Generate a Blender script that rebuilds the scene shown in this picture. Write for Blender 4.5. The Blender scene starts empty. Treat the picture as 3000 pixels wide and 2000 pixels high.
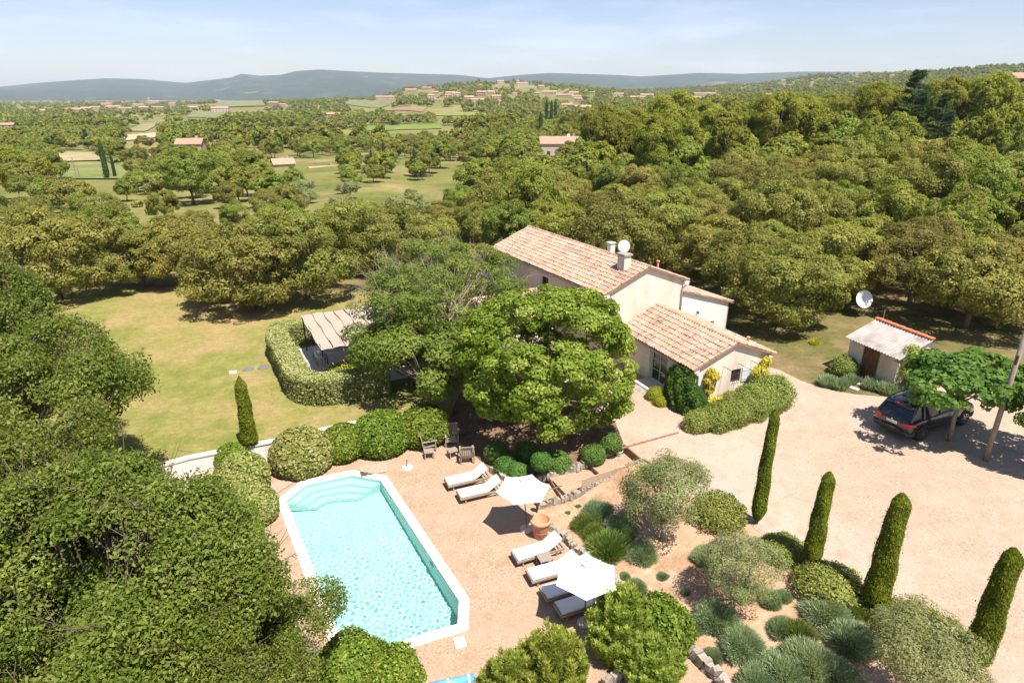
import bpy, math, random
import numpy as np
from mathutils import Vector, Matrix
from mathutils.geometry import delaunay_2d_cdt

sc = bpy.context.scene
COL = sc.collection
R = math.radians

# ------------------------------------------------------------------ camera, sky, sun, exposure
CAM_H, FPX = 16.0, 1850.0
TH = math.atan(725.0 / FPX)
cam = bpy.data.cameras.new('camera'); cam.sensor_width = 36.0; cam.lens = 36.0 * FPX / 3000.0
cam.clip_start = 0.1; cam.clip_end = 60000
cam_ob = bpy.data.objects.new('camera', cam); COL.objects.link(cam_ob)
cam_ob.location = (0, 0, CAM_H); cam_ob.rotation_euler = (math.pi / 2 - TH, 0, 0)
sc.camera = cam_ob

SUN_EL, SUN_AZ = R(64), math.atan2(0.60, -0.80)          # azimuth measured from +Y towards +X
world = bpy.data.worlds.new('World'); sc.world = world; world.use_nodes = True
wn, wl = world.node_tree.nodes, world.node_tree.links
wn.clear()
sky = wn.new('ShaderNodeTexSky'); sky.sky_type = 'NISHITA'; sky.sun_disc = False
sky.sun_elevation = SUN_EL; sky.sun_rotation = SUN_AZ; sky.altitude = 300; sky.air_density = 1.0
sky.dust_density = 0.8; sky.ozone_density = 2.0
bgn = wn.new('ShaderNodeBackground'); bgn.inputs['Strength'].default_value = 0.086
won = wn.new('ShaderNodeOutputWorld')
# thin cirrus streaks over the whole sky dome
tc = wn.new('ShaderNodeTexCoord'); mp = wn.new('ShaderNodeMapping'); mp.inputs['Scale'].default_value = (2.0, 2.0, 14.0)
nz = wn.new('ShaderNodeTexNoise'); nz.inputs['Scale'].default_value = 2.2; nz.inputs['Detail'].default_value = 6; nz.inputs['Roughness'].default_value = 0.62
cr = wn.new('ShaderNodeMapRange'); cr.inputs['From Min'].default_value = 0.50; cr.inputs['From Max'].default_value = 0.85
cr.inputs['To Max'].default_value = 0.30
mx = wn.new('ShaderNodeMix'); mx.data_type = 'RGBA'; mx.inputs['B'].default_value = (9.0, 9.6, 10.6, 1)
wl.new(tc.outputs['Generated'], mp.inputs['Vector']); wl.new(mp.outputs['Vector'], nz.inputs['Vector'])
wl.new(nz.outputs['Fac'], cr.inputs['Value']); wl.new(cr.outputs['Result'], mx.inputs['Factor'])
wl.new(sky.outputs['Color'], mx.inputs['A']); tn = wn.new('ShaderNodeMix'); tn.data_type = 'RGBA'; tn.blend_type = 'MULTIPLY'; tn.inputs['Factor'].default_value = 1.0; tn.inputs['B'].default_value = (0.98, 0.90, 0.97, 1)
wl.new(mx.outputs['Result'], tn.inputs['A']); wl.new(tn.outputs['Result'], bgn.inputs['Color'])
wl.new(bgn.outputs['Background'], won.inputs['Surface'])

sun_dir = Vector((math.sin(SUN_AZ) * math.cos(SUN_EL), math.cos(SUN_AZ) * math.cos(SUN_EL), math.sin(SUN_EL)))
sl = bpy.data.lights.new('sun', 'SUN'); sl.energy = 5.0; sl.angle = R(0.53); sl.color = (1.0, 0.95, 0.87)
sun_ob = bpy.data.objects.new('sun', sl); COL.objects.link(sun_ob)
sun_ob.rotation_euler = (-sun_dir).to_track_quat('-Z', 'Y').to_euler()
sun_ob.location = (60, -80, 150)

sc.view_settings.view_transform = 'Standard'; sc.view_settings.look = 'None'
sc.view_settings.exposure = 0.9; sc.view_settings.gamma = 1.0; sc.view_settings.use_curve_mapping = False
sc.render.engine = 'CYCLES'
sc.cycles.max_bounces = 8; sc.cycles.diffuse_bounces = 4; sc.cycles.glossy_bounces = 3
sc.cycles.transmission_bounces = 4; sc.cycles.transparent_max_bounces = 8; sc.cycles.volume_bounces = 0
sc.cycles.use_denoising = True; sc.cycles.sample_clamp_indirect = 6.0

# ------------------------------------------------------------------ helpers: objects and meshes
RNG = np.random.default_rng(7)
random.seed(11)

def tag(o, label=None, cat=None, group=None, kind=None):
    if label: o['label'] = label
    if cat: o['category'] = cat
    if group: o['group'] = group
    if kind: o['kind'] = kind
    return o

def thing(name, label, cat, loc=(0, 0, 0), rz=0.0, group=None):
    o = bpy.data.objects.new(name, None); COL.objects.link(o)
    o.empty_display_size = 0.2
    o.location = loc; o.rotation_euler = (0, 0, rz)
    return tag(o, label, cat, group)

def link(name, me, mat=None, parent=None, loc=None):
    if mat is not None and not me.materials: me.materials.append(mat)
    o = bpy.data.objects.new(name, me); COL.objects.link(o)
    if parent is not None: o.parent = parent
    if loc is not None: o.location = loc
    return o

def qmesh(name, verts, quads, rnd=None, smooth=False, extra=None):
    """mesh from numpy quads (N,4); extra = (verts, list of faces) appended"""
    me = bpy.data.meshes.new(name)
    verts = np.asarray(verts, dtype=np.float32); quads = np.asarray(quads, dtype=np.int32)
    me.vertices.add(len(verts)); me.vertices.foreach_set('co', verts.ravel())
    me.loops.add(quads.size); me.loops.foreach_set('vertex_index', quads.ravel())
    me.polygons.add(len(quads)); me.polygons.foreach_set('loop_start', np.arange(0, quads.size, quads.shape[1], dtype=np.int32))
    me.polygons.foreach_set('loop_total', np.full(len(quads), quads.shape[1], dtype=np.int32))
    me.polygons.foreach_set('use_smooth', np.full(len(quads), smooth, dtype=bool))
    me.update(calc_edges=True)
    if rnd is not None:
        a = me.attributes.new('rnd', 'FLOAT', 'FACE'); a.data.foreach_set('value', np.asarray(rnd, dtype=np.float32))
    return me

class MB:
    """collects boxes, tubes, prisms into one mesh"""
    def __init__(self): self.v = []; self.f = []
    def add(self, vs, fs):
        k = len(self.v); self.v += [tuple(p) for p in vs]; self.f += [tuple(i + k for i in q) for q in fs]; return self
    def box(self, c, s, rz=0.0, M=None):
        hx, hy, hz = s[0] / 2, s[1] / 2, s[2] / 2
        vs = [Vector((x, y, z)) for x in (-hx, hx) for y in (-hy, hy) for z in (-hz, hz)]
        if M is None: M = Matrix.Translation(c) @ Matrix.Rotation(rz, 4, 'Z')
        else: M = Matrix.Translation(c) @ M
        vs = [M @ p for p in vs]
        return self.add(vs, [(0, 1, 3, 2), (4, 6, 7, 5), (0, 4, 5, 1), (2, 3, 7, 6), (0, 2, 6, 4), (1, 5, 7, 3)])
    def tube(self, pts, rad, n=8, cap=True):
        pts = [Vector(p) for p in pts]
        if not hasattr(rad, '__len__'): rad = [rad] * len(pts)
        vs = []; fs = []
        for i, p in enumerate(pts):
            d = (pts[min(i + 1, len(pts) - 1)] - pts[max(i - 1, 0)]).normalized()
            a = d.orthogonal().normalized() if abs(d.z) < 0.95 else Vector((1, 0, 0))
            a = (a - d * a.dot(d)).normalized(); b = d.cross(a)
            for k in range(n):
                t = 2 * math.pi * k / n; vs.append(p + (a * math.cos(t) + b * math.sin(t)) * rad[i])
        for i in range(len(pts) - 1):
            for k in range(n):
                fs.append((i * n + k, i * n + (k + 1) % n, (i + 1) * n + (k + 1) % n, (i + 1) * n + k))
        if cap:
            fs.append(tuple(reversed(range(n)))); fs.append(tuple(range((len(pts) - 1) * n, len(pts) * n)))
        return self.add(vs, fs)
    def prism(self, poly, z0, z1):
        n = len(poly)
        vs = [(p[0], p[1], z0) for p in poly] + [(p[0], p[1], z1) for p in poly]
        fs = [tuple(reversed(range(n))), tuple(range(n, 2 * n))] + [(i, (i + 1) % n, n + (i + 1) % n, n + i) for i in range(n)]
        return self.add(vs, fs)
    def extr(self, prof, axis_from, axis_to):
        """profile: list of Vector at one end; moved by axis_to-axis_from for the other"""
        n = len(prof); d = Vector(axis_to) - Vector(axis_from)
        vs = [Vector(p) for p in prof] + [Vector(p) + d for p in prof]
        fs = [tuple(reversed(range(n))), tuple(range(n, 2 * n))] + [(i, (i + 1) % n, n + (i + 1) % n, n + i) for i in range(n)]
        return self.add(vs, fs)
    def lathe(self, prof, n=24, c=(0, 0, 0)):
        vs = []; fs = []
        for r, z in prof:
            for k in range(n):
                t = 2 * math.pi * k / n; vs.append((c[0] + r * math.cos(t), c[1] + r * math.sin(t), c[2] + z))
        for i in range(len(prof) - 1):
            for k in range(n): fs.append((i * n + k, i * n + (k + 1) % n, (i + 1) * n + (k + 1) % n, (i + 1) * n + k))
        return self.add(vs, fs)
    def mesh(self, name, smooth=False):
        me = bpy.data.meshes.new(name); me.from_pydata([tuple(p) for p in self.v], [], self.f); me.update()
        if smooth: me.polygons.foreach_set('use_smooth', [True] * len(me.polygons))
        return me
    def build(self, name, mat, parent=None, smooth=False, bevel=0.0):
        o = link(name, self.mesh(name, smooth), mat, parent)
        if bevel:
            m = o.modifiers.new('edge', 'BEVEL'); m.width = bevel; m.segments = 2; m.limit_method = 'ANGLE'
        return o

def copy_tree(o, parent=None):
    c = o.copy(); COL.objects.link(c); c.parent = parent
    for ch in o.children: copy_tree(ch, c)
    return c

# ------------------------------------------------------------------ materials
def newmat(name):
    m = bpy.data.materials.new(name); m.use_nodes = True
    return m, m.node_tree.nodes, m.node_tree.links, m.node_tree.nodes['Principled BSDF']

def setp(b, rough=0.7, spec=0.25, metal=0.0):
    b.inputs['Roughness'].default_value = rough; b.inputs['Specular IOR Level'].default_value = spec; b.inputs['Metallic'].default_value = metal

def mix_rgb(n, l, fac, a, b):
    m = n.new('ShaderNodeMix'); m.data_type = 'RGBA'
    for s, v in (('Factor', fac), ('A', a), ('B', b)):
        if hasattr(v, 'is_linked'): l.new(v, m.inputs[s])
        else: m.inputs[s].default_value = (*v, 1) if hasattr(v, '__len__') else v
    return m.outputs['Result']

def noise(n, l, vec, scale, detail=4, rough=0.55, lo=0.35, hi=0.65):
    t = n.new('ShaderNodeTexNoise'); t.inputs['Scale'].default_value = scale; t.inputs['Detail'].default_value = detail; t.inputs['Roughness'].default_value = rough
    if vec is not None: l.new(vec, t.inputs['Vector'])
    r = n.new('ShaderNodeMapRange'); r.inputs['From Min'].default_value = lo; r.inputs['From Max'].default_value = hi
    l.new(t.outputs['Fac'], r.inputs['Value']); return r.outputs['Result']

def mat(name, c1, c2=None, scale=4.0, rough=0.7, spec=0.25, metal=0.0, bump=0.0, bscale=None, stretch=(1, 1, 1), c3=None, s3=1.0):
    m, n, l, b = newmat(name); setp(b, rough, spec, metal)
    tcn = n.new('ShaderNodeTexCoord'); mpn = n.new('ShaderNodeMapping'); mpn.inputs['Scale'].default_value = stretch
    l.new(tcn.outputs['Object'], mpn.inputs['Vector']); v = mpn.outputs['Vector']
    col = None
    if c2 is not None: col = mix_rgb(n, l, noise(n, l, v, scale), c1, c2)
    if c3 is not None: col = mix_rgb(n, l, noise(n, l, v, s3, lo=0.5, hi=0.72), col if col else c1, c3)
    if col is not None: l.new(col, b.inputs['Base Color'])
    else: b.inputs['Base Color'].default_value = (*c1, 1)
    if bump:
        t = n.new('ShaderNodeTexNoise'); t.inputs['Scale'].default_value = bscale or scale * 4; t.inputs['Detail'].default_value = 5
        l.new(v, t.inputs['Vector']); bp = n.new('ShaderNodeBump'); bp.inputs['Strength'].default_value = bump; bp.inputs['Distance'].default_value = 0.02
        l.new(t.outputs['Fac'], bp.inputs['Height']); l.new(bp.outputs['Normal'], b.inputs['Normal'])
    return m

def leaf_mat(name, dark, mid, light, trans=0.3, var=0.25, rough=0.5, spec=0.3, hue=0.03, tboost=(1.25, 1.35, 0.7)):
    """foliage: three leaf colours by the per-leaf random value, a little hue change per plant, part translucent"""
    m, n, l, b = newmat(name); setp(b, rough, spec)
    at = n.new('ShaderNodeAttribute'); at.attribute_name = 'rnd'
    ramp = n.new('ShaderNodeValToRGB'); e = ramp.color_ramp.elements
    e[0].position = 0.0; e[0].color = (*dark, 1); e[1].position = 1.0; e[1].color = (*light, 1)
    k = ramp.color_ramp.elements.new(0.5); k.color = (*mid, 1)
    l.new(at.outputs['Fac'], ramp.inputs['Fac'])
    oi = n.new('ShaderNodeObjectInfo'); hs = n.new('ShaderNodeHueSaturation')
    r1 = n.new('ShaderNodeMapRange'); r1.inputs['To Min'].default_value = 1 - var; r1.inputs['To Max'].default_value = 1 + var
    l.new(oi.outputs['Random'], r1.inputs['Value']); l.new(r1.outputs['Result'], hs.inputs['Value'])
    mu = n.new('ShaderNodeMath'); mu.operation = 'MULTIPLY'; mu.inputs[1].default_value = 7.31; l.new(oi.outputs['Random'], mu.inputs[0])
    fr = n.new('ShaderNodeMath'); fr.operation = 'FRACT'; l.new(mu.outputs[0], fr.inputs[0])
    r2 = n.new('ShaderNodeMapRange'); r2.inputs['To Min'].default_value = 0.5 - hue; r2.inputs['To Max'].default_value = 0.5 + hue
    l.new(fr.outputs[0], r2.inputs['Value']); l.new(r2.outputs['Result'], hs.inputs['Hue'])
    l.new(ramp.outputs['Color'], hs.inputs['Color']); l.new(hs.outputs['Color'], b.inputs['Base Color'])
    tr = n.new('ShaderNodeBsdfTranslucent'); ml = n.new('ShaderNodeMix'); ml.data_type = 'RGBA'; ml.blend_type = 'MULTIPLY'
    ml.inputs['Factor'].default_value = 1.0; ml.inputs['B'].default_value = (*tboost, 1)
    l.new(hs.outputs['Color'], ml.inputs['A']); l.new(ml.outputs['Result'], tr.inputs['Color'])
    ms = n.new('ShaderNodeMixShader'); ms.inputs['Fac'].default_value = trans
    l.new(b.outputs['BSDF'], ms.inputs[1]); l.new(tr.outputs['BSDF'], ms.inputs[2])
    l.new(ms.outputs['Shader'], n['Material Output'].inputs['Surface'])
    return m

def tile_mat(name, cols, dark=(0.16, 0.11, 0.085)):
    m, n, l, b = newmat(name); setp(b, 0.85, 0.15)
    at = n.new('ShaderNodeAttribute'); at.attribute_name = 'rnd'
    oi = n.new('ShaderNodeObjectInfo'); ad = n.new('ShaderNodeMath'); ad.operation = 'ADD'; fr = n.new('ShaderNodeMath'); fr.operation = 'FRACT'
    l.new(at.outputs['Fac'], ad.inputs[0]); l.new(oi.outputs['Random'], ad.inputs[1]); l.new(ad.outputs[0], fr.inputs[0])
    ramp = n.new('ShaderNodeValToRGB'); ramp.color_ramp.interpolation = 'LINEAR'; e = ramp.color_ramp.elements
    for i, c in enumerate(cols):
        p = i / (len(cols) - 1)
        if i == 0: e[0].position = 0; e[0].color = (*c, 1)
        elif i == len(cols) - 1: e[-1].position = 1; e[-1].color = (*c, 1)
        else: q = e.new(p); q.color = (*c, 1)
    l.new(fr.outputs[0], ramp.inputs['Fac'])
    tcn = n.new('ShaderNodeNewGeometry')
    col = mix_rgb(n, l, noise(n, l, tcn.outputs['Position'], 0.9, 6, 0.75, 0.47, 0.78), ramp.outputs['Color'], dark)
    col = mix_rgb(n, l, noise(n, l, tcn.outputs['Position'], 9.0, 4, 0.7, 0.50, 0.85), col, dark)
    l.new(col, b.inputs['Base Color'])
    return m

# gravel: pale pebbles of several tones, with worn paler patches
def gravel_mat(name, tones, patch, pscale=0.25, psize=22.0):
    m, n, l, b = newmat(name); setp(b, 0.9, 0.15)
    g = n.new('ShaderNodeNewGeometry'); v = g.outputs['Position']
    vo = n.new('ShaderNodeTexVoronoi'); vo.inputs['Scale'].default_value = psize; l.new(v, vo.inputs['Vector'])
    sx = n.new('ShaderNodeSeparateColor'); l.new(vo.outputs['Color'], sx.inputs['Color'])
    ramp = n.new('ShaderNodeValToRGB'); e = ramp.color_ramp.elements
    e[0].color = (*tones[0], 1); e[1].color = (*tones[-1], 1)
    for i in range(1, len(tones) - 1): q = e.new(i / (len(tones) - 1)); q.color = (*tones[i], 1)
    l.new(sx.outputs['Red'], ramp.inputs['Fac'])
    c = mix_rgb(n, l, noise(n, l, v, pscale, 5, 0.6, 0.42, 0.68), ramp.outputs['Color'], patch)
    c2 = mix_rgb(n, l, noise(n, l, v, 1.7, 5, 0.7, 0.50, 0.80), c, tuple(x * 0.95 for x in tones[0]))
    wv = n.new('ShaderNodeTexWave'); wv.wave_type = 'RINGS'; wv.inputs['Scale'].default_value = 0.16; wv.inputs['Distortion'].default_value = 9.0; wv.inputs['Detail'].default_value = 3; wv.inputs['Detail Scale'].default_value = .4
    mpw = n.new('ShaderNodeMapping'); mpw.inputs['Location'].default_value = (-14, -42, 0); l.new(v, mpw.inputs['Vector']); l.new(mpw.outputs['Vector'], wv.inputs['Vector'])
    rw = n.new('ShaderNodeMapRange'); rw.inputs['From Min'].default_value = .60; rw.inputs['From Max'].default_value = 1.0; rw.inputs['To Max'].default_value = .16; l.new(wv.outputs['Fac'], rw.inputs['Value'])
    c2 = mix_rgb(n, l, rw.outputs['Result'], c2, tuple(x * 1.04 for x in tones[-1]))
    l.new(c2, b.inputs['Base Color'])
    bp = n.new('ShaderNodeBump'); bp.inputs['Strength'].default_value = 0.6; bp.inputs['Distance'].default_value = 0.015
    l.new(vo.outputs['Distance'], bp.inputs['Height']); l.new(bp.outputs['Normal'], b.inputs['Normal'])
    return m

def ground_mat(name, a, bcol, c, s1, s2, s3=6.0, d=None, sd=0.08, fine=None):
    m, n, l, b = newmat(name); setp(b, 0.95, 0.1)
    g = n.new('ShaderNodeNewGeometry'); v = g.outputs['Position']
    col = mix_rgb(n, l, noise(n, l, v, s1, 5, 0.6, 0.38, 0.62), a, bcol)
    col = mix_rgb(n, l, noise(n, l, v, s2, 6, 0.65, 0.50, 0.70), col, c)
    if d is not None: col = mix_rgb(n, l, noise(n, l, v, sd, 4, 0.6, 0.48, 0.66), col, d)
    f = noise(n, l, v, s3, 6, 0.75, 0.25, 0.75)
    mm = n.new('ShaderNodeMix'); mm.data_type = 'RGBA'; mm.blend_type = 'MULTIPLY'; mm.inputs['Factor'].default_value = 1.0
    rr = n.new('ShaderNodeMapRange'); rr.inputs['To Min'].default_value = 0.72; rr.inputs['To Max'].default_value = 1.22; l.new(f, rr.inputs['Value'])
    l.new(col, mm.inputs['A']); l.new(rr.outputs['Result'], mm.inputs['B'])
    m2 = n.new('ShaderNodeMix'); m2.data_type = 'RGBA'; m2.blend_type = 'MULTIPLY'; m2.inputs['Factor'].default_value = 1.0
    r2 = n.new('ShaderNodeMapRange'); r2.inputs['To Min'].default_value = 0.80; r2.inputs['To Max'].default_value = 1.15; l.new(noise(n, l, v, s3 * .22, 5, 0.7, 0.3, 0.7), r2.inputs['Value'])
    l.new(mm.outputs['Result'], m2.inputs['A']); l.new(r2.outputs['Result'], m2.inputs['B']); l.new(m2.outputs['Result'], b.inputs['Base Color'])
    bp = n.new('ShaderNodeBump'); bp.inputs['Strength'].default_value = 0.5; bp.inputs['Distance'].default_value = 0.05
    l.new(f, bp.inputs['Height']); l.new(bp.outputs['Normal'], b.inputs['Normal'])
    return m

M = {}
M['gravel'] = gravel_mat('gravel', [(0.314, 0.221, 0.152), (0.356, 0.257, 0.181), (0.377, 0.280, 0.204), (0.398, 0.312, 0.238)], (0.407, 0.329, 0.261), 0.16, 16.0)
M['terrace'] = gravel_mat('terrace gravel', [(0.294, 0.197, 0.125), (0.337, 0.232, 0.151), (0.368, 0.262, 0.177), (0.411, 0.312, 0.224)], (0.356, 0.255, 0.175), 0.3, 20.0)
M['soil'] = ground_mat('garden soil', (0.444, 0.290, 0.179), (0.348, 0.217, 0.135), (0.531, 0.386, 0.270), 0.6, 0.9, 9.0)
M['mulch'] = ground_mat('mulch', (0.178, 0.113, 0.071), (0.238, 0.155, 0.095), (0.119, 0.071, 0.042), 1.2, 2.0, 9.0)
M['lawn'] = ground_mat('lawn', (0.250, 0.218, 0.066), (0.165, 0.185, 0.040), (0.345, 0.245, 0.115), 0.7, 0.22, 15.0, d=(0.335, 0.240, 0.105), sd=0.055)
M['wild'] = ground_mat('wild grass', (0.187, 0.144, 0.061), (0.108, 0.108, 0.032), (0.266, 0.176, 0.101), 0.35, 0.22, 3.0)
M['far_ground'] = ground_mat('far ground', (0.190, 0.175, 0.055), (0.115, 0.135, 0.030), (0.330, 0.245, 0.115), 0.05, 0.03, 0.7, d=(0.26, 0.21, 0.08), sd=0.008)
M['white_render'] = mat('pale rendered wall', (0.645, 0.556, 0.439), (0.699, 0.627, 0.520), 1.2, 0.9, 0.1, c3=(0.538, 0.448, 0.349), s3=0.7, stretch=(1, 1, 0.35))
M['white_wall'] = mat('whitewash', (0.680, 0.637, 0.578), (0.714, 0.680, 0.629), 1.5, 0.9, 0.1, c3=(0.561, 0.510, 0.442), s3=0.8, stretch=(1, 1, 0.4))
M['shed_render'] = mat('old shed render', (0.528, 0.440, 0.328), (0.608, 0.536, 0.432), 1.1, 0.9, 0.1, c3=(0.360, 0.288, 0.208), s3=0.9, stretch=(1, 1, 0.4))
TC = [(0.437, 0.281, 0.195), (0.515, 0.351, 0.250), (0.452, 0.257, 0.172), (0.530, 0.398, 0.304), (0.468, 0.312, 0.226), (0.390, 0.273, 0.203), (0.484, 0.296, 0.203), (0.515, 0.367, 0.257)]
M['tile'] = tile_mat('old clay tile', TC)
M['tile_base'] = mat('clay tile channel', (0.24, 0.14, 0.09), (0.34, 0.21, 0.14), 3.0, 0.9, 0.1)
M['mortar'] = mat('mortar', (0.58, 0.50, 0.41), (0.48, 0.41, 0.33), 4, 0.9, 0.1)
M['red_tile'] = mat('new red tile', (0.60, 0.17, 0.07), (0.52, 0.20, 0.10), 4, 0.8, 0.2)
M['white_paint'] = mat('white paint', (0.76, 0.76, 0.75), (0.72, 0.72, 0.70), 3, 0.55, 0.3)
M['grey_paint'] = mat('pale grey paint', (0.60, 0.60, 0.58), (0.54, 0.54, 0.52), 3, 0.6, 0.3)
M['zinc'] = mat('zinc', (0.38, 0.38, 0.37), (0.30, 0.30, 0.29), 5, 0.45, 0.5, 0.7)
M['iron'] = mat('dark iron', (0.035, 0.03, 0.028), (0.07, 0.045, 0.03), 8, 0.6, 0.3)
M['rust'] = mat('rusty edge', (0.308, 0.154, 0.105), (0.182, 0.098, 0.070), 5, 0.8, 0.2)
M['teak'] = mat('weathered teak', (0.36, 0.285, 0.225), (0.25, 0.19, 0.15), 6, 0.8, 0.15, stretch=(1, 8, 8))
M['deckwood'] = mat('grey deck wood', (0.42, 0.34, 0.26), (0.32, 0.25, 0.19), 6, 0.85, 0.1, stretch=(8, 1, 8))
M['cushion'] = mat('white cushion', (0.80, 0.78, 0.76), (0.76, 0.74, 0.72), 3, 0.9, 0.1, bump=0.15, bscale=20)
M['canvas'] = mat('white canvas', (0.82, 0.81, 0.79), (0.79, 0.78, 0.76), 2, 0.85, 0.1)
M['terracotta'] = mat('terracotta', (0.56, 0.235, 0.125), (0.62, 0.30, 0.18), 3, 0.85, 0.15, c3=(0.50, 0.30, 0.20), s3=2)
M['coping'] = mat('pool coping', (0.651, 0.572, 0.475), (0.704, 0.634, 0.546), 2.0, 0.8, 0.2)
M['liner'] = mat('pool liner', (0.51, 0.71, 0.67), (0.54, 0.73, 0.69), 1.0, 0.6, 0.2)
M['pale_step'] = mat('pool step', (0.53, 0.72, 0.68), (0.56, 0.74, 0.70), 1.0, 0.6, 0.2)
M['stone'] = mat('rubble stone', (0.277, 0.238, 0.191), (0.370, 0.323, 0.264), 3, 0.95, 0.1, c3=(0.185, 0.158, 0.132), s3=2.5, bump=0.5)
M['slab'] = mat('pale stone slab', (0.561, 0.510, 0.442), (0.629, 0.586, 0.518), 2, 0.9, 0.1)
M['old_wood'] = mat('old brown wood', (0.12, 0.055, 0.03), (0.20, 0.10, 0.055), 3, 0.85, 0.15, stretch=(6, 6, 1), c3=(0.07, 0.035, 0.02), s3=2)
M['fibro'] = mat('corrugated cement', (0.325, 0.295, 0.271), (0.403, 0.364, 0.334), 2, 0.95, 0.1, c3=(0.247, 0.194, 0.170), s3=1.2)
M['bark'] = mat('bark', (0.13, 0.095, 0.065), (0.20, 0.15, 0.105), 6, 0.95, 0.1, stretch=(3, 3, 0.6), bump=0.4)
M['grey_bark'] = mat('grey bark', (0.30, 0.25, 0.20), (0.22, 0.18, 0.14), 6, 0.95, 0.1, stretch=(3, 3, 0.6), bump=0.4)
M['reed'] = mat('reed mat', (0.399, 0.339, 0.277), (0.330, 0.269, 0.217), 5, 0.95, 0.05, stretch=(1, 14, 1), bump=0.5)
M['glass'] = mat('window glass', (0.035, 0.045, 0.05), (0.02, 0.03, 0.035), 2, 0.06, 0.6)
M['manhole'] = mat('manhole cover', (0.12, 0.13, 0.14), (0.17, 0.17, 0.17), 8, 0.7, 0.3)
M['blue'] = mat('blue cover', (0.10, 0.30, 0.62), (0.16, 0.38, 0.68), 3, 0.5, 0.3)
M['chrome'] = mat('steel rim', (0.55, 0.55, 0.56), None, 1, 0.25, 0.5, 1.0)

# ------------------------------------------------------------------ ground plan
KF = 3000.0 / 2352.0
def ray(Fx, Fy):
    dx = (Fx * KF - 1500) / FPX; dv = -(Fy * KF - 1000) / FPX
    return dx, math.cos(TH) + dv * math.sin(TH), -math.sin(TH) + dv * math.cos(TH)
def PF(Fx, Fy, z=0.0):
    d = ray(Fx, Fy); t = (z - CAM_H) / d[2]; return (d[0] * t, d[1] * t)
def ply(pts, z): return np.array([PF(x, y, z) for x, y in pts])

POOL_IN = np.array([(-9.58, 22.41), (-9.08, 23.60), (-7.26, 24.33), (-5.86, 23.93), (-1.78, 16.71), (-1.75, 15.70), (-4.54, 14.58), (-5.41, 15.11)])
def offset_poly(p, d):
    c = len(p); out = []
    area = 0.5 * sum(p[i][0] * p[(i + 1) % c][1] - p[(i + 1) % c][0] * p[i][1] for i in range(c))
    s = 1 if area < 0 else -1
    for i in range(c):
        a, b, e = p[i - 1], p[i], p[(i + 1) % c]
        d1 = (b - a) / np.linalg.norm(b - a); d2 = (e - b) / np.linalg.norm(e - b)
        n1 = np.array((-d1[1], d1[0])) * s; n2 = np.array((-d2[1], d2[0])) * s
        m = (n1 + n2) / np.linalg.norm(n1 + n2); out.append(b + m * d / max(0.4, m @ n1))
    return np.array(out)
POOL_OUT = offset_poly(POOL_IN, 0.34)

EDGE_R = [(1236, 1164), (1261, 1210), (1293, 1232), (1321, 1260), (1349, 1276), (1400, 1320), (1449, 1376), (1515, 1435), (1575, 1492), (1660, 1575)]
EDGE_U = [(1129, 1077), (1168, 1103), (1235, 1101), (1298, 1090), (1352, 1077), (1430, 1047)]
EDGE_L = [(1236, 1164), (1309, 1144), (1374, 1121), (1435, 1101), (1475, 1082)]
WALL = np.array([(-20.5, 20.2), (-14.4, 24.35), (-11.1, 25.8), (-8.1, 27.4), (-5.0, 28.4)])
TERR = np.vstack([WALL, ply([(1020, 978)] + EDGE_U[:3] + [(1270, 1108), (1302, 1142)] + EDGE_R[:1] + EDGE_R[1:], 0.1), [(4.6, 5), (4.6, -8), (-26, -8), (-22, 18)]])
PATHS = [(ply([(1258, 1097), (1352, 1077), (1388, 1114), (1292, 1150)], 0.1), 0.20),
         (ply([(1352, 1077), (1431, 1049), (1470, 1084), (1388, 1114)], 0.1), 0.42)]
LIMEBED = ply([(1020, 978)] + EDGE_U[:] + [(1412, 1000), (1330, 935), (1200, 915), (1060, 925)], 0.1)
BED = np.vstack([ply(EDGE_L, 0.1), ply([(1530, 1090), (1620, 1150), (1725, 1203), (1800, 1262), (1866, 1316), (1930, 1362), (2008, 1408), (2120, 1478), (2240, 1550)], 0.85), [(14.2, 10.0), (14.0, -8), (4.6, -8), (4.6, 5)], ply(EDGE_R[::-1], 0.1)])
DRIVE = np.vstack([[(3.0, 24.0), (1.5, 30.0), (4.5, 36), (9, 40)], ply([(1762, 838), (1792, 848), (1840, 872), (1885, 889), (1960, 906), (2060, 918), (2120, 905), (2240, 890), (2400, 880)], 1.0), [(60, 30), (60, -8), (2, -8)]])
LAWN = np.vstack([[(-3.0, 27.5)], WALL[::-1], [(-45, 18), (-60, 40), (-45, 52), (-28, 52), (-14, 50), (-7, 50), (-4, 44), (0, 36), (0, 30)]])

def inside(poly, x, y):
    x = np.asarray(x, float); y = np.asarray(y, float); r = np.zeros(x.shape, bool); n = len(poly)
    for i in range(n):
        x0, y0 = poly[i]; x1, y1 = poly[(i + 1) % n]
        c = ((y0 > y) != (y1 > y)); xi = (x1 - x0) * (y - y0) / ((y1 - y0) or 1e-9) + x0
        r ^= c & (x < xi)
    return r
def seg_dist(line, x, y):
    d = np.full(np.shape(x), 1e9)
    for a, b in zip(line[:-1], line[1:]):
        v = b - a; t = np.clip(((x - a[0]) * v[0] + (y - a[1]) * v[1]) / (v @ v), 0, 1)
        d = np.minimum(d, np.hypot(x - a[0] - t * v[0], y - a[1] - t * v[1]))
    return d
def sstep(a, b, x): t = np.clip((x - a) / (b - a), 0, 1); return t * t * (3 - 2 * t)

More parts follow.
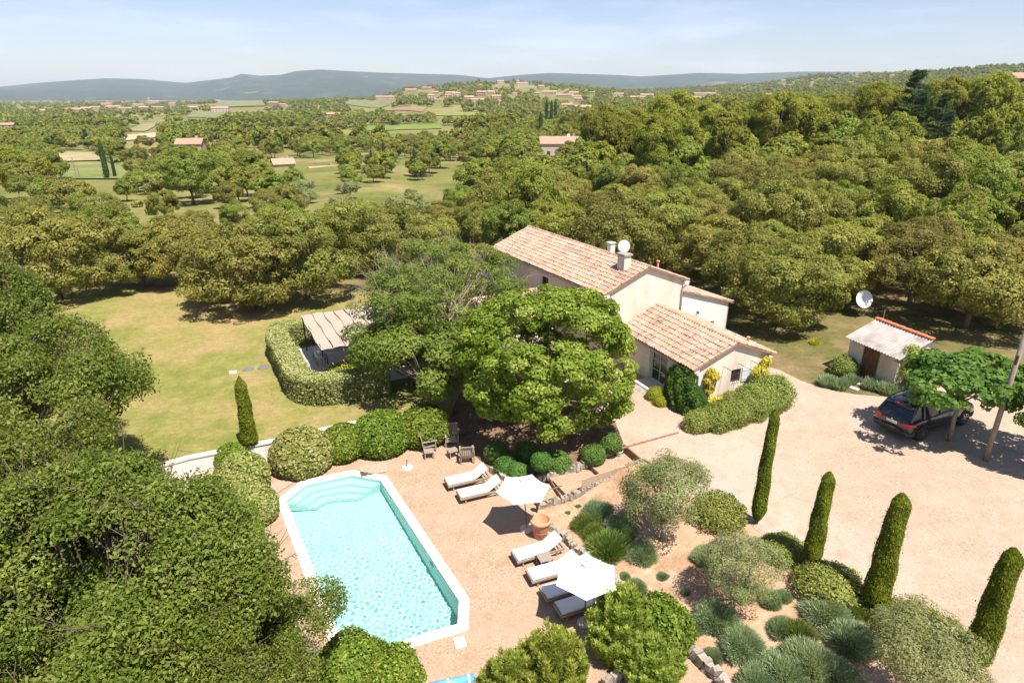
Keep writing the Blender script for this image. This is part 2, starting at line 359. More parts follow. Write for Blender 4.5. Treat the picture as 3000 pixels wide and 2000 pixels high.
TU = np.array([-1.3, -.947, -.755, -.562, -.370, -.209, -.145, -.049, .080, .208, .336, .465, .593, .755, 1.3])
TD = np.log(np.array([40, 70, 100, 150, 200, 300, 450, 650, 900, 1200, 1600, 2200, 3000, 5000, 14000.0]))
TZ = np.array([
 [.5, -.5, -1.5, -3.5, -5, -8, -11, -13, -14, -15, -16, -20, -22, -25, -25],
 [.5, -.5, -1.5, -3.5, -5, -8, -11, -13, -14, -15, -16, -20, -22, -25, -25],
 [.5, -.5, -1.5, -3.5, -5, -8, -11, -13, -14, -15, -14, -20, -22, -25, -25],
 [.6, -.3, -1.5, -3.5, -5, -8, -11, -13, -14, -14, -13, -20, -22, -25, -25],
 [.7, 0, -1.2, -3.2, -5, -8, -10, -11, -11, -9, -3, -12, -20, -25, -25],
 [.8, .3, -.8, -2.5, -4, -7, -9, -9, -8, -5, 4, -8, -20, -25, -25],
 [.8, .3, -1.2, -3.4, -4.8, -6.5, -8, -8, -4, 5, 27, 10, -15, -25, -25],
 [.8, .4, -1.2, -3.6, -4.8, -6, -7, -6, 0, 14, 38, 20, -10, -20, -20],
 [.9, .7, -.9, -3.4, -4.4, -4.6, -6, -4, 0, 10, 32, 20, 0, -10, -15],
 [1.0, 1.0, 0, -1.8, -2.4, -2.4, -2.4, -2, 0, 3, 12, 24, 20, 0, -10],
 [1.1, 1.5, 1.8, 2.5, 2.5, 2, 2, 3, 5, 8, 20, 40, 40, 20, 0],
 [1.3, 1.9, 2.6, 4.0, 4.6, 5, 6, 8, 12, 18, 38, 70, 62, 30, 0],
 [1.5, 2.3, 3.4, 5.6, 7.0, 8, 10, 13, 20, 34, 60, 72, 60, 30, 0],
 [1.8, 3.0, 4.6, 8.0, 11., 14, 16, 20, 30, 48, 74, 72, 60, 30, 0],
 [1.8, 3.0, 4.6, 8.0, 11., 14, 16, 20, 30, 48, 74, 72, 60, 30, 0]])
def upper(x, y): return 0.8 + 0.05 * np.clip(x - 14, 0, 14) + 0.012 * np.clip(y - 30, 0, 12) * (x > 8)
def zg(x, y):
    x = np.asarray(x, float); y = np.asarray(y, float)
    u = np.clip(x / np.maximum(y, 20), -1.29, 1.29); d = np.clip(np.log(np.maximum(y, 41)), TD[0], TD[-1] - 1e-6)
    i = np.clip(np.searchsorted(TU, u) - 1, 0, len(TU) - 2); j = np.clip(np.searchsorted(TD, d) - 1, 0, len(TD) - 2)
    fu = (u - TU[i]) / (TU[i + 1] - TU[i]); fd = (d - TD[j]) / (TD[j + 1] - TD[j])
    fu = fu * fu * (3 - 2 * fu)
    T = (TZ[i, j] * (1 - fu) + TZ[i + 1, j] * fu) * (1 - fd) + (TZ[i, j + 1] * (1 - fu) + TZ[i + 1, j + 1] * fu) * fd
    w = sstep(40, 75, y)
    roll = np.sin(x * .013 + y * .007) * np.sin(y * .011 - x * .005) * np.clip((y - 80) * .01, 0, 1.6)
    return upper(x, y) * (1 - w) + T * w + roll
EDGE_LINE = ply([(1020, 978)] + EDGE_U[:3] + [(1270, 1108), (1302, 1142)] + EDGE_R[:1] + EDGE_R[1:], 0.1)
FAR_BED = np.vstack([ply([(1475, 1082), (1530, 1090), (1620, 1150), (1725, 1203), (1800, 1262), (1866, 1316), (1930, 1362), (2008, 1408), (2120, 1478), (2240, 1550)], 0.85), [(14.2, 10.0), (14.0, -8)]])
FAR_LIME = ply([(1430, 1047), (1412, 1000), (1330, 935), (1200, 915), (1060, 925)], 0.1)
def ramp(x, y):
    dt = seg_dist(EDGE_LINE, x, y); dd = np.minimum(seg_dist(FAR_BED, x, y), seg_dist(FAR_LIME, x, y))
    return upper(x, y) * sstep(0.0, 1.0, dt / (dt + dd + 1e-4))
def zat(x, y):
    x = np.asarray(x, float); y = np.asarray(y, float)
    z = zg(x, y)
    near = (y < 40)
    if not near.any(): return z
    bed = inside(BED, x, y) | inside(LIMEBED, x, y); z = np.where(bed & near, ramp(x, y), z)
    for p, h in PATHS: z = np.where(inside(p, x, y), h, z)
    z = np.where(inside(TERR, x, y), 0.0, z)
    return z
_T = np.concatenate([np.arange(8, 90, 0.06), 90 * 1.004 ** np.arange(0, 1250)])
def at(Fx, Fy):
    """point of the ground measured at that place of the photograph"""
    d = ray(Fx, Fy); x, y, z = d[0] * _T, d[1] * _T, CAM_H + d[2] * _T
    h = zat(x, y); k = np.argmax(z <= h)
    if not (z <= h).any(): k = len(_T) - 1
    return Vector((float(x[k]), float(y[k]), float(h[k])))
def V(x, y, dz=0.0): return Vector((x, y, float(zat(x, y)) + dz))

# near ground: one constrained triangulation, one sheet per surface
def near_ground():
    polys = [POOL_OUT, TERR, PATHS[0][0], PATHS[1][0], LIMEBED, BED, DRIVE, LAWN]
    pts = []; edges = []
    for p in polys:
        k = len(pts); n = len(p); dense = []
        for i in range(n):
            a, b = p[i], p[(i + 1) % n]; m = max(1, int(np.linalg.norm(b - a) / 0.9))
            for j in range(m): dense.append(a + (b - a) * j / m)
        pts += [tuple(q) for q in dense]; edges += [(k + i, k + (i + 1) % len(dense)) for i in range(len(dense))]
    gx, gy = np.meshgrid(np.arange(-40, 40.1, 1.0), np.arange(2, 56, 1.0)); g = np.c_[gx.ravel(), gy.ravel()] + RNG.uniform(-.2, .2, (gx.size, 2))
    pts += [tuple(q) for q in g]
    bx = [(-110, -20), (110, -20), (110, 72), (-110, 72)]; k = len(pts); pts += bx; edges += [(k + i, k + (i + 1) % 4) for i in range(4)]
    pts += [(x, y) for x in np.arange(-106, 107, 5.0) for y in np.arange(58, 71, 4.0)] + [(s * x, y) for s in (-1, 1) for x in np.arange(44, 107, 6.0) for y in np.arange(-14, 58, 6.0)]
    pts += [(x, 72.0) for x in np.arange(-105, 106, 5.0)]
    r = delaunay_2d_cdt([Vector(p) for p in pts], edges, [], 0, 1e-4)
    v = np.array([(q.x, q.y) for q in r[0]]); f = np.array([t for t in r[2] if len(t) == 3])
    c = v[f].mean(axis=1); cx, cy = c[:, 0], c[:, 1]
    reg = np.zeros(len(f), int)
    for k, p in ((1, LAWN), (2, DRIVE), (3, BED), (4, LIMEBED), (5, PATHS[0][0]), (6, PATHS[1][0]), (7, TERR), (8, POOL_OUT)): reg[inside(p, cx, cy)] = k
    X, Y = v[:, 0], v[:, 1]
    Z = {0: zg(X, Y), 1: zg(X, Y), 2: zg(X, Y), 3: ramp(X, Y), 4: ramp(X, Y), 5: np.full(len(X), .20), 6: np.full(len(X), .42), 7: np.zeros(len(X))}
    Z[1] = Z[1] + 0.02; Z[2] = Z[2] + 0.01
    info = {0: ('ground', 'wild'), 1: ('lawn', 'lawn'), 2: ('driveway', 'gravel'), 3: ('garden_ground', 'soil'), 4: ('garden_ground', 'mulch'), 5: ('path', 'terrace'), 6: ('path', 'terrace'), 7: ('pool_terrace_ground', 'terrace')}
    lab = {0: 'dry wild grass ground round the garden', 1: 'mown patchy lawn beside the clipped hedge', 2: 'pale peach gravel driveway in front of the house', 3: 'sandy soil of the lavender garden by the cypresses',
           4: 'shaded soil bed under the lime tree', 5: 'lower gravel step of the path up from the pool', 6: 'upper gravel step of the path up from the pool', 7: 'peach gravel terrace round the swimming pool'}
    for k, (nm, mt) in info.items():
        ff = f[reg == k]
        if not len(ff): continue
        e = np.sort(np.concatenate([ff[:, [0, 1]], ff[:, [1, 2]], ff[:, [2, 0]]]), axis=1); ue, cnt = np.unique(e, axis=0, return_counts=True); be = ue[cnt == 1]
        u, inv = np.unique(ff, return_inverse=True)
        tri = inv.reshape(-1, 3); pos = np.c_[v[u], Z[k][u]]
        if k in (1, 2, 3, 4, 5, 6):                               # closed edge down into the ground
            lut = {int(q): i for i, q in enumerate(u)}; n0 = len(u); low = pos.copy(); low[:, 2] -= 0.6; pos = np.vstack([pos, low])
            sk = []
            for a_, b_ in be:
                i, j = lut[int(a_)], lut[int(b_)]; sk += [(i, j, n0 + j), (i, n0 + j, n0 + i)]
            tri = np.vstack([tri, np.array(sk)])
        me = qmesh(nm, pos, tri, smooth=False)
        tag(link(nm, me, M[mt]), lab[k], None, None, 'structure')
near_ground()

def far_ground():
    ys = np.concatenate([[71.5], 72 * 1.028 ** np.arange(0, 190)]); ys = ys[ys < 13500]
    us = np.linspace(-1.5, 1.5, 150)
    Y, U = np.meshgrid(ys, us, indexing='ij'); X = U * Y
    Z = zg(X, Y); Z[0] -= .05
    n, m = Y.shape; i = np.arange(n * m).reshape(n, m)
    q = np.stack([i[:-1, :-1], i[:-1, 1:], i[1:, 1:], i[1:, :-1]], -1).reshape(-1, 4)
    tag(link('terrain', qmesh('terrain', np.c_[X.ravel(), Y.ravel(), Z.ravel()], q, smooth=True), M['far_ground']), 'green valley floor stretching to the hills', None, None, 'structure')
far_ground()

# ------------------------------------------------------------------ hills on the skyline
SKY = np.array([(-900, 205), (-400, 205), (0, 200), (100, 190), (250, 180), (330, 182), (430, 191), (540, 178), (560, 170), (600, 174), (650, 173), (690, 163), (740, 160), (830, 165), (900, 168), (1050, 172), (1120, 180), (1200, 172), (1260, 168), (1400, 172), (1470, 176), (1600, 168), (1700, 170), (1830, 165), (1950, 165), (2352, 172), (3200, 176)], float)
def hill_range(name, label, x0, x1, dist, depth, drop, mat_, seed, shift=0.0):
    rg = np.random.default_rng(seed)
    fx = np.linspace(x0, x1, 420); fy = np.interp(fx, SKY[:, 0], SKY[:, 1]) + shift
    u = (fx * KF - 1500) / FPX * math.cos(TH)
    el = TH - np.arctan(-(fy * KF - 1000) / FPX) ; ztop = CAM_H - dist * np.tan(el)
    prof = np.array([0, .06, .14, .24, .35, .46, .57, .68, .78, .87, .94, 1.0, 1.05, 1.12, 1.3])
    h = np.array([0, .03, .09, .19, .32, .45, .57, .69, .80, .89, .96, 1.0, .98, .88, .5])
    ph = rg.uniform(0, 6.28, 12); V_ = []
    for a, b in zip(prof, h):
        yy = dist - depth + depth * a
        rel = sum(np.sin(fx * (0.008 * 1.7 ** k) + ph[k] + a * (2 + k) * 1.3) * 0.6 ** k for k in range(6))
        fold = rel * 0.055 * drop * math.sin(min(a, 1) * math.pi) * 1.3
        z = -30 + (ztop + 30) * b + fold
        V_.append(np.c_[u * yy * (dist / yy) ** 0.15, np.full_like(u, yy), z])
    v = np.concatenate(V_); n, m = len(prof), len(fx); i = np.arange(n * m).reshape(n, m)
    q = np.stack([i[:-1, :-1], i[:-1, 1:], i[1:, 1:], i[1:, :-1]], -1).reshape(-1, 4)
    tag(link(name, qmesh(name, v, q, smooth=True), mat_), label, None, None, 'structure')
M['hill'] = ground_mat('wooded hillside', (0.050, 0.062, 0.030), (0.034, 0.045, 0.022), (0.085, 0.09, 0.05), 0.02, 0.006, 0.05, d=(0.24, 0.22, 0.17), sd=0.0035)
for nd in M['hill'].node_tree.nodes:                      # bare rock only in small patches
    if nd.type == 'MAP_RANGE' and abs(nd.inputs['From Min'].default_value - 0.48) < 1e-4: nd.inputs['From Min'].default_value = 0.63; nd.inputs['From Max'].default_value = 0.72
hill_range('hills', 'long wooded hill range along the skyline', -900, 3100, 7000, 3000, 260, M['hill'], 3)

# ------------------------------------------------------------------ swimming pool
def pool():
    root = thing('swimming_pool', 'turquoise swimming pool with cut corners and pale coping', 'pool', (0, 0, 0))
    n = len(POOL_IN)
    mb = MB(); zt = 0.045
    inn = offset_poly(POOL_IN, -0.02)
    ns = 1
    stones = []
    for i in range(n):                                     # coping, long stones butted end to end
        a, b = inn[i], inn[(i + 1) % n]; ao, bo = POOL_OUT[i], POOL_OUT[(i + 1) % n]
        k = max(1, int(round(np.linalg.norm(b - a) / 0.95)))
        for j in range(k):
            g = 0.0022
            q = [a + (b - a) * (j / k + g), a + (b - a) * ((j + 1) / k - g), ao + (bo - ao) * ((j + 1) / k - g), ao + (bo - ao) * (j / k + g)]
            s = MB().prism(q, -0.06, zt); o = s.build('coping_stone', M['coping'], root, bevel=0.012)
    # basin: walls and sloping floor
    wall = MB(); deep = lambda p: -1.5 + 0.55 * np.clip((p[1] - 15) / 9.0, 0, 1)
    for i in range(n):
        a, b = POOL_IN[i], POOL_IN[(i + 1) % n]
        wall.add([(*a, -0.0), (*b, -0.0), (*b, deep(b)), (*a, deep(a))], [(0, 1, 2, 3)])
    wall.add([(*p, deep(p)) for p in POOL_IN], [tuple(range(n))])
    basin = wall.build('basin', M['liner'], root)
    # three wide steps in the shallow end, following the cut corners
    for k, (d, z) in enumerate(((0.42, -0.28), (0.80, -0.50), (1.2, -0.72))):
        A, B, C, D = (np.array(POOL_IN[i]) for i in range(4)); ctr = np.array((-7.4, 22.6))
        ins = [p + (ctr - p) / np.linalg.norm(ctr - p) * d for p in (A, B, C, D)]
        st = MB(); ring = [A, B, C, D] + ins[::-1]
        st.prism(ring, z - 0.22, z); st.build('step', M['pale_step'], root)
    lamp = MB(); e = np.array((-3.0, 18.86)); dr = np.array((-.492, .871)); nn = np.array((-.871, -.492))
    c = e + nn * 0.012
    lp = MB(); lp.tube([(*(c), -0.45), (*(c + nn * 0.05), -0.45)], [0.16, 0.13], 14); lp.build('pool_lamp', M['white_paint'], root)
    # water surface with real ripples
    from mathutils import noise as mn
    xs = np.arange(-9.7, -1.6, 0.036); ys = np.arange(14.5, 24.5, 0.036)
    X, Y = np.meshgrid(xs, ys); 
    rg = np.random.default_rng(5); Z = np.zeros_like(X)
    for k in range(60):
        lam = rg.uniform(0.085, 0.30); th = rg.uniform(0, 2 * math.pi); ph = rg.uniform(0, 6.28)
        Z += np.sin((X * math.cos(th) + Y * math.sin(th)) * 2 * math.pi / lam + ph) * lam * 0.0015
    calm = 0.30 + 0.70 * sstep(23.8, 19.0, Y)                # ripples are livelier towards the return jets
    calm = 0.30 + 0.70 * (1 - sstep(18.5, 23.8, Y))
    Z = Z * calm - 0.09
    ok = inside(offset_poly(POOL_IN, 0.05), X, Y)
    idx = np.arange(X.size).reshape(X.shape)
    q = np.stack([idx[:-1, :-1], idx[:-1, 1:], idx[1:, 1:], idx[1:, :-1]], -1)
    keep = ok[:-1, :-1] & ok[:-1, 1:] & ok[1:, 1:] & ok[1:, :-1]
    q = q[keep]; u, inv = np.unique(q, return_inverse=True)
    me = qmesh('water', np.c_[X.ravel()[u], Y.ravel()[u], Z.ravel()[u]], inv.reshape(-1, 4), smooth=True)
    m, nn_, l, b = newmat('pool water'); nn_.remove(b)
    gl = nn_.new('ShaderNodeBsdfGlass'); gl.inputs['IOR'].default_value = 1.33; gl.inputs['Roughness'].default_value = 0.0; gl.inputs['Color'].default_value = (0.86, 0.985, 0.975, 1)
    l.new(gl.outputs['BSDF'], nn_['Material Output'].inputs['Surface'])
    w = link('water', me, m, root)
    try:
        w.cycles.is_caustics_caster = True; basin.cycles.is_caustics_receiver = True; sl.cycles.is_caustics_light = True
        for ch in root.children:
            if ch.name.startswith('step'): ch.cycles.is_caustics_receiver = True
    except Exception as ex: print('caustics', ex)
    # white skimmer lids let into the gravel
    for c, rz in (((-1.63, 14.98), -0.06), ((-4.1, 13.95), 0.35)):
        t = MB().box((0, 0, 0.02), (0.34, 0.42, 0.04), 0); o = t.build('skimmer_lid', M['white_paint'], None, bevel=0.008)
        o.location = (c[0], c[1], 0.0); o.rotation_euler.z = rz + 0.38
        tag(o, 'white square skimmer lid beside the %s' % ('cut corner at the right end of the pool' if rz < 0 else 'pool end, half under the clipped bush'), 'lid')
pool()

# ------------------------------------------------------------------ roofs of clay tiles
def tile_geo():
    """one barrel tile, lower end at y=0, upper end at y=0.43"""
    n = 5; vs = []; fs = []
    for (y, r, lift) in ((0.0, 0.100, 0.030), (0.43, 0.078, 0.004)):
        for k in range(n + 1):
            t = math.pi * k / n; vs.append((-r * math.cos(t), y, lift + r * 0.80 * math.sin(t)))
    for k in range(n): fs.append((k, k + 1, n + 1 + k + 1, n + 1 + k))
    for k in range(n + 1):                                   # thickness seen at the lower end
        t = math.pi * k / n; r = 0.080; vs.append((-r * math.cos(t), 0.004, 0.024 + r * 0.78 * math.sin(t)))
    b = 2 * (n + 1)
    for k in range(n): fs.append((k, b + k, b + k + 1, k + 1))
    return np.array(vs), np.array(fs)
TV, TFc = tile_geo()
TILE_ME = qmesh('tile', TV, TFc, smooth=False); TILE_ME.materials.append(M['tile'])

def tile_frames(o, a, s, nrm, length, slope, rg, cw=0.205, rh=0.335, lift=0.02):
    """matrices (4x4) for every tile of a roof plane; o eave corner, a along the eave, s up the slope"""
    out = []; nc = int(length / cw); nr = int((slope + 0.10) / rh)
    cw = length / nc; rh2 = (slope) / nr
    for r in range(nr):
        for c in range(nc):
            p = o + a * (cw * (c + .5) + rg.normal(0, .008)) + s * (rh2 * r - 0.06 + rg.normal(0, .012)) + nrm * (lift + rg.normal(0, .006))
            yaw = rg.normal(0, .028); aa = (a + s * yaw).normalized(); ss = (s - a * yaw).normalized()
            out.append(Matrix(((aa.x, ss.x, nrm.x, p.x), (aa.y, ss.y, nrm.y, p.y), (aa.z, ss.z, nrm.z, p.z), (0, 0, 0, 1))))
    return out

def tiles_single(frames, parent):
    for m_ in frames:
        o = bpy.data.objects.new('tile', TILE_ME); COL.objects.link(o); o.parent = parent; o.matrix_local = m_

def tiles_joined(frames, parent, rg):
    if not frames: return
    A = np.array([np.array(m_) for m_ in frames]); v = np.einsum('nij,kj->nki', A[:, :3, :3], TV) + A[:, None, :3, 3]
    n = len(A); k = len(TV); f = (TFc[None] + (np.arange(n) * k)[:, None, None]).reshape(-1, 4)
    me = qmesh('far_tiles', v.reshape(-1, 3), f, rnd=np.repeat(rg.random(n), len(TFc)))
    o = link('tiles', me, M['tile'], parent); o['kind'] = 'stuff'; return o

def ridge_tiles(p0, p1, parent, step=0.40, r=0.115, name='ridge_tile', mt=None):
    p0, p1 = Vector(p0), Vector(p1); L_ = (p1 - p0).length; n = int(L_ / step); d = (p1 - p0).normalized(); side = d.cross(Vector((0, 0, 1))).normalized(); up = side.cross(d)
    mb = MB(); vs = []; m_ = 6
    for (y, rr) in ((0, r * 1.08), (step * 1.12, r * 0.92)):
        for k in range(m_ + 1):
            t = math.pi * k / m_; vs.append((-rr * math.cos(t), y, rr * 0.85 * math.sin(t) - 0.03 + (0.018 if y == 0 else 0)))
    fs = [(k, k + 1, m_ + 1 + k + 1, m_ + 1 + k) for k in range(m_)] + [tuple(range(m_, -1, -1))]
    me = MB().add(vs, fs).mesh(name); me.materials.append(mt or M['tile'])
    for i in range(n):
        p = p0 + d * (L_ / n * i)
        o = bpy.data.objects.new(name, me); COL.objects.link(o); o.parent = parent
        o.matrix_local = Matrix(((side.x, d.x, up.x, p.x), (side.y, d.y, up.y, p.y), (side.z, d.z, up.z, p.z), (0, 0, 0, 1)))

def facade(mb, o, a, w, h, openings, nrm, depth=0.2):
    """rectangular wall from o along a (width w), height h, with real openings and reveals"""
    o, a, nrm = Vector(o), Vector(a), Vector(nrm); z = Vector((0, 0, 1))
    xs = sorted({0, w} | {q for op in openings for q in op[:2]}); zs = sorted({0, h} | {q for op in openings for q in op[2:4]})
    P_ = lambda x, zz, d=0: o + a * x + z * zz - nrm * d
    for i in range(len(xs) - 1):
        for j in range(len(zs) - 1):
            cx, cz = (xs[i] + xs[i + 1]) / 2, (zs[j] + zs[j + 1]) / 2
            if any(q[0] < cx < q[1] and q[2] < cz < q[3] for q in openings): continue
            mb.add([P_(xs[i], zs[j]), P_(xs[i + 1], zs[j]), P_(xs[i + 1], zs[j + 1]), P_(xs[i], zs[j + 1])], [(0, 1, 2, 3)])
    for x0, x1, z0, z1 in [q[:4] for q in openings]:
        for (p, q) in (((x0, z0), (x1, z0)), ((x1, z0), (x1, z1)), ((x1, z1), (x0, z1)), ((x0, z1), (x0, z0))):
            mb.add([P_(*p), P_(*q), P_(*q, depth), P_(*p, depth)], [(0, 1, 2, 3)])

def window(parent, o, a, nrm, x0, x1, z0, z1, panes=(2, 2), name='window', frame_m=None, depth=0.14, bars=False):
    o, a, nrm = Vector(o), Vector(a), Vector(nrm); z = Vector((0, 0, 1)); fm = frame_m or M['grey_paint']
    rot = Matrix((( a.x, nrm.x, 0, 0), (a.y, nrm.y, 0, 0), (0, 0, 1, 0), (0, 0, 0, 1)))
    def bx(mb, xa, xb, za, zb, d0, th): mb.box(o + a * ((xa + xb) / 2) + z * ((za + zb) / 2) - nrm * (d0 + th / 2), (xb - xa, th, zb - za), M=rot)
    fr = MB(); t = 0.06
    bx(fr, x0 + .002, x0 + t, z0 + .002, z1 - .002, depth - .05, .06); bx(fr, x1 - t, x1 - .002, z0 + .002, z1 - .002, depth - .05, .06)
    bx(fr, x0 + t, x1 - t, z1 - t, z1 - .002, depth - .05, .06); bx(fr, x0 + t, x1 - t, z0 + .002, z0 + t * 1.3, depth - .05, .06)
    w = fr.build(name, fm, parent)
    nx, nz_ = panes; pw = (x1 - x0 - 2 * t) / nx; pz = (z1 - z0 - t * 2.3) / nz_
    for i in range(nx):
        for j in range(nz_):
            g = MB(); bx(g, x0 + t + i * pw + .018, x0 + t + (i + 1) * pw - .018, z0 + t * 1.3 + j * pz + .014, z0 + t * 1.3 + (j + 1) * pz - .014, depth - .015, .012); g.build('pane', M['glass'], w)
    mu = MB()
    for i in range(1, nx): bx(mu, x0 + t + i * pw - .018, x0 + t + i * pw + .018, z0 + t * 1.3, z1 - t, depth - .04, .04)
    for i in range(nx):
        for j in range(1, nz_): bx(mu, x0 + t + i * pw + .018, x0 + t + (i + 1) * pw - .018, z0 + t * 1.3 + j * pz - .014, z0 + t * 1.3 + j * pz + .014, depth - .035, .035)
    if mu.f: mu.build('glazing_bar', fm, w)
    if bars:
        for i in range(1, 5):
            x = x0 + (x1 - x0) * i / 5
            b_ = MB().tube([o + a * x + z * (z0 - .04) + nrm * .05, o + a * x + z * (z1 + .02) + nrm * .05], .012, 6); b_.build('bar', M['iron'], w)
    return w

def roof_plane(mb, o, a, s, length, slope, th=0.07):
    o, a, s = Vector(o), Vector(a), Vector(s); n = a.cross(s).normalized()
    q = [o, o + a * length, o + a * length + s * slope, o + s * slope]
    mb.add(q + [p - n * th for p in q], [(0, 1, 2, 3), (7, 6, 5, 4), (0, 4, 5, 1), (1, 5, 6, 2), (2, 6, 7, 3), (3, 7, 4, 0)])

def gable_block(root, x0, x1, y0, y1, ze, zr, prefix_mat, ov=0.28, ovg=0.18, front_open=(), left_open=(), single=0, skip_right=False, seed=1, back_gable=True, rows_limit=None, base_z=-0.6):
    """rendered gabled volume in root coordinates: gable faces -y, ridge along y"""
    rg = np.random.default_rng(seed); mb = MB(); W = x1 - x0; xm = (x0 + x1) / 2
    sh = lambda ops: [(q[0], q[1], q[2] - base_z, q[3] - base_z) for q in ops]
    H_ = ze - base_z
    facade(mb, (x0, y0, base_z), (1, 0, 0), W, H_, sh(front_open), (0, -1, 0))
    mb.add([(x0, y0, ze), (x1, y0, ze), (xm, y0, zr)], [(0, 1, 2)])
    facade(mb, (x0, y1, base_z), (0, -1, 0), y1 - y0, H_, [(y1 - y0 - (q[1]), y1 - y0 - q[0], q[2] - base_z, q[3] - base_z) for q in left_open], (-1, 0, 0))
    mb.add([(x1, y0, base_z), (x1, y1, base_z), (x1, y1, ze), (x1, y0, ze)], [(0, 1, 2, 3)])
    mb.add([(x1, y1, base_z), (x0, y1, base_z), (x0, y1, ze), (x1, y1, ze)], [(0, 1, 2, 3)]); mb.add([(x1, y1, ze), (x0, y1, ze), (xm, y1, zr)], [(0, 1, 2)])
    wall = mb.build('wall', prefix_mat, root)
    # roof
    slope_v = Vector((xm - x0, 0, zr - ze)); Ls = slope_v.length; s = slope_v / Ls; ext = ov
    zb = 0.09
    roof = MB(); oL = Vector((x0, y1 + ovg, ze)) - s * ext + Vector((0, 0, zb)); a = Vector((0, -1, 0)); length = y1 - y0 + 2 * ovg
    roof_plane(roof, oL, a, s, length, Ls + ext)
    s2 = Vector((-(s.x), 0, s.z)); oR = Vector((x1, y0 - ovg, ze)) - s2 * ext + Vector((0, 0, zb)); a2 = Vector((0, 1, 0))
    roof_plane(roof, oR, a2, s2, length, Ls + ext)
    ro = roof.build('roof', M['tile_base'], root)
    n1 = a.cross(s).normalized(); n2 = a2.cross(s2).normalized()
    f1 = tile_frames(oL, a, s, n1, length, Ls + ext, rg); f2 = tile_frames(oR, a2, s2, n2, length, Ls + ext, rg)
    Mw = Matrix.Translation(root.location) @ Matrix.Rotation(root.rotation_euler.z, 4, 'Z')
    f1.sort(key=lambda m_: (Mw @ m_.translation - Vector((0, 0, CAM_H))).length)
    tiles_single(f1[:single], ro); tiles_joined(f1[single:] + f2, ro, rg)
    zr2 = zr + zb + 0.05
    ridge_tiles((xm, y0 - ovg, zr2), (xm, y1 + ovg, zr2), ro)
    # genoise: a mortar band under the verge
    for (p0, p1) in (((x0 - ext * s.x, y0 - ovg + .02, ze - ext * s.z), (xm, y0 - ovg + .02, zr)), ((x1 + ext * s.x, y0 - ovg + .02, ze - ext * s.z), (xm, y0 - ovg + .02, zr))):
        b_ = MB(); p0, p1 = Vector(p0), Vector(p1); b_.add([p0, p1, p1 + Vector((0, 0, .085)), p0 + Vector((0, 0, .085)), p0 + Vector((0, .12, 0)), p1 + Vector((0, .12, 0)), p1 + Vector((0, .12, .085)), p0 + Vector((0, .12, .085))], [(0, 1, 2, 3), (7, 6, 5, 4), (0, 4, 5, 1), (3, 2, 6, 7)]); b_.build('verge', M['mortar'], ro)
    return wall, ro

def gutter(root, x, y0, y1, z, sx):
    g = MB(); n = 6; r = 0.065
    for k in range(n):
        t0, t1 = math.pi + math.pi * k / n, math.pi + math.pi * (k + 1) / n
        p = lambda t, y: (x + r * math.cos(t), y, z + r * math.sin(t))
        g.add([p(t0, y0), p(t1, y0), p(t1, y1), p(t0, y1)], [(0, 1, 2, 3)])
    return g.build('gutter', M['zinc'], root)
def downpipe(root, pts): return MB().tube(pts, .045, 8).build('downpipe', M['zinc'], root, smooth=True)

# ------------------------------------------------------------------ the house
HA = R(29.5)
main_c = Vector((5.25, 34.15)); u_ = Vector((math.cos(HA), math.sin(HA))); v_ = Vector((-math.sin(HA), math.cos(HA)))
house = thing('house', 'cream rendered farmhouse with clay tile roofs, chimney and lower wings', 'house', (main_c.x, main_c.y, 0.85), HA)
# main block: local x across the gable, y away from the camera
Lm = 13.6
mw, mr = gable_block(house, 0.25, 6.15, 0.2, Lm, 4.55, 5.68, M['white_render'], left_open=[(6.1, 7.0, 2.75, 4.0), (3.3, 4.1, 3.3, 3.95), (1.2, 2.0, 3.3, 3.95)], single=0, seed=3)
lw_o, lw_a, lw_n = (0.25, Lm, 0), (0, -1, 0), (-1, 0, 0); LY = Lm
for (a0, a1, z0, z1) in ((6.1, 7.0, 2.75, 4.0), (3.3, 4.1, 3.3, 3.95), (1.2, 2.0, 3.3, 3.95)):
    w = window(house, lw_o, lw_a, lw_n, LY - a1, LY - a0, z0, z1, (2, 2) if a0 > 5 else (1, 1), frame_m=M['old_wood'] if a0 > 5 else M['white_paint'])
    if a0 > 5:
        sur = MB(); t = .12
        for (p, q, r_, s_) in ((a0 - t, a0, z0 - t, z1 + t), (a1, a1 + t, z0 - t, z1 + t), (a0, a1, z1, z1 + t), (a0, a1, z0 - t, z0)):
            sur.box((0.25 - .012, (p + q) / 2, (r_ + s_) / 2), (.03, q - p, s_ - r_))
        sur.build('window_surround', M['white_wall'], w)
gutter(house, 0.25 - .36, 0.0, Lm + .2, 4.47, -1); gutter(house, 6.15 + .36, 0.0, Lm + .2, 4.47, 1)
downpipe(house, [(0.25 - .36, .14, 4.42), (0.25 - .30, .12, 4.28), (.33, .12, 4.05), (.33, .12, 0)])
downpipe(house, [(6.15 + .36, .14, 4.42), (6.15 + .30, .12, 4.28), (6.05, .12, 4.05), (6.05, .12, 1.2)])
for xx in (.25, 6.15):
    MB().box((xx + (-.10 if xx < 1 else .10), .10, 4.40), (.36, .22, .22)).build('eave_block', M['white_wall'], house)
ch = MB(); ch.box((2.35, 1.35, 5.62), (.50, .64, 1.4)); cho = ch.build('chimney', M['white_render'], house)
MB().box((2.35, 1.35, 6.37), (.64, .78, .10)).build('chimney_cap', M['stone'], cho)
ch2 = MB(); ch2.box((3.9, 4.6, 5.90), (.36, .36, .65)); ch2o = ch2.build('chimney', M['white_wall'], house)
MB().box((3.9, 4.6, 6.255), (.46, .46, .05)).build('chimney_cap', M['slab'], ch2o)
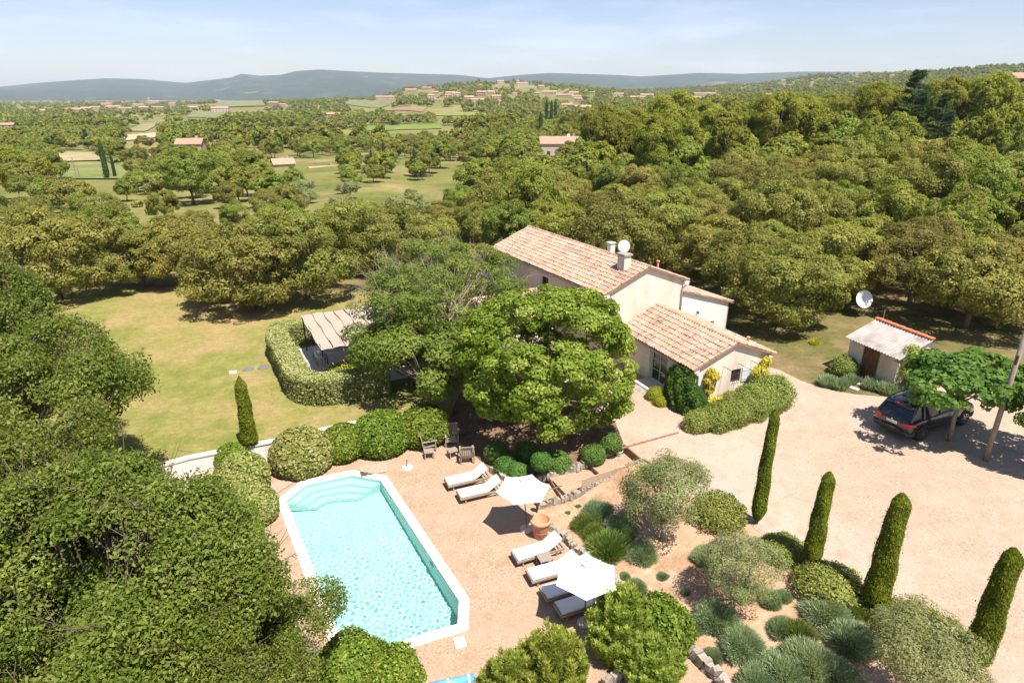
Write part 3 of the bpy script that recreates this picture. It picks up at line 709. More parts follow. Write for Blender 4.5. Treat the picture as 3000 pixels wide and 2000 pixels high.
vp = MB().tube([(4.6, .9, 5.3), (4.6, .9, 5.72)], .07, 10); vpo = vp.build('vent_pipe', M['terracotta'], house); MB().tube([(4.6, .9, 5.74), (4.6, .9, 5.80)], .11, 10).build('vent_cap', M['terracotta'], vpo)

def loc_of(wx, wy):                                         # world -> house coordinates
    d = Vector((wx, wy)) - main_c; return d.dot(u_), d.dot(v_)

# front wing, single storey, its own slight turn
WA = R(24.5)
wing_c = Vector((9.35, 29.22)); wing = bpy.data.objects.new('front_wing', None); COL.objects.link(wing); wing.parent = house
hx, hy = loc_of(wing_c.x, wing_c.y); wing.location = (hx, hy, 0.0); wing.rotation_euler.z = WA - HA
class _W:                                                    # world placement of the wing for sorting its tiles
    location = Vector((wing_c.x, wing_c.y, .85)); rotation_euler = type('e', (), {'z': WA})
def wing_block():
    x0, x1, y0, y1, ze, zr = 0, 4.75, 0, 6.6, 2.28, 3.2
    global _tiles
    class Root: pass
    front = [(2.35, 3.0, 0.95, 1.70)]; left = [(2.3, 3.75, 0.12, 2.05)]
    # reuse gable_block with the wing as root; sorting uses the root location, so hand it the world one
    keep = (wing.location.copy(), wing.rotation_euler.z)
    wing.location = _W.location; wing.rotation_euler.z = WA
    wl_, wr_ = gable_block(wing, x0, x1, y0, y1, ze, zr, M['white_render'], front_open=front, left_open=left, single=300, seed=8, ov=.36, ovg=.2)
    wing.location, wing.rotation_euler.z = keep
    window(wing, (0, 0, 0), (1, 0, 0), (0, -1, 0), 2.35, 3.0, .95, 1.70, (2, 1), frame_m=M['old_wood'], bars=True)
    # white shutter folded back against the wall
    sh = MB(); sh.box((3.36, -.03, 1.325), (.58, .04, .80)); so = sh.build('shutter', M['grey_paint'], wing)
    for zz in (1.08, 1.57): MB().box((3.36, -.058, zz), (.56, .014, .07)).build('batten', M['grey_paint'], so)
    # glazed door, shutters of boards beside it
    LY_ = y1
    window(wing, (0, y1, 0), (0, -1, 0), (-1, 0, 0), LY_ - 3.75, LY_ - 2.3, .12, 2.05, (2, 3), name='glazed_door', frame_m=M['grey_paint'])
    for (ya, yb) in ((1.55, 2.25), (3.80, 4.50)):
        s_ = MB().box((-.025, (ya + yb) / 2, 1.1), (.03, yb - ya, 1.95)); so = s_.build('shutter', M['grey_paint'], wing)
        nb = 7
        for k in range(nb): MB().box((-.048, (ya + yb) / 2, .2 + k * .29), (.014, yb - ya - .02, .265)).build('plank', M['grey_paint'], so)
    gutter(wing, -.42, -.1, y1, 2.18, -1); downpipe(wing, [(-.42, .06, 2.12), (-.36, .05, 1.98), (.09, -.06, 1.82), (.09, -.06, -.1)])
    downpipe(wing, [(x1 + .30, .06, 2.10), (x1 + .05, -.06, 1.95), (x1 - .09, -.06, 1.8), (x1 - .09, -.06, -.1)])
    for xx in (.0, x1): MB().box((xx + (-.1 if xx < 1 else .1), -.06, 2.12), (.3, .2, .16)).build('eave_block', M['white_render'], wing)
    # door steps
    MB().box((-.45, 3.0, .0), (.9, 2.0, .12)).build('door_step', M['slab'], wing, bevel=.01)
    MB().box((-1.12, 3.0, -.10), (.42, 2.3, .16)).build('door_step', M['stone'], wing, bevel=.015)
    v1 = MB().tube([(4.35, 1.1, 2.45), (4.35, 1.1, 2.8)], .06, 10).build('vent_pipe', M['terracotta'], wing)
    MB().tube([(4.35, 1.1, 2.81), (4.35, 1.1, 2.87)], .10, 10).build('vent_cap', M['terracotta'], v1)
    # rods for the climbing plants
    for x in (1.75, 2.75, 3.65): MB().tube([(x, -.01, 2.02), (x + .05, -1.0, 2.0)], .014, 6).build('trellis_rod', M['iron'], wing)
    return wl_, wr_
wing_wall, wing_roof = wing_block()

# lean-to annex behind, sloping away to the right
def annex():
    x0, x1, y0, y1 = 6.15, 10.9, .65, 5.2; zl, zr_ = 3.75, 2.25; b = -.6
    mb = MB(); facade(mb, (x0, y0, b), (1, 0, 0), x1 - x0, zr_ - b, [(2.3, 3.6, .7, 1.75)], (0, -1, 0))
    mb.add([(x0, y0, zr_), (x1, y0, zr_), (x0, y0, zl)], [(0, 1, 2)]); mb.add([(x1, y0, b), (x1, y1, b), (x1, y1, zr_), (x1, y0, zr_)], [(0, 1, 2, 3)])
    mb.add([(x0, y1, b), (x1, y1, b), (x1, y1, zr_), (x0, y1, zl)], [(3, 2, 1, 0)])
    for k in range(10):                                      # shallow arch over the opening
        pass
    wl_ = mb.build('annex_wall', M['white_wall'], house)
    window(house, (x0, y0, 0), (1, 0, 0), (0, -1, 0), 2.3, 3.6, .7 - b + b, 1.75, (2, 2), frame_m=M['white_paint'])
    s = Vector((x0 - x1, 0, zl - zr_)); Ls = s.length; s /= Ls; a = Vector((0, 1, 0)); o = Vector((x1, y0 - .15, zr_ + .08)) - s * .3
    rf = MB(); roof_plane(rf, o, a, s, y1 - y0 + .3, Ls + .3); ro = rf.build('annex_roof', M['tile_base'], house)
    rg = np.random.default_rng(4); tiles_joined(tile_frames(o, a, s, a.cross(s).normalized(), y1 - y0 + .3, Ls + .3, rg), ro, rg)
    p0, p1 = Vector((x1 + .25, y0 - .12, zr_ - .02)), Vector((x0, y0 - .12, zl + .06))
    MB().add([p0, p1, p1 + Vector((0, 0, .06)), p0 + Vector((0, 0, .06)), p0 + Vector((0, .1, 0)), p1 + Vector((0, .1, 0)), p1 + Vector((0, .1, .06)), p0 + Vector((0, .1, .06))], [(0, 1, 2, 3), (7, 6, 5, 4), (0, 4, 5, 1), (3, 2, 6, 7)]).build('verge', M['mortar'], ro)
    gutter(house, x1 + .34, y0 - .1, y1, zr_ - .05, 1); downpipe(house, [(x1 + .34, y0, zr_ - .1), (x1 + .05, y0 + .05, zr_ - .45), (x1 + .05, y0 + .05, -.3)])
    lamp = MB().tube([(x0 + 1.9, y0, 2.05), (x0 + 1.9, y0 - .12, 2.05)], .03, 8); lo = lamp.build('wall_lamp', M['iron'], house)
    MB().tube([(x0 + 1.9, y0 - .12, 2.12), (x0 + 1.9, y0 - .14, 1.95)], [.04, .07], 8).build('lamp_shade', M['iron'], lo)
annex()

# low wing on the garden side, behind the trees
def garden_wing():
    x0, x1 = -9.6, .25; y0, y1, ze, zr = 4.4, 9.0, 2.05, 3.15; b = -.6; ym = (y0 + y1) / 2
    mb = MB()
    facade(mb, (x0, y0, b), (1, 0, 0), x1 - x0, ze - b, [(3.0, 4.2, .7, 2.55)], (0, -1, 0))
    mb.add([(x0, y1, b), (x0, y0, b), (x0, y0, ze), (x0, ym, zr), (x0, y1, ze)], [(0, 1, 2, 3, 4)])
    mb.add([(x1, y1, b), (x0, y1, b), (x0, y1, ze), (x1, y1, ze)], [(0, 1, 2, 3)])
    mb.build('garden_wing_wall', M['white_render'], house)
    window(house, (x0, y0, 0), (1, 0, 0), (0, -1, 0), 3.0, 4.2, .1, 1.95, (2, 3), name='glazed_door')
    rf = MB(); s = Vector((0, ym - y0, zr - ze)); Ls = s.length; s /= Ls; a = Vector((1, 0, 0)); o = Vector((x0 - .2, y0, ze + .09)) - s * .3
    roof_plane(rf, o, a, s, x1 - x0 + .2, Ls + .3)
    s2 = Vector((0, -s.y, s.z)); a2 = Vector((-1, 0, 0)); o2 = Vector((x1, y1, ze + .09)) - s2 * .3; roof_plane(rf, o2, a2, s2, x1 - x0 + .2, Ls + .3)
    ro = rf.build('garden_wing_roof', M['tile_base'], house); rg = np.random.default_rng(14)
    tiles_joined(tile_frames(o, a, s, a.cross(s).normalized(), x1 - x0 + .2, Ls + .3, rg) + tile_frames(o2, a2, s2, a2.cross(s2).normalized(), x1 - x0 + .2, Ls + .3, rg), ro, rg)
    ridge_tiles((x0 - .2, ym, zr + .14), (x1, ym, zr + .14), ro)
garden_wing()

# ------------------------------------------------------------------ satellite dishes
def dish(name, label, loc, face, r, foot):
    t = thing(name, label, 'satellite dish', foot)
    loc = Vector(loc) - Vector(foot); f = Vector(face).normalized()
    a = f.orthogonal().normalized(); a = Vector((0, 0, 1)).cross(f).normalized(); b = f.cross(a)
    mb = MB(); n, m_ = 28, 6; vs = []; fs = []
    for side in (0, 1):
        for i in range(m_ + 1):
            rr = r * i / m_
            for k in range(n):
                q = 2 * math.pi * k / n
                vs.append(loc + a * rr * math.cos(q) * .92 + b * rr * math.sin(q) + f * (0.16 * r * (rr / r) ** 2 - side * .012))
    for side in (0, 1):
        k0 = side * (m_ + 1) * n
        for i in range(m_):
            for k in range(n):
                q = (k0 + i * n + k, k0 + i * n + (k + 1) % n, k0 + (i + 1) * n + (k + 1) % n, k0 + (i + 1) * n + k); fs.append(q if side == 0 else q[::-1])
    mb.add(vs, fs); mb.build('reflector', M['white_paint'], t, smooth=True)
    arm = MB().tube([loc - b * r * .9 + f * .05, loc + f * r * 0.95 - b * .35 * r], .018, 6); ao = arm.build('feed_arm', M['zinc'], t)
    MB().tube([loc + f * r * .90 - b * .35 * r, loc + f * r * 1.12 - b * .30 * r], [.045, .06], 8).build('feed_horn', M['white_paint'], ao)
    MB().tube([(0, 0, 0), (0, 0, loc.z * .85), loc - f * .1], .03, 8).build('mast', M['zinc'], t)
    return t
fp = Vector((main_c.x, main_c.y)) + u_ * 3.55 + v_ * 2.9
dish('satellite_dish', 'round white satellite dish on the farmhouse ridge by the chimney', (fp.x, fp.y, 7.25), (-.1, -.96, .35), .38, (fp.x, fp.y, 6.45))
dish('satellite_dish', 'speckled white satellite dish standing at the wood edge behind the shed', (*at(1975, 728).xy, at(1975, 728).z + 1.3), (.0, -.92, .38), .62, tuple(at(1975, 728)))

# ------------------------------------------------------------------ garden shed
def shed():
    a0 = Vector((19.30, 33.55)); b0 = Vector((20.35, 30.55)); d = (b0 - a0); w = d.length; ang = math.atan2(d.y, d.x)
    gz = float(zat(19.9, 31.9))
    t = thing('garden_shed', 'small cream shed with corrugated roof and brown plank door', 'shed', (a0.x, a0.y, gz - .05), ang)
    D, ze, zr = 2.4, 2.05, 2.75
    mb = MB(); facade(mb, (0, 0, -.4), (1, 0, 0), w, ze + .4, [(1.02, 2.0, .4, 2.25)], (0, -1, 0))
    mb.add([(0, D, -.4), (0, 0, -.4), (0, 0, ze), (0, D * .75, zr), (0, D, zr - .2)], [(0, 1, 2, 3, 4)]); mb.add([(w, 0, -.4), (w, D, -.4), (w, D, zr - .2), (w, D * .75, zr), (w, 0, ze)], [(0, 1, 2, 3, 4)])
    mb.add([(w, D, -.4), (0, D, -.4), (0, D, zr - .2), (w, D, zr - .2)], [(0, 1, 2, 3)])
    mb.build('wall', M['shed_render'], t)
    # corrugated sheet: ridges run down the slope
    s = Vector((0, D * .75, zr - ze)); Ls = s.length + .38; s.normalize(); nrm = Vector((1, 0, 0)).cross(s).normalized()
    nx = 150; x = np.linspace(-.22, w + .22, nx); zc = .032 * np.sin(x * 2 * math.pi / .19)
    o = Vector((0, 0, ze + .09)) - s * .28; vs = []; fs = []
    for j in (0, 1):
        for th in (0, -.012):
            for i in range(nx):
                p = o + Vector((x[i], 0, 0)) + s * (Ls * j) + nrm * (zc[i] + th); vs.append(p)
    k = nx
    for i in range(nx - 1):
        fs.append((i, i + 1, 2 * k + i + 1, 2 * k + i)); fs.append((k + i, 3 * k + i, 3 * k + i + 1, k + i + 1)); fs.append((i, k + i, k + i + 1, i + 1))
    ro = MB().add(vs, fs).build('roof', M['fibro'], t)
    s2 = Vector((0, D * .25 + .25, -.35)).normalized()
    top = o + s * Ls
    MB().add([(-.2, top.y, top.z - .01), (w + .2, top.y, top.z - .01), (w + .2, D + .25, zr - .28), (-.2, D + .25, zr - .28)], [(0, 1, 2, 3)]).build('back_slope', M['fibro'], ro)
    ridge_tiles((w + .2, top.y, top.z + .04), (-.2, top.y, top.z + .04), ro, .42, .13, mt=M['red_tile'])
    dr = MB().box((1.51, .12, .93), (.94, .04, 1.86)); do = dr.build('door', M['old_wood'], t)
    for i in range(6): MB().box((1.51 - .47 + .078 + i * .157, .085, .92), (.148, .03, 1.80)).build('plank', M['old_wood'], do)
    MB().box((1.51, .02, 1.90), (1.06, .08, .10)).build('door_frame', M['old_wood'], do); MB().box((1.0, .03, .93), (.05, .06, 1.86)).build('door_frame', M['old_wood'], do); MB().box((2.02, .03, .93), (.05, .06, 1.86)).build('door_frame', M['old_wood'], do)
    MB().box((1.86, .055, .95), (.03, .05, .16)).build('door_handle', M['iron'], do)
    MB().tube([(.12, top.y + .1, zr - .3), (.12, top.y + .1, zr + .75)], .022, 6).build('roof_mast', M['grey_bark'], t)
    return t
shed()

# ------------------------------------------------------------------ white retaining wall behind the pool bushes
def white_wall():
    t = thing('garden_wall', 'low white rendered wall with flat coping below the lawn', 'wall', (WALL[0][0], WALL[0][1], 0)); o = Vector((WALL[0][0], WALL[0][1], 0))
    for i in range(len(WALL) - 1):
        a, b = WALL[i], WALL[i + 1]; d = (b - a) / np.linalg.norm(b - a); nrm = np.array((-d[1], d[0])) * .12
        q = [a - nrm, b - nrm, b + nrm, a + nrm]; MB().prism([p - np.array(o.xy) for p in q], -.1, .88).build('wall_section', M['white_wall'], t)
        L_ = np.linalg.norm(b - a); k = int(L_ / 1.0)
        for j in range(k):
            p0, p1 = a + d * (L_ * j / k + .004), a + d * (L_ * (j + 1) / k - .004); n2 = nrm * 1.35
            MB().prism([p - np.array(o.xy) for p in (p0 - n2, p1 - n2, p1 + n2, p0 + n2)], .883, .95).build('coping_slab', M['slab'], t)
white_wall()

# ------------------------------------------------------------------ reed-roofed pergola and its patio
def pergola():
    A, B, D = Vector((-13.1, 37.0)), Vector((-10.35, 31.6)), Vector((-8.3, 40.0)); ex = (D - A); ey = (B - A); wx, wy = 5.4, ey.length
    ang = math.atan2(ey.y, ey.x) + math.pi / 2; zt = 2.25
    t = thing('pergola', 'pergola roofed with grey reed mats behind the clipped hedge', 'pergola', (A.x, A.y, .82), ang)
    # local: x along the far edge to the right, y towards the camera is negative
    rg = np.random.default_rng(2)
    for i, (x, y) in enumerate(((0.1, -.1), (wx - .1, -.1), (.1, -wy + .1), (wx - .1, -wy + .1), (wx / 2, -wy + .1), (wx / 2, -.1))):
        MB().tube([(x, y, 0), (x, y, zt)], .045, 8).build('post', M['iron'], t)
    for y in (-.1, -wy / 2, -wy + .1): MB().tube([(0, y, zt), (wx, y, zt)], .035, 8).build('beam', M['iron'], t)
    for x in (.1, wx * .5, wx - .1): MB().tube([(x, 0, zt + .05), (x, -wy, zt + .05)], .03, 8).build('beam', M['iron'], t)
    # reed mats: narrow strips side by side, sagging a little
    ns = 8
    for k in range(ns):
        x0, x1 = wx * k / ns + .012, wx * (k + 1) / ns - .012; n = 14; vs = []; fs = []
        for j in range(n + 1):
            y = .15 - (wy + .3) * j / n; wob = .05 * math.sin(j * 1.1 + k) + rg.normal(0, .012); zz = zt + .11 + .03 * math.sin(j * .9 + k * 1.7)
            for (x, dz) in ((x0 + wob * .6, -.018), ((x0 + x1) / 2 + wob * .6, .012), (x1 + wob * .6, -.018)): vs.append((x, y, zz + dz))
        for j in range(n):
            for c in (0, 1): fs.append((j * 3 + c, (j + 1) * 3 + c, (j + 1) * 3 + c + 1, j * 3 + c + 1))
        m_ = MB().add(vs, fs); o = m_.build('reed_mat', M['reed'], t); sd = o.modifiers.new('thick', 'SOLIDIFY'); sd.thickness = .02
        if k: 
            rp = MB().tube([(x0 - .01 + .05 * .6 * math.sin(j * 1.1 + k), .15 - (wy + .3) * j / n, zt + .135 + .03 * math.sin(j * .9 + k * 1.7)) for j in range(n + 1)], .016, 5); rp.build('batten', M['old_wood'], t)
    pt = MB().prism([(-.6, .5), (-.6, -wy - .7), (wx + 2.5, -wy - .7), (wx + 2.5, .5)], .0, .05); po = link('patio', pt.mesh('patio'), M['slab']); po.location = (A.x, A.y, .83); po.rotation_euler.z = ang; tag(po, 'pale stone patio under the reed pergola', None, None, 'structure')
    def W(x, y, z=.88): p = Matrix.Rotation(ang, 3, 'Z') @ Vector((x, y, 0)); return (A.x + p.x, A.y + p.y, z)
    # white folding chairs at a table
    tb = thing('patio_table', 'pale table under the reed pergola', 'table', W(1.6, -2.4), ang)
    MB().box((0, 0, .72), (1.7, .9, .04)).build('table_top', M['slab'], tb)
    for x in (-.75, .75):
        for y in (-.36, .36): MB().box((x, y, .35), (.05, .05, .70)).build('leg', M['iron'], tb)
    for k, (x, y, rz, lb) in enumerate(((.45, -1.75, R(80), 'white slatted patio chair at the open corner of the pergola'), (.45, -2.75, R(95), 'white slatted patio chair under the pergola, nearer the hedge corner'))):
        c = thing('patio_chair', lb, 'chair', W(x, y), ang + rz)
        for j in range(4): MB().box((0, -.17 + j * .115, .45), (.44, .085, .025)).build('slat', M['white_paint'], c)
        for j in range(4): MB().box((0, .24 + j * .015, .58 + j * .10), (.44, .02, .07)).build('slat', M['white_paint'], c)
        for sx in (-.21, .21):
            for sy in (-.2, .22): MB().tube([(sx, sy, 0), (sx, sy + (.06 if sy > 0 else 0), .92 if sy > 0 else .45)], .015, 6).build('leg', M['iron'], c)
pergola()

# ------------------------------------------------------------------ things on the lawn
for Fx, Fy, lb in ((570, 849, 'round black manhole cover nearer the white slab on the lawn'), (605, 845, 'round black manhole cover nearer the hedge on the lawn')):
    p = at(Fx, Fy); o = MB().lathe([(0, .05), (.30, .05), (.32, .03), (.32, 0)], 20).build('manhole_cover', M['manhole']); o.location = p + Vector((0, 0, .015)); tag(o, lb, 'manhole cover', 'manhole covers on the lawn')
p = at(536, 856); o = MB().box((0, 0, .03), (.42, .34, .06)).build('inspection_slab', M['slab'], bevel=.008); o.location = p + Vector((0, 0, .015)); o.rotation_euler.z = .3; tag(o, 'small white concrete slab lying on the lawn', 'slab')

# ------------------------------------------------------------------ stone edgings, each stone its own piece
def stones_mesh(k):
    rg = np.random.default_rng(100 + k); mb = MB()
    base = [(x, y, z) for x in (-1, 1) for y in (-1, 1) for z in (-1, 1)]
    vs = [Vector(p) * .5 * rg.uniform(.55, 1.12) + Vector(rg.normal(0, .05, 3)) for p in base]
    return MB().add(vs, [(0, 1, 3, 2), (4, 6, 7, 5), (0, 4, 5, 1), (2, 3, 7, 6), (0, 2, 6, 4), (1, 5, 7, 3)]).mesh('stone')
STONES = [stones_mesh(k) for k in range(7)]
for s in STONES: s.materials.append(M['stone'])
def edging(name, label, pts, zs, h, wdt, step, seed, lean=0.0, courses=1):
    rg = np.random.default_rng(seed); pts = [np.array(p) for p in pts]
    t = thing(name, label, 'stone edging', (pts[0][0], pts[0][1], zs[0]))
    seg = [np.linalg.norm(b - a) for a, b in zip(pts[:-1], pts[1:])]; tot = sum(seg); s = 0.0
    while s < tot:
        d = s; i = 0
        while i < len(seg) - 1 and d > seg[i]: d -= seg[i]; i += 1
        f = min(1, d / seg[i]); p = pts[i] + (pts[i + 1] - pts[i]) * f; z = zs[i] + (zs[i + 1] - zs[i]) * f
        ang = math.atan2(*(pts[i + 1] - pts[i])[::-1]); wd = step * rg.uniform(.75, 1.15)
        for c in range(courses):
            o = bpy.data.objects.new('stone', STONES[rg.integers(7)]); COL.objects.link(o); o.parent = t
            hh = h / courses * rg.uniform(.8, 1.2)
            o.scale = (wd * 1.02, wdt * rg.uniform(.85, 1.15), hh * 1.15)
            o.location = (p[0] - pts[0][0] + rg.normal(0, .015), p[1] - pts[0][1] + rg.normal(0, .015), z - zs[0] + hh * (c + .45) - .02)
            o.rotation_euler = (rg.normal(0, .15), rg.normal(0, .15) + lean, ang + rg.normal(0, .1))
        s += wd
    return t
e_u = [PF(x, y, .1) for x, y in EDGE_U]
edging('stone_edging', 'row of upright grey stones holding the bed under the lime tree', e_u, [.02, .02, .05, .18, .32, .5], .30, .30, .17, 1, .12)
e_l = [PF(x, y, .1) for x, y in EDGE_L]
edging('stone_edging', 'row of small upright stones between the stepped path and lavender garden', e_l, [.0, .1, .28, .42, .62], .22, .2, .15, 2, .12)
e_r = [PF(x, y, .05) for x, y in EDGE_R[1:7]]
edging('stone_edging', 'low stone edging behind the loungers, from terracotta pot to conifer', e_r, [0.0] * 6, .26, .26, .17, 3, .1)
e_b = [PF(x, y, .05) for x, y in [(1572, 1488), (1600, 1512), (1632, 1545), (1668, 1585)]]
edging('stone_edging', 'dry stone edging of the garden at the foot of the picture', e_b, [0.0] * 4, .42, .3, .2, 4, 0, 2)
e_c = [PF(x, y, .05) for x, y in [(1388, 1572), (1430, 1548), (1478, 1536)]]
edging('stone_edging', 'short stone edging below the conifer bushes', e_c, [0.0] * 3, .3, .25, .16, 5, .1)

# step risers of the path and the long rusty strip across the drive
def bar(name, label, a, b, z, h, w, m_, cat):
    a, b = Vector((*a, z)), Vector((*b, z)); d = b - a; o = MB().box((0, 0, 0), (d.length, w, h)).build(name, m_); o.location = (a + b) / 2; o.rotation_euler.z = math.atan2(d.y, d.x); tag(o, label, cat)
bar('step_riser', 'rust-edged riser at the foot of the stepped path', PF(1259, 1098, .1), PF(1292, 1149, .1), .10, .20, .04, M['rust'], 'step riser')
bar('step_riser', 'rusty riser halfway up the stepped path', PF(1352, 1078, .1), PF(1388, 1114, .1), .315, .22, .05, M['rust'], 'step riser')
bar('step_riser', 'top riser where the path meets the driveway', PF(1431, 1050, .1), PF(1470, 1084, .1), .60, .38, .05, M['rust'], 'step riser')
bar('drain_strip', 'long brown strip set across the gravel by the house', PF(1428, 1030, .8), PF(1558, 994, .8), .82, .05, .11, M['rust'], 'drain strip')

# ------------------------------------------------------------------ sun loungers
def make_lounger():
    t = thing('sun_lounger', 'x', 'sun lounger')
    # local: foot end at x=0, head towards +x, width along y
    L_, W_ = 1.92, .64
    for s in (-1, 1): MB().box((L_ / 2, s * (W_ / 2 - .02), .27), (L_, .04, .085)).build('side_rail', M['teak'], t)
    for x in (.02, L_ - .02): MB().box((x, 0, .27), (.04, W_ - .085, .085)).build('end_rail', M['teak'], t)
    for x in (.25, 1.62):
        for s in (-1, 1): MB().box((x, s * (W_ / 2 - .065), .115), (.055, .045, .23)).build('leg', M['teak'], t)
    for k in range(11): MB().box((.11 + k * .105, 0, .315), (.07, W_ - .09, .018)).build('slat', M['teak'], t)
    ang = R(33); hx = 1.22
    for k in range(6):
        dd = .08 + k * .115; Mx = Matrix.Rotation(-ang, 4, 'Y'); MB().box((hx + dd * math.cos(ang), 0, .315 + dd * math.sin(ang)), (.075, W_ - .09, .018), M=Mx).build('slat', M['teak'], t)
    for s in (-1, 1):
        MB().tube([(hx, s * .25, .30), (hx + .72 * math.cos(ang), s * .25, .30 + .72 * math.sin(ang))], .018, 6).build('back_rail', M['teak'], t)
        MB().tube([(hx + .40 * math.cos(ang), s * .22, .30 + .40 * math.sin(ang)), (1.78, s * .22, .28)], .014, 6).build('back_strut', M['teak'], t)
    # mattress: one soft slab folded at the hip
    th = .075; prof = []; n = 22
    for i in range(n + 1):
        q = i / n * 1.98; 
        if q < 1.16: p = (.04 + q, .332)
        else:
            e = q - 1.16; bend = min(1, e / .16); a = ang * bend
            if e < .16: p = (.04 + 1.16 + e * math.cos(a * .5), .332 + e * math.sin(a * .5))
            else: p = (prof_x + (e - .16) * math.cos(ang), prof_z + (e - .16) * math.sin(ang))
            if e < .16: prof_x, prof_z = p
        prof.append(p)
    prof = [p for i, p in enumerate(prof) if i == 0 or p[0] > prof[i - 1][0] + .002]
    W2 = W_ / 2 - .03; vs = []; fs = []; ring = [(-W2, .0), (-W2 - .012, th * .5), (-W2 + .02, th), (0, th * 1.10), (W2 - .02, th), (W2 + .012, th * .5), (W2, .0)]
    for i, p in enumerate(prof):
        q0, q1 = prof[max(0, i - 1)], prof[min(len(prof) - 1, i + 1)]; dx, dz = q1[0] - q0[0], q1[1] - q0[1]; ln = math.hypot(dx, dz); nx, nz_ = -dz / ln, dx / ln
        for (y, h) in ring: vs.append((p[0] + nx * h, y, p[1] + nz_ * h))
    m_ = len(ring)
    for i in range(len(prof) - 1):
        for k in range(m_): fs.append((i * m_ + k, i * m_ + (k + 1) % m_, (i + 1) * m_ + (k + 1) % m_, (i + 1) * m_ + k))
    fs.append(tuple(range(m_))); fs.append(tuple(range((len(prof) - 1) * m_ + m_ - 1, (len(prof) - 1) * m_ - 1, -1)))
    mo = MB().add(vs, fs).build('mattress', M['cushion'], t, smooth=True)
    MB().box((.012, 0, .352), (.03, W_ - .12, .03)).build('piping', M['teak'], mo)
    return t
proto = make_lounger()
LG = 'white cushioned teak sun loungers on the pool terrace'
for i, (x, y, a, lb) in enumerate((
    (-2.86, 23.26, 23, 'sun lounger beside the slatted chairs, farthest from the camera'), (-2.26, 22.36, 22, 'sun lounger between the slatted chairs and the standing parasol'),
    (0.07, 18.55, 24, 'sun lounger by the terracotta pot and slatted side table'), (0.58, 17.57, 21, 'sunlit lounger beside the parasol, next to the slatted side table'),
    (1.04, 16.72, 22, 'sun lounger half shaded at the foot by the nearer parasol'), (1.47, 16.02, 22, 'sun lounger wholly in parasol shade, by the conifer bush'))):
    o = proto if i == 0 else copy_tree(proto)
    o.location = (x, y, 0); o.rotation_euler = (0, 0, R(a)); tag(o, lb, 'sun lounger', LG)

# ------------------------------------------------------------------ parasols
def parasol(label, base, lean, rot, h=2.42, rad=1.06):
    t = thing('parasol', label, 'parasol', (*base, 0))
    MB().lathe([(0, .075), (.10, .075), (.23, .055), (.26, .03), (.26, 0)], 24).build('base', M['slab'], t, smooth=True)
    MB().tube([(0, 0, .03), (0, 0, .40)], .028, 10).build('base_tube', M['zinc'], t)
    top = Vector((lean[0], lean[1], h)); MB().tube([(0, 0, .06), top], .019, 8).build('pole', M['old_wood'], t)
    n = 6; vs = [top + Vector((0, 0, .02))]; fs = []; ring = 5
    Mx = (top - Vector((0, 0, 0))).normalized(); 
    for j in range(1, ring + 1):
        f = j / ring
        for k in range(n):
            q0 = rot + 2 * math.pi * k / n
            for m_ in range(4):                                    # each panel dips between its ribs
                q = q0 + 2 * math.pi / n * m_ / 4; s = m_ / 4; sag = 1 - .105 * 4 * s * (1 - s) * f * 1.0
                # straight edge between ribs, slightly scooped
                rr = rad * f * (math.cos(math.pi / n) / math.cos((s - .5) * 2 * math.pi / n)) * (1 - .05 * 4 * s * (1 - s)) if m_ else rad * f
                vs.append(Vector((rr * math.cos(q), rr * math.sin(q), -.46 * f ** 1.08 - .03 * 4 * s * (1 - s) * f)) + top)
    N = n * 4
    for k in range(N): fs.append((0, 1 + k, 1 + (k + 1) % N))
    for j in range(ring - 1):
        for k in range(N): fs.append((1 + j * N + k, 1 + (j + 1) * N + k, 1 + (j + 1) * N + (k + 1) % N, 1 + j * N + (k + 1) % N))
    co = MB().add(vs, fs).build('canopy', M['canvas'], t); sd = co.modifiers.new('thick', 'SOLIDIFY'); sd.thickness = .006
    MB().lathe([(.0, .045), (.14, .0), (.16, -.035)], 6, tuple(top + Vector((0, 0, .03)))).build('vent_cap', M['canvas'], co)
    MB().tube([top, top + Vector((0, 0, .14))], [.02, .012], 6).build('finial', M['iron'], t)
    for k in range(n):
        q = rot + 2 * math.pi * k / n; MB().tube([top + Vector((0, 0, -.03)), top + Vector((rad * .98 * math.cos(q), rad * .98 * math.sin(q), -.49))], .009, 5).build('rib', M['old_wood'], t)
    return t
parasol('white hexagonal parasol standing between the two lounger groups', (.58, 20.52), (-.16, -.12), R(10))
parasol('white hexagonal parasol spread over the nearer loungers', (2.36, 15.78), (-.04, -.03), R(24))
bs = thing('umbrella_stand', 'empty white parasol stand alone on the gravel by the pool', 'umbrella stand', (-4.82, 24.94, 0))
MB().lathe([(0, .075), (.10, .075), (.23, .055), (.26, .03), (.26, 0)], 24).build('base', M['slab'], bs, smooth=True); MB().tube([(0, 0, .05), (0, 0, .42)], .028, 10).build('base_tube', M['zinc'], bs)

# ------------------------------------------------------------------ pots, tables, chairs, mats
def pot(label, loc, r, h, m_, cat='pot'):
    t = thing('plant_pot', label, cat, loc)
    MB().lathe([(r * .62, 0), (r * .66, .02), (r * .86, h * .78), (r * .88, h * .84)], 32).build('body', m_, t, smooth=True)
    MB().lathe([(r * .88, h * .835), (r, h * .85), (r * 1.03, h * .90), (r * 1.02, h * .97), (r * .96, h), (r * .88, h), (r * .84, h * .95), (r * .62, h * .35), (0, h * .34)], 32).build('rim', m_, t, smooth=True)
    MB().lathe([(r * .76, h * .34), (r * .785, h * .36), (r * .79, h * .385), (r * .775, h * .40)], 32).build('band', m_, t, smooth=True)
    return t
pot('big empty terracotta pot with thick rim beside the parasol', (1.10, 20.10, 0), .40, .82, M['terracotta'])

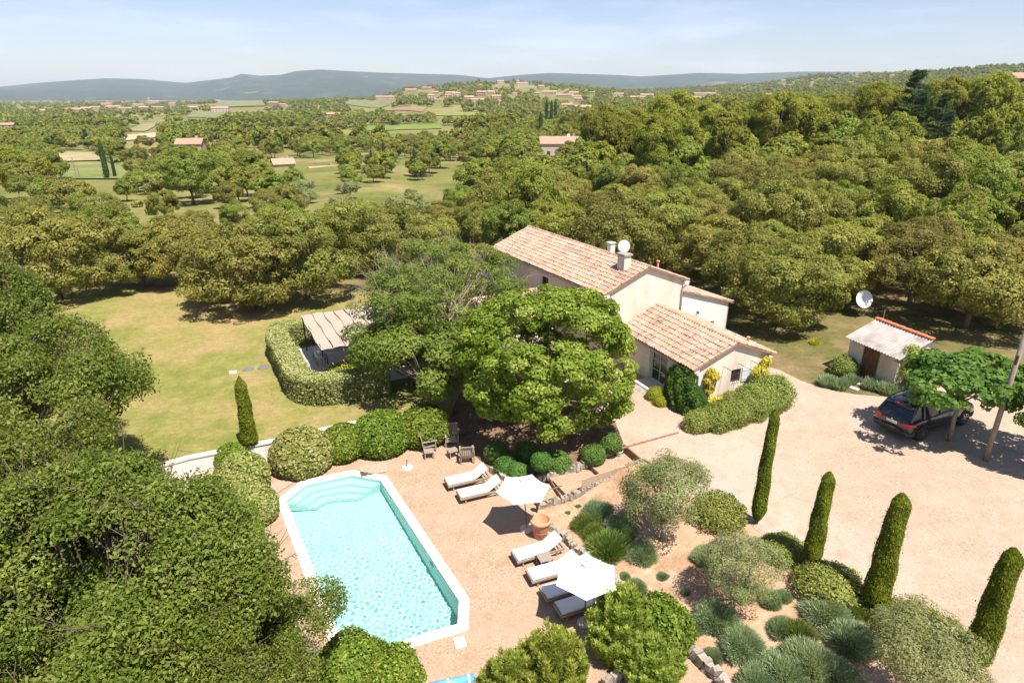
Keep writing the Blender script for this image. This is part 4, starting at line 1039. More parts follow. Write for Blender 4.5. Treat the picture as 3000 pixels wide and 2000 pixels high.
st = thing('side_table', 'square slatted teak side table between two loungers', 'side table', (1.18, 18.42, 0), R(22))
for k in range(6): MB().box((0, -.2 + k * .08, .43), (.50, .07, .02)).build('slat', M['teak'], st)
for sx in (-.22, .22):
    for sy in (-.19, .19): MB().box((sx, sy, .21), (.045, .045, .42)).build('leg', M['teak'], st)
for sx in (-.22, .22): MB().box((sx, 0, .385), (.03, .34, .05)).build('apron', M['teak'], st); MB().box((sx, 0, .12), (.03, .34, .03)).build('stretcher', M['teak'], st)

def chair(label, loc, rz):
    t = thing('garden_armchair', label, 'armchair', loc, rz, 'teak armchairs by the pool')
    # local: faces -y
    for k in range(6): MB().box((0, -.26 + k * .095, .37 - k * .008), (.50, .08, .02)).build('seat_slat', M['teak'], t)
    for k in range(6):
        x = -.225 + k * .09; MB().box((x, .33, .66), (.055, .022, .58), M=Matrix.Rotation(-R(14), 4, 'X')).build('back_slat', M['teak'], t)
    MB().box((0, .405, .95), (.56, .035, .07), M=Matrix.Rotation(-R(14), 4, 'X')).build('top_rail', M['teak'], t); MB().box((0, .25, .40), (.52, .035, .06)).build('lower_rail', M['teak'], t)
    for s in (-1, 1):
        MB().box((s * .30, -.29, .29), (.05, .05, .58)).build('leg', M['teak'], t)
        MB().box((s * .30, .33, .48), (.05, .05, .98), M=Matrix.Rotation(-R(10), 4, 'X')).build('leg', M['teak'], t)
        MB().box((s * .30, -.01, .60), (.085, .72, .03)).build('armrest', M['teak'], t); MB().box((s * .30, 0, .33), (.03, .56, .06)).build('side_rail', M['teak'], t)
    MB().box((0, -.30, .33), (.55, .03, .06)).build('front_rail', M['teak'], t)
    return t
def stool(label, loc, rz):
    t = thing('footstool', label, 'footstool', loc, rz, 'teak footstools by the pool')
    for k in range(5): MB().box((0, -.17 + k * .085, .36), (.46, .072, .02)).build('slat', M['teak'], t)
    for sx in (-.20, .20):
        for sy in (-.16, .16): MB().box((sx, sy, .175), (.045, .045, .35)).build('leg', M['teak'], t)
        MB().box((sx, 0, .31), (.03, .28, .05)).build('apron', M['teak'], t)
    for sy in (-.16, .16): MB().box((0, sy, .31), (.36, .03, .05)).build('apron', M['teak'], t)
    return t
chair('teak armchair facing away from the pool bush, nearest the pool', (*PF(984, 1032, 0), 0), R(112))
chair('teak armchair with its slatted back against the lime bed', (*PF(1038, 1020, 0), 0), R(8))
chair('teak armchair seen from behind, beside the far lounger', (*PF(1073, 1058, 0), 0), R(188))
stool('low teak footstool in front of the armchair by the lime bed', (*PF(1040, 1048, 0), 0), R(30))
stool('slatted teak footstool touching the armchair nearest the pool', (*PF(986, 1050, 0), 0), R(12))

def mat_boards(label, c, rz, lx, ly, n):
    t = thing('duckboard', label, 'duckboard', (*c, 0), rz)
    for k in range(n): MB().box((0, -ly / 2 + ly * (k + .5) / n, .035), (lx, ly / n - .012, .02)).build('plank', M['deckwood'], t)
    for x in (-lx / 2 + .1, lx / 2 - .1): MB().box((x, 0, .0125), (.05, ly, .025)).build('batten', M['deckwood'], t)
mat_boards('grey slatted wooden duckboard at the head of the pool', PF(858, 1079, 0), R(22), 1.25, .80, 8)
mat_boards('grey slatted wooden duckboard half hidden by the pool hedge', PF(636, 1120, 0), R(60), 1.2, .7, 7)

# speaker-like dark post of the lamp by the pot, and the blue rolled cover at the picture foot
lt = thing('bollard_lamp', 'small dark garden lamp standing behind the terracotta pot', 'lamp', (*PF(1233, 1176, 0), 0))
MB().tube([(0, 0, 0), (0, 0, .38)], .035, 8).build('post', M['iron'], lt); MB().lathe([(.05, .36), (.12, .40), (.12, .50), (.03, .56), (0, .56)], 12).build('lamp_head', M['iron'], lt)
bt = thing('pool_cover', 'blue rolled pool cover lying among the bushes at the picture foot', 'pool cover', (*PF(1020, 1574, .1), 0), R(14))
MB().tube([(-.7, 0, .14), (.9, 0, .14)], .14, 14).build('roll', M['blue'], bt, smooth=True)
for x in (-.5, .1, .7): MB().tube([(x, 0, .14), (x + .05, 0, .14)], .147, 14).build('strap', M['white_paint'], bt)

# ------------------------------------------------------------------ parked car (dark SUV)
def car():
    rear = at(2111, 1010).xy; fr = at(2211, 973).xy; d = (fr - rear).normalized(); side = Vector((-d.y, d.x))
    zr_, zf = float(zat(*(rear))), float(zat(*(rear + d * 3)))
    t = thing('parked_car', 'black estate car parked under the plane tree on the gravel', 'car', (rear.x, rear.y, zr_ + .012), math.atan2(d.y, d.x))
    t.rotation_euler = (0, -math.atan2(zf - zr_, 3.0), math.atan2(d.y, d.x))
    # local: x forward, rear axle at 0, right wheels at y=0 -> body centre line at y=+0.88
    cy = .86
    m, n, l, b = newmat('black car paint'); setp(b, .22, .5); b.inputs['Base Color'].default_value = (.012, .011, .012, 1); b.inputs['Coat Weight'].default_value = 1.0; b.inputs['Coat Roughness'].default_value = .05
    paint = m
    plast = mat('dark plastic', (.035, .032, .03), (.05, .046, .042), 5, .6, .3); tyre_m = mat('tyre', (.02, .02, .02), (.035, .033, .03), 8, .85, .2)
    m, n, l, b = newmat('tail lamp'); setp(b, .15, .5); b.inputs['Base Color'].default_value = (.55, .015, .012, 1); red = m
    m, n, l, b = newmat('car glass'); setp(b, .04, .7); b.inputs['Base Color'].default_value = (.012, .016, .022, 1); cglass = m
    def loft(secs, cap=True):
        mb = MB(); k = len(secs[0]); vs = [p for s in secs for p in s]; fs = []
        for i in range(len(secs) - 1):
            for j in range(k): fs.append((i * k + j, i * k + (j + 1) % k, (i + 1) * k + (j + 1) % k, (i + 1) * k + j))
        if cap: fs.append(tuple(reversed(range(k)))); fs.append(tuple(range((len(secs) - 1) * k, len(secs) * k)))
        return mb.add(vs, fs)
    def sec(x, w, z0, z1, crown=.03, tuck=.05):                # lower body cross-section
        h = w / 2; zm = z0 + (z1 - z0) * .55
        return [(x, cy - h + tuck, z0), (x, cy - h, z0 + .16), (x, cy - h - .005, zm), (x, cy - h + .03, z1 - .08), (x, cy - h + .10, z1), (x, cy - h * .5, z1 + crown), (x, cy + h * .5, z1 + crown), (x, cy + h - .10, z1), (x, cy + h - .03, z1 - .08), (x, cy + h + .005, zm), (x, cy + h, z0 + .16), (x, cy + h - tuck, z0)]
    body = loft([sec(-.92, 1.62, .42, .92, .0), sec(-.86, 1.78, .34, 1.0), sec(-.70, 1.88, .28, 1.06), sec(-.2, 1.92, .26, 1.10), sec(.6, 1.92, .25, 1.10), sec(1.6, 1.92, .25, 1.08), sec(2.5, 1.92, .26, 1.06), sec(3.2, 1.90, .28, 1.00), sec(3.7, 1.80, .32, .92), sec(3.88, 1.62, .38, .80, .0)])
    bo = body.build('body', paint, t, smooth=True)
    ms = bo.modifiers.new('sub', 'SUBSURF'); ms.levels = 1; ms.render_levels = 1
    def gsec(x, zb, zt, wb, wt): return [(x, cy - wb / 2, zb), (x, cy - wt / 2 - .02, zt - .10), (x, cy - wt / 2 + .08, zt), (x, cy + wt / 2 - .08, zt), (x, cy + wt / 2 + .02, zt - .10), (x, cy + wb / 2, zb)]
    # cabin of glass with roof and pillars over it
    cab = MB(); S = [[(-.80, cy - .78, 1.02), (-.80, cy + .78, 1.02)], [(-.34, cy - .62, 1.63), (-.34, cy + .62, 1.63)], [(1.55, cy - .62, 1.70), (1.55, cy + .62, 1.70)], [(2.45, cy - .78, 1.06), (2.45, cy + .78, 1.06)]]
    v = [S[0][0], S[1][0], S[2][0], S[3][0], S[0][1], S[1][1], S[2][1], S[3][1], (.6, cy - .86, 1.05), (.6, cy + .86, 1.05), (.6, cy - .64, 1.69), (.6, cy + .64, 1.69)]
    cab.add(v, [(0, 4, 5, 1), (3, 2, 6, 7), (0, 1, 10, 8), (8, 10, 2, 3), (4, 9, 11, 5), (9, 7, 6, 11)])
    cab.build('windows', cglass, t)
    rf = loft([[(x, cy - w, z - .05), (x, cy - w + .06, z), (x, cy, z + .035), (x, cy + w - .06, z), (x, cy + w, z - .05)] for x, w, z in ((-.62, .60, 1.60), (-.42, .66, 1.67), (.1, .68, 1.715), (.9, .68, 1.73), (1.5, .65, 1.71), (1.72, .62, 1.64))])
    ro = rf.build('roof', paint, t, smooth=True)
    MB().box((.65, cy, 1.762), (1.1, .95, .012)).build('sunroof', cglass, ro)
    for s in (-1, 1): MB().tube([(-.25, cy + s * .62, 1.74), (.0, cy + s * .62, 1.775), (1.2, cy + s * .62, 1.785), (1.45, cy + s * .61, 1.73)], .018, 6).build('roof_rail', plast, ro)
    MB().box((-.60, cy, 1.655), (.03, .5, .025)).build('brake_lamp', red, ro)
    # pillars
    for s in (-1, 1):
        yb = cy + s * .80; yt = cy + s * .645
        for (xa, xb, ww) in ((-.80, -.36, .07), (.02, .12, .05), (1.18, 1.05, .045), (2.42, 1.58, .05)):
            MB().tube([(xa, yb + (s * .06 if 0 < xa < 2 else 0), 1.05), (xb, yt + s * .01, 1.66)], ww, 6).build('pillar', paint, t)
    # rear: tail lamps, plate, bumper, lower trim
    for s in (-1, 1):
        tl = MB(); y0, y1 = cy + s * .52, cy + s * .93
        tl.add([(-.915, y0, .80), (-.915, y0, .93), (-.87, cy + s * .82, .98), (-.87, cy + s * .82, .78), (-.60, y1 + s * .02, .96), (-.60, y1 + s * .02, .86)], [(0, 1, 2, 3), (3, 2, 4, 5)] if s > 0 else [(3, 2, 1, 0), (5, 4, 2, 3)])
        o = tl.build('tail_lamp', red, t); sd = o.modifiers.new('t', 'SOLIDIFY'); sd.thickness = .05; sd.offset = 0
        MB().box((-.925, cy + s * .70, .50), (.02, .16, .05)).build('reflector', red, t)
    MB().box((-.945, cy, .82), (.015, .52, .12)).build('number_plate', M['white_paint'], t)
    MB().lathe([(0, .02), (.045, .02), (.045, 0)], 16).build('badge', M['chrome'], t).matrix_local = Matrix.Translation((-.93, cy, .945)) @ Matrix.Rotation(-R(80), 4, 'Y')
    bp = loft([[(x, cy - w, .36), (x, cy - w, .56), (x, cy - w * .5, .60), (x, cy + w * .5, .60), (x, cy + w, .56), (x, cy + w, .36), (x, cy, .34)] for x, w in ((-.99, .62), (-.95, .86), (-.78, .955), (-.55, .965))]); bp.build('rear_bumper', plast, t, smooth=True)
    fb = loft([[(x, cy - w, .30), (x, cy - w, .52), (x, cy, .56), (x, cy + w, .52), (x, cy + w, .30)] for x, w in ((3.45, .955), (3.75, .88), (3.93, .60))]); fb.build('front_bumper', plast, t, smooth=True)
    for s in (-1, 1):
        MB().box((1.5, cy + s * .955, .40), (2.1, .03, .12)).build('side_trim', plast, t)
        MB().box((2.12, cy + s * 1.02, 1.12), (.10, .17, .13)).build('wing_mirror', paint, t, bevel=.03)
        for x in (.62, 1.72): MB().box((x, cy + s * .975, .93), (.20, .02, .03)).build('door_handle', M['chrome'], t)
        MB().add([(3.55, cy + s * .90, .74), (3.86, cy + s * .66, .70), (3.86, cy + s * .66, .82), (3.50, cy + s * .88, .88)], [(0, 1, 2, 3) if s < 0 else (3, 2, 1, 0)]).build('headlight', M['chrome'], t)
    for x in (0.0, 2.93):
        for s in (-1, 1):
            y = cy + s * .86; r = .375
            arch = MB(); n_ = 14; q = [(x + (r + .07) * math.cos(math.pi * k / n_), cy + s * .968, .375 + (r + .05) * math.sin(math.pi * k / n_)) for k in range(n_ + 1)]
            vs = []; fs = []
            for p in q: vs += [p, (x + (p[0] - x) * .90, p[1] + s * .006, .375 + (p[2] - .375) * .90)]
            for k in range(n_): fs.append((2 * k, 2 * k + 1, 2 * k + 3, 2 * k + 2))
            arch.add(vs, fs); ao = arch.build('wheel_arch', plast, t); sd = ao.modifiers.new('t', 'SOLIDIFY'); sd.thickness = .03; sd.offset = 0
            well = MB().tube([(x, cy + s * .55, .38), (x, cy + s * .962, .38)], r + .025, 20); well.build('wheel_well', tyre_m, t)
            w = MB().lathe([(r * .66, -.12), (r * .94, -.12), (r, -.07), (r, .07), (r * .94, .12), (r * .66, .12)], 28).build('wheel', tyre_m, t, smooth=True)
            w.matrix_local = Matrix.Translation((x, y + s * .012, r)) @ Matrix.Rotation(R(90), 4, 'X') @ Matrix.Rotation(.3, 4, 'Z')
            rim = MB().lathe([(r * .66, -.122), (r * .69, -.122), (r * .69, .122), (r * .66, .122), (r * .62, .05), (r * .62, -.05)], 28)
            for k in range(7):
                q0 = 2 * math.pi * k / 7; c_, s_ = math.cos(q0), math.sin(q0)
                for zz in (-.105, .105): rim.box((c_ * r * .36, s_ * r * .36, zz), (r * .58, .05, .025), rz=q0)
            rim.lathe([(0, -.12), (.06, -.12), (.07, -.10)], 12); rim.lathe([(0, .12), (.06, .12), (.07, .10)], 12)
            rim.build('rim', M['chrome'], w)
    return t
car()

# ------------------------------------------------------------------ wooden pole at the drive
p = V(20.62, 23.72); pl = thing('utility_pole', 'tall weathered wooden pole rising out of the plane leaves', 'pole', p)
MB().tube([(0, 0, -.1), (0, 0, 2), (.0, 0, 8.5)], [.11, .105, .085], 12).build('pole_shaft', M['grey_bark'], pl, smooth=True)
MB().tube([(-.12, -.12, 4.6), (-.12, -.12, 5.0)], .05, 8).build('insulator', M['iron'], pl)

# ------------------------------------------------------------------ foliage
def unit(v): return v / np.maximum(np.linalg.norm(v, axis=-1, keepdims=True), 1e-9)
def rdir(rg, n): return unit(rg.normal(size=(n, 3)))

def leaf_arrays(rg, pos, nrm, L_, W_, tip=None, jit=0.3):
    n = len(pos); L_ = np.broadcast_to(L_, (n,)) * rg.uniform(1 - jit, 1 + jit, n); W_ = np.broadcast_to(W_, (n,)) * rg.uniform(1 - jit, 1 + jit, n)
    if tip is None: tip = rdir(rg, n)
    t = unit(tip - nrm * (tip * nrm).sum(1, keepdims=True)); b = np.cross(nrm, t)
    v = np.stack([pos - t * L_[:, None] * .5, pos + b * W_[:, None] * .5 + t * L_[:, None] * .05, pos + t * L_[:, None] * .5, pos - b * W_[:, None] * .5 + t * L_[:, None] * .05], 1)
    return v.reshape(-1, 3)
def blade_arrays(rg, root, tip, L_, W_, jit=0.3):
    """narrow blades from root along tip"""
    n = len(root); L_ = np.broadcast_to(L_, (n,)) * rg.uniform(1 - jit, 1 + jit, n); W_ = np.broadcast_to(W_, (n,))
    t = unit(tip); b = unit(np.cross(t, rdir(rg, n)))
    v = np.stack([root - b * W_[:, None] * .5, root + b * W_[:, None] * .5, root + t * L_[:, None] + b * W_[:, None] * .15, root + t * L_[:, None] - b * W_[:, None] * .15], 1)
    return v.reshape(-1, 3)
def leaf_mesh(name, v, rnd, core=None, mat_=None):
    n = len(v) // 4; q = np.arange(n * 4).reshape(n, 4); r = rnd
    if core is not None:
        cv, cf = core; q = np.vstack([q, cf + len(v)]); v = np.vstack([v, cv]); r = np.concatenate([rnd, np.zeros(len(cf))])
    me = qmesh(name, v, q, rnd=r)
    if mat_: me.materials.append(mat_)
    return me
def sph_core(rx, ry, rz, c=(0, 0, 0), n=14, m=8):
    vs = []; 
    for i in range(m + 1):
        a = math.pi * i / m
        for k in range(n): t = 2 * math.pi * k / n; vs.append((c[0] + rx * math.sin(a) * math.cos(t), c[1] + ry * math.sin(a) * math.sin(t), c[2] + rz * math.cos(a)))
    f = [(i * n + k, (i + 1) * n + k, (i + 1) * n + (k + 1) % n, i * n + (k + 1) % n) for i in range(m) for k in range(n)]
    return np.array(vs), np.array(f)

def crown_points(rg, n, Rv, ncl, cr, inner=.5, up=.35, flat=.8, low=-.55, lump=.2, lr=(.7, 1.3), lobes=13):
    """leaf positions in clumps, the clumps gathered on a few big uneven lobes; returns pos, normal, clump index, clump centres"""
    Rv = np.array(Rv); d = rdir(rg, lobes * 6); d = d[d[:, 2] > low]; pick = [d[0]]
    for q in d[1:]:                                             # lobes kept apart so that gaps stay between them
        if len(pick) < lobes and min(np.linalg.norm(q - p) for p in pick) > 1.9 / math.sqrt(lobes): pick.append(q)
    dl = np.array(pick); L0 = len(dl); rl = .40 * (13 / max(L0, 6)) ** .33 * rg.uniform(.70, 1.25, L0)
    cl_ = dl * (1 - rl * .85)[:, None] * rg.uniform(1 - lump, 1.0 + lump * .35, L0)[:, None]
    li = rg.choice(L0, ncl, p=rl ** 2 / (rl ** 2).sum()); e = unit(rdir(rg, ncl) + dl[li] * .75 + np.array((0, 0, .15)))
    c = (cl_[li] + e * (rl[li] * (.45 + .55 * rg.random(ncl) ** .4))[:, None]) * (Rv - cr * .4)
    c[:, 2] = np.maximum(c[:, 2], Rv[2] * low * 1.0)
    sz = rg.uniform(*lr, len(c))
    w = sz ** 2; idx = rg.choice(len(c), n, p=w / w.sum())
    dd = rdir(rg, n); out = unit(e[idx] * .6 + c[idx] / Rv); dd = unit(dd + out * .55 + np.array((0, 0, up)))
    r = cr * sz[idx] * (.45 + .55 * rg.random(n) ** .5)
    pos = c[idx] + dd * r[:, None] * np.array((1, 1, flat))
    nrm = unit(dd * .8 + out * .30 + np.array((0, 0, .35)) + rg.normal(size=(n, 3)) * .40)
    return pos, nrm, idx, c

def limb_mesh(rg, base_h, spread, top, r0, centres, nl=9, lean=(0, 0), twigs=0, twig_r=.012):
    mb = MB(); hub = Vector((lean[0], lean[1], base_h))
    bend = Vector((rg.normal(0, .08) * base_h, rg.normal(0, .08) * base_h, base_h * .5)) + Vector((lean[0], lean[1], 0)) * .4
    mb.tube([(0, 0, -.15), bend, hub], [r0 * 1.15, r0 * .85, r0 * .72], 9)
    sel = centres[rg.choice(len(centres), min(nl, len(centres)), replace=False)]
    for c in sel:
        c = Vector(c) + Vector((0, 0, top)); mid = hub.lerp(c, .5) + Vector((rg.normal(0, .15), rg.normal(0, .15), rg.normal(0.1, .15))) * spread * .3
        st = hub.lerp(bend, rg.uniform(0, .5)); rr = r0 * rg.uniform(.35, .5)
        mb.tube([st, mid, c], [rr, rr * .55, rr * .16], 6)
    for _ in range(twigs):
        c = Vector(centres[rg.integers(len(centres))]) + Vector((0, 0, top)); d = Vector(rdir(rg, 1)[0]); d.z = abs(d.z) * .8 + .2
        a = c.lerp(hub, .25); m_ = a.lerp(c, .7); e = c + d * spread * rg.uniform(.15, .4)
        mb.tube([a, m_, e], [twig_r * 2, twig_r * 1.4, twig_r * .5], 4, cap=False)
        for _k in range(3):
            q = m_.lerp(e, rg.random()); d2 = Vector(rdir(rg, 1)[0]); mb.tube([q, q + (d2 + d * .6) * spread * .12], [twig_r, twig_r * .4], 3, cap=False)
    return mb.mesh('trunk', smooth=True)

# leaf colours (dark, mid, light)
M['l_holm'] = leaf_mat('holm oak leaf', (0.115, 0.116, 0.022), (0.245, 0.236, 0.050), (0.400, 0.370, 0.105), 0.42, .20, .50, .12, .020)
M['l_oak'] = leaf_mat('downy oak leaf', (0.105, 0.132, 0.018), (0.225, 0.255, 0.040), (0.355, 0.370, 0.085), 0.40, .18, .5, .12, .018)
M['l_near'] = leaf_mat('near oak leaf', (0.075, 0.100, 0.014), (0.150, 0.190, 0.028), (0.285, 0.310, 0.080), 0.40, .10, .45, .12, .012)
M['l_lime'] = leaf_mat('lime leaf', (0.078, 0.118, 0.010), (0.185, 0.240, 0.022), (0.410, 0.430, 0.100), 0.44, .08, .5, .12, .01)
M['l_robinia'] = leaf_mat('robinia leaf', (0.077, 0.127, 0.018), (0.165, 0.220, 0.035), (0.286, 0.319, 0.077), 0.44, .08, .55, .12, .01)
M['l_pine'] = leaf_mat('pine needles', (0.111, 0.122, 0.016), (0.234, 0.244, 0.031), (0.364, 0.351, 0.058), 0.40, .18, .6, .12, .015)
M['l_cedar'] = leaf_mat('cedar needles', (0.032, 0.064, 0.026), (0.064, 0.112, 0.045), (0.112, 0.168, 0.072), 0.34, .10, .6, .12, .01)
M['l_cypress'] = leaf_mat('clipped cypress', (0.061, 0.083, 0.007), (0.143, 0.176, 0.011), (0.242, 0.264, 0.028), 0.40, .06, .6, .12, .008)
M['l_fcypress'] = leaf_mat('dark cypress', (0.027, 0.054, 0.018), (0.057, 0.093, 0.027), (0.098, 0.143, 0.042), 0.34, .12, .6, .12, .01)
M['l_olive'] = leaf_mat('olive leaf', (0.127, 0.143, 0.050), (0.253, 0.270, 0.105), (0.407, 0.418, 0.209), 0.40, .10, .5, .12, .01)
M['l_lav'] = leaf_mat('lavender stems', (0.166, 0.225, 0.107), (0.285, 0.356, 0.190), (0.486, 0.533, 0.356), 0.40, .16, .7, .12, .02)
M['l_laurel'] = leaf_mat('bright bush leaf', (0.070, 0.120, 0.014), (0.168, 0.232, 0.025), (0.309, 0.359, 0.063), 0.40, .10, .4, .12, .012)
M['l_box'] = leaf_mat('box ball leaf', (0.047, 0.102, 0.016), (0.106, 0.196, 0.035), (0.187, 0.281, 0.070), 0.34, .14, .5, .12, .02)
M['l_varieg'] = leaf_mat('variegated leaf', (0.121, 0.143, 0.028), (0.286, 0.292, 0.072), (0.462, 0.440, 0.176), 0.34, .06, .5, .12, .01)
M['l_hedge'] = leaf_mat('clipped hedge leaf', (0.124, 0.150, 0.039), (0.299, 0.316, 0.109), (0.527, 0.510, 0.229), 0.34, .05, .45, .12, .008)
M['l_ivy'] = leaf_mat('ivy leaf', (0.033, 0.078, 0.013), (0.075, 0.150, 0.023), (0.163, 0.260, 0.052), 0.34, .08, .35, .12, .01)
M['l_yellow'] = leaf_mat('yellow leaf', (0.300, 0.260, 0.020), (0.480, 0.400, 0.035), (0.640, 0.560, 0.120), 0.34, .08, .5, .12, .01)
M['l_plane'] = leaf_mat('plane leaf', (0.067, 0.141, 0.022), (0.127, 0.230, 0.042), (0.223, 0.334, 0.081), 0.44, .06, .45, .12, .01)
M['l_rose'] = leaf_mat('rosemary', (0.116, 0.145, 0.029), (0.239, 0.275, 0.058), (0.377, 0.406, 0.116), 0.34, .08, .6, .12, .012)
M['l_juniper'] = leaf_mat('juniper sprays', (0.152, 0.196, 0.032), (0.310, 0.361, 0.063), (0.493, 0.531, 0.120), 0.40, .10, .6, .12, .012)
M['l_iris'] = leaf_mat('iris blade', (0.158, 0.216, 0.108), (0.274, 0.338, 0.187), (0.446, 0.504, 0.317), 0.34, .08, .45, .12, .012)
M['l_shrub'] = leaf_mat('wild shrub leaf', (0.098, 0.139, 0.029), (0.204, 0.253, 0.053), (0.350, 0.381, 0.106), 0.34, .25, .5, .12, .035)
M['l_yshrub'] = leaf_mat('golden shrub', (0.160, 0.190, 0.012), (0.330, 0.360, 0.020), (0.500, 0.480, 0.060), 0.34, .06, .5, .12, .01)

def tree(name, label, cat, loc, crown_me, trunk_me, scale=1.0, rz=0.0, group=None, crown_name='crown', sz=None):
    t = thing(name, label, cat, loc, rz, group); t.scale = (scale, scale, sz or scale)
    link(crown_name, crown_me, None, t)
    if trunk_me is not None: link('trunk', trunk_me, None, t)
    return t

def make_tree(seed, Rv, zc, n, ncl, cr, leaf, lm, base_h, r0, bark='bark', inner=.45, up=.35, flat=.8, low=-.55, lump=.25, nl=9, twigs=0, lr=(.7, 1.3), lean=(0, 0), hang=0.0, lobes=13, wild=0.0, jit=.3):
    rg = np.random.default_rng(seed); pos, nrm, idx, c = crown_points(rg, n, Rv, ncl, cr, inner, up, flat, low, lump, lr, lobes)
    if hang: nrm = unit(nrm * np.array((1, 1, 1 - hang)) + 1e-3)
    if wild: nrm = unit(nrm + rg.normal(size=(n, 3)) * wild); pos = pos + rg.normal(size=(n, 3)) * .07
    v = leaf_arrays(rg, pos, nrm, leaf[0], leaf[1], None, jit) + np.array((lean[0], lean[1], zc))
    rnd = np.clip(rg.random(n) * .55 + rg.random(len(c))[idx] * .45, 0, 1)
    cme = leaf_mesh('crown', v, rnd, None, M[lm])
    tme = limb_mesh(rg, base_h, Rv[0], zc, r0, c + np.array((lean[0], lean[1], 0)), nl, lean, twigs); tme.materials.append(M[bark])
    return cme, tme

# ---- foreground trees at the lower left
nc, ntk = make_tree(21, (4.6, 4.4, 3.7), 4.1, 175000, 800, .48, (.105, .060), 'l_near', 1.6, .24, up=.30, flat=.85, low=-.75, lump=.34, nl=40, twigs=230, lobes=24, lr=(.4, 1.6), wild=.55, jit=.5)
nc2, ntk2 = make_tree(22, (4.9, 4.6, 3.5), 4.7, 110000, 600, .55, (.125, .075), 'l_near', 1.9, .26, up=.30, flat=.8, low=-.7, lump=.38, nl=34, twigs=150, lobes=20, lr=(.4, 1.6), wild=.5, jit=.5)
tree('oak_tree', 'big dark green oak beside the pool, filling the lower left', 'tree', V(-10.3, 12.4), nc, ntk, 1.0, .3)
tree('oak_tree', 'oak in the lower left corner of the picture', 'tree', V(-15.6, 13.8), nc, ntk, 1.08, 5.2)
tree('oak_tree', 'leafy oak by the lawn with branches reaching over the grass', 'tree', V(-18.9, 20.6), nc2, ntk2, 1.0, 1.1)
tree('oak_tree', 'dark oak at the left picture edge beside the lawn', 'tree', V(-26.5, 27.5), nc2, ntk2, 1.05, 3.6)
tree('oak_tree', 'oak squeezed between the two big ones at lower left', 'tree', V(-12.9, 10.6), nc, ntk, .86, 1.7)
tree('oak_tree', 'low oak between the pool and the picture foot', 'tree', V(-7.6, 11.6), nc, ntk, .70, 4.4)

# ---- lime tree in the middle, and the thin-leaved tree beside it
lc, ltk = make_tree(31, (4.35, 4.3, 3.6), 3.75, 72000, 620, .48, (.155, .115), 'l_lime', 2.0, .22, up=.25, flat=.62, low=-.90, lump=.10, nl=16, lr=(.6, 1.4), lobes=40)
tree('lime_tree', 'round bright green lime tree in the middle of the garden', 'tree', V(1.75, 27.7), lc, ltk, 1.0, .5)
rc, rtk = make_tree(32, (4.4, 3.9, 3.0), 4.5, 24000, 300, .50, (.15, .065), 'l_robinia', 2.2, .14, 'grey_bark', up=.25, flat=.6, low=-.6, lump=.35, nl=30, twigs=190, lr=(.5, 1.3), lobes=20)
tree('robinia_tree', 'loose feathery tree with bare grey twigs before the farmhouse', 'tree', V(-3.9, 33.2), rc, rtk, 1.06, .2)
rc2, rtk2 = make_tree(33, (3.6, 3.0, 1.9), 2.4, 26000, 150, .62, (.17, .09), 'l_robinia', 1.0, .12, 'grey_bark', inner=.4, up=.25, flat=.65, low=-.7, lump=.2, nl=14, twigs=10)
tree('robinia_tree', 'dense green shrubby tree between the hedge and the lime tree', 'tree', V(-4.6, 30.4), rc2, rtk2, 1.15, .2)

# ---- plane trees over the car
pc, ptk = make_tree(41, (3.2, 2.6, 1.05), 3.05, 7000, 150, .42, (.22, .16), 'l_plane', 2.3, .11, 'grey_bark', up=.2, flat=.6, low=-.9, lump=.4, nl=16, lr=(.6, 1.4), lobes=16)
tp = at(2181, 1012)
tree('plane_tree', 'young plane tree spreading bright leaves over the parked car', 'tree', tp, pc, ptk, 1.0, .4)
tree('plane_tree', 'young plane tree at the right picture edge beside the pole', 'tree', V(22.6, 23.4), pc, ptk, .95, 2.6)

# ---- clipped balls and bushes
def ball_mesh(seed, n, leaf, lm, flatten=(1, 1, .92), core=.90, rough=.05, blade=False):
    rg = np.random.default_rng(seed); d = rdir(rg, n); d = d[d[:, 2] > -.75]; n = len(d)
    k = rg.normal(size=(6, 3)) * 4; ph = rg.uniform(0, 6.28, 6); r = 1 + rough * np.sin(d @ k.T + ph).mean(1) * 2 + rg.normal(0, rough * .5, n)
    pos = d * r[:, None] * np.array(flatten); nrm = unit(d + rg.normal(size=(n, 3)) * .5 + np.array((0, 0, .2)))
    v = leaf_arrays(rg, pos, nrm, leaf[0], leaf[1]); cv, cf = sph_core(core * flatten[0], core * flatten[1], core * flatten[2])
    z0 = .62 * flatten[2]; v[:, 2] += z0; cv[:, 2] += z0
    return leaf_mesh('foliage', v, rg.random(n), (cv, cf), M[lm])
def bush(name, label, loc, me, s, rz=0.0, group=None, cat='bush', sz=None, stem=False):
    t = thing(name, label, cat, (loc[0], loc[1], loc[2] - .03), rz, group); t.scale = (s, s, sz or s); link('foliage', me, None, t); return t
ball_l = ball_mesh(51, 6500, (.115, .07), 'l_laurel'); ball_v = ball_mesh(52, 6500, (.105, .075), 'l_varieg', rough=.03); ball_b = ball_mesh(53, 3500, (.13, .08), 'l_box', rough=.03)
for Fx, Fy, s, me, lb in ((698, 1085, 1.42, ball_v, 'round yellow variegated bush at the head of the pool'), (790, 1058, 1.12, ball_l, 'round green bush next to the variegated one, behind the pool'), (880, 1042, 1.38, ball_l, 'wide round green bush between two others below the white wall'), (975, 1022, 1.30, ball_l, 'round green bush by the teak armchairs')):
    p = at(Fx, Fy - 14); bush('round_bush', lb, p, me, s, Fx * .1, 'clipped round bushes behind the pool', sz=s * .88)
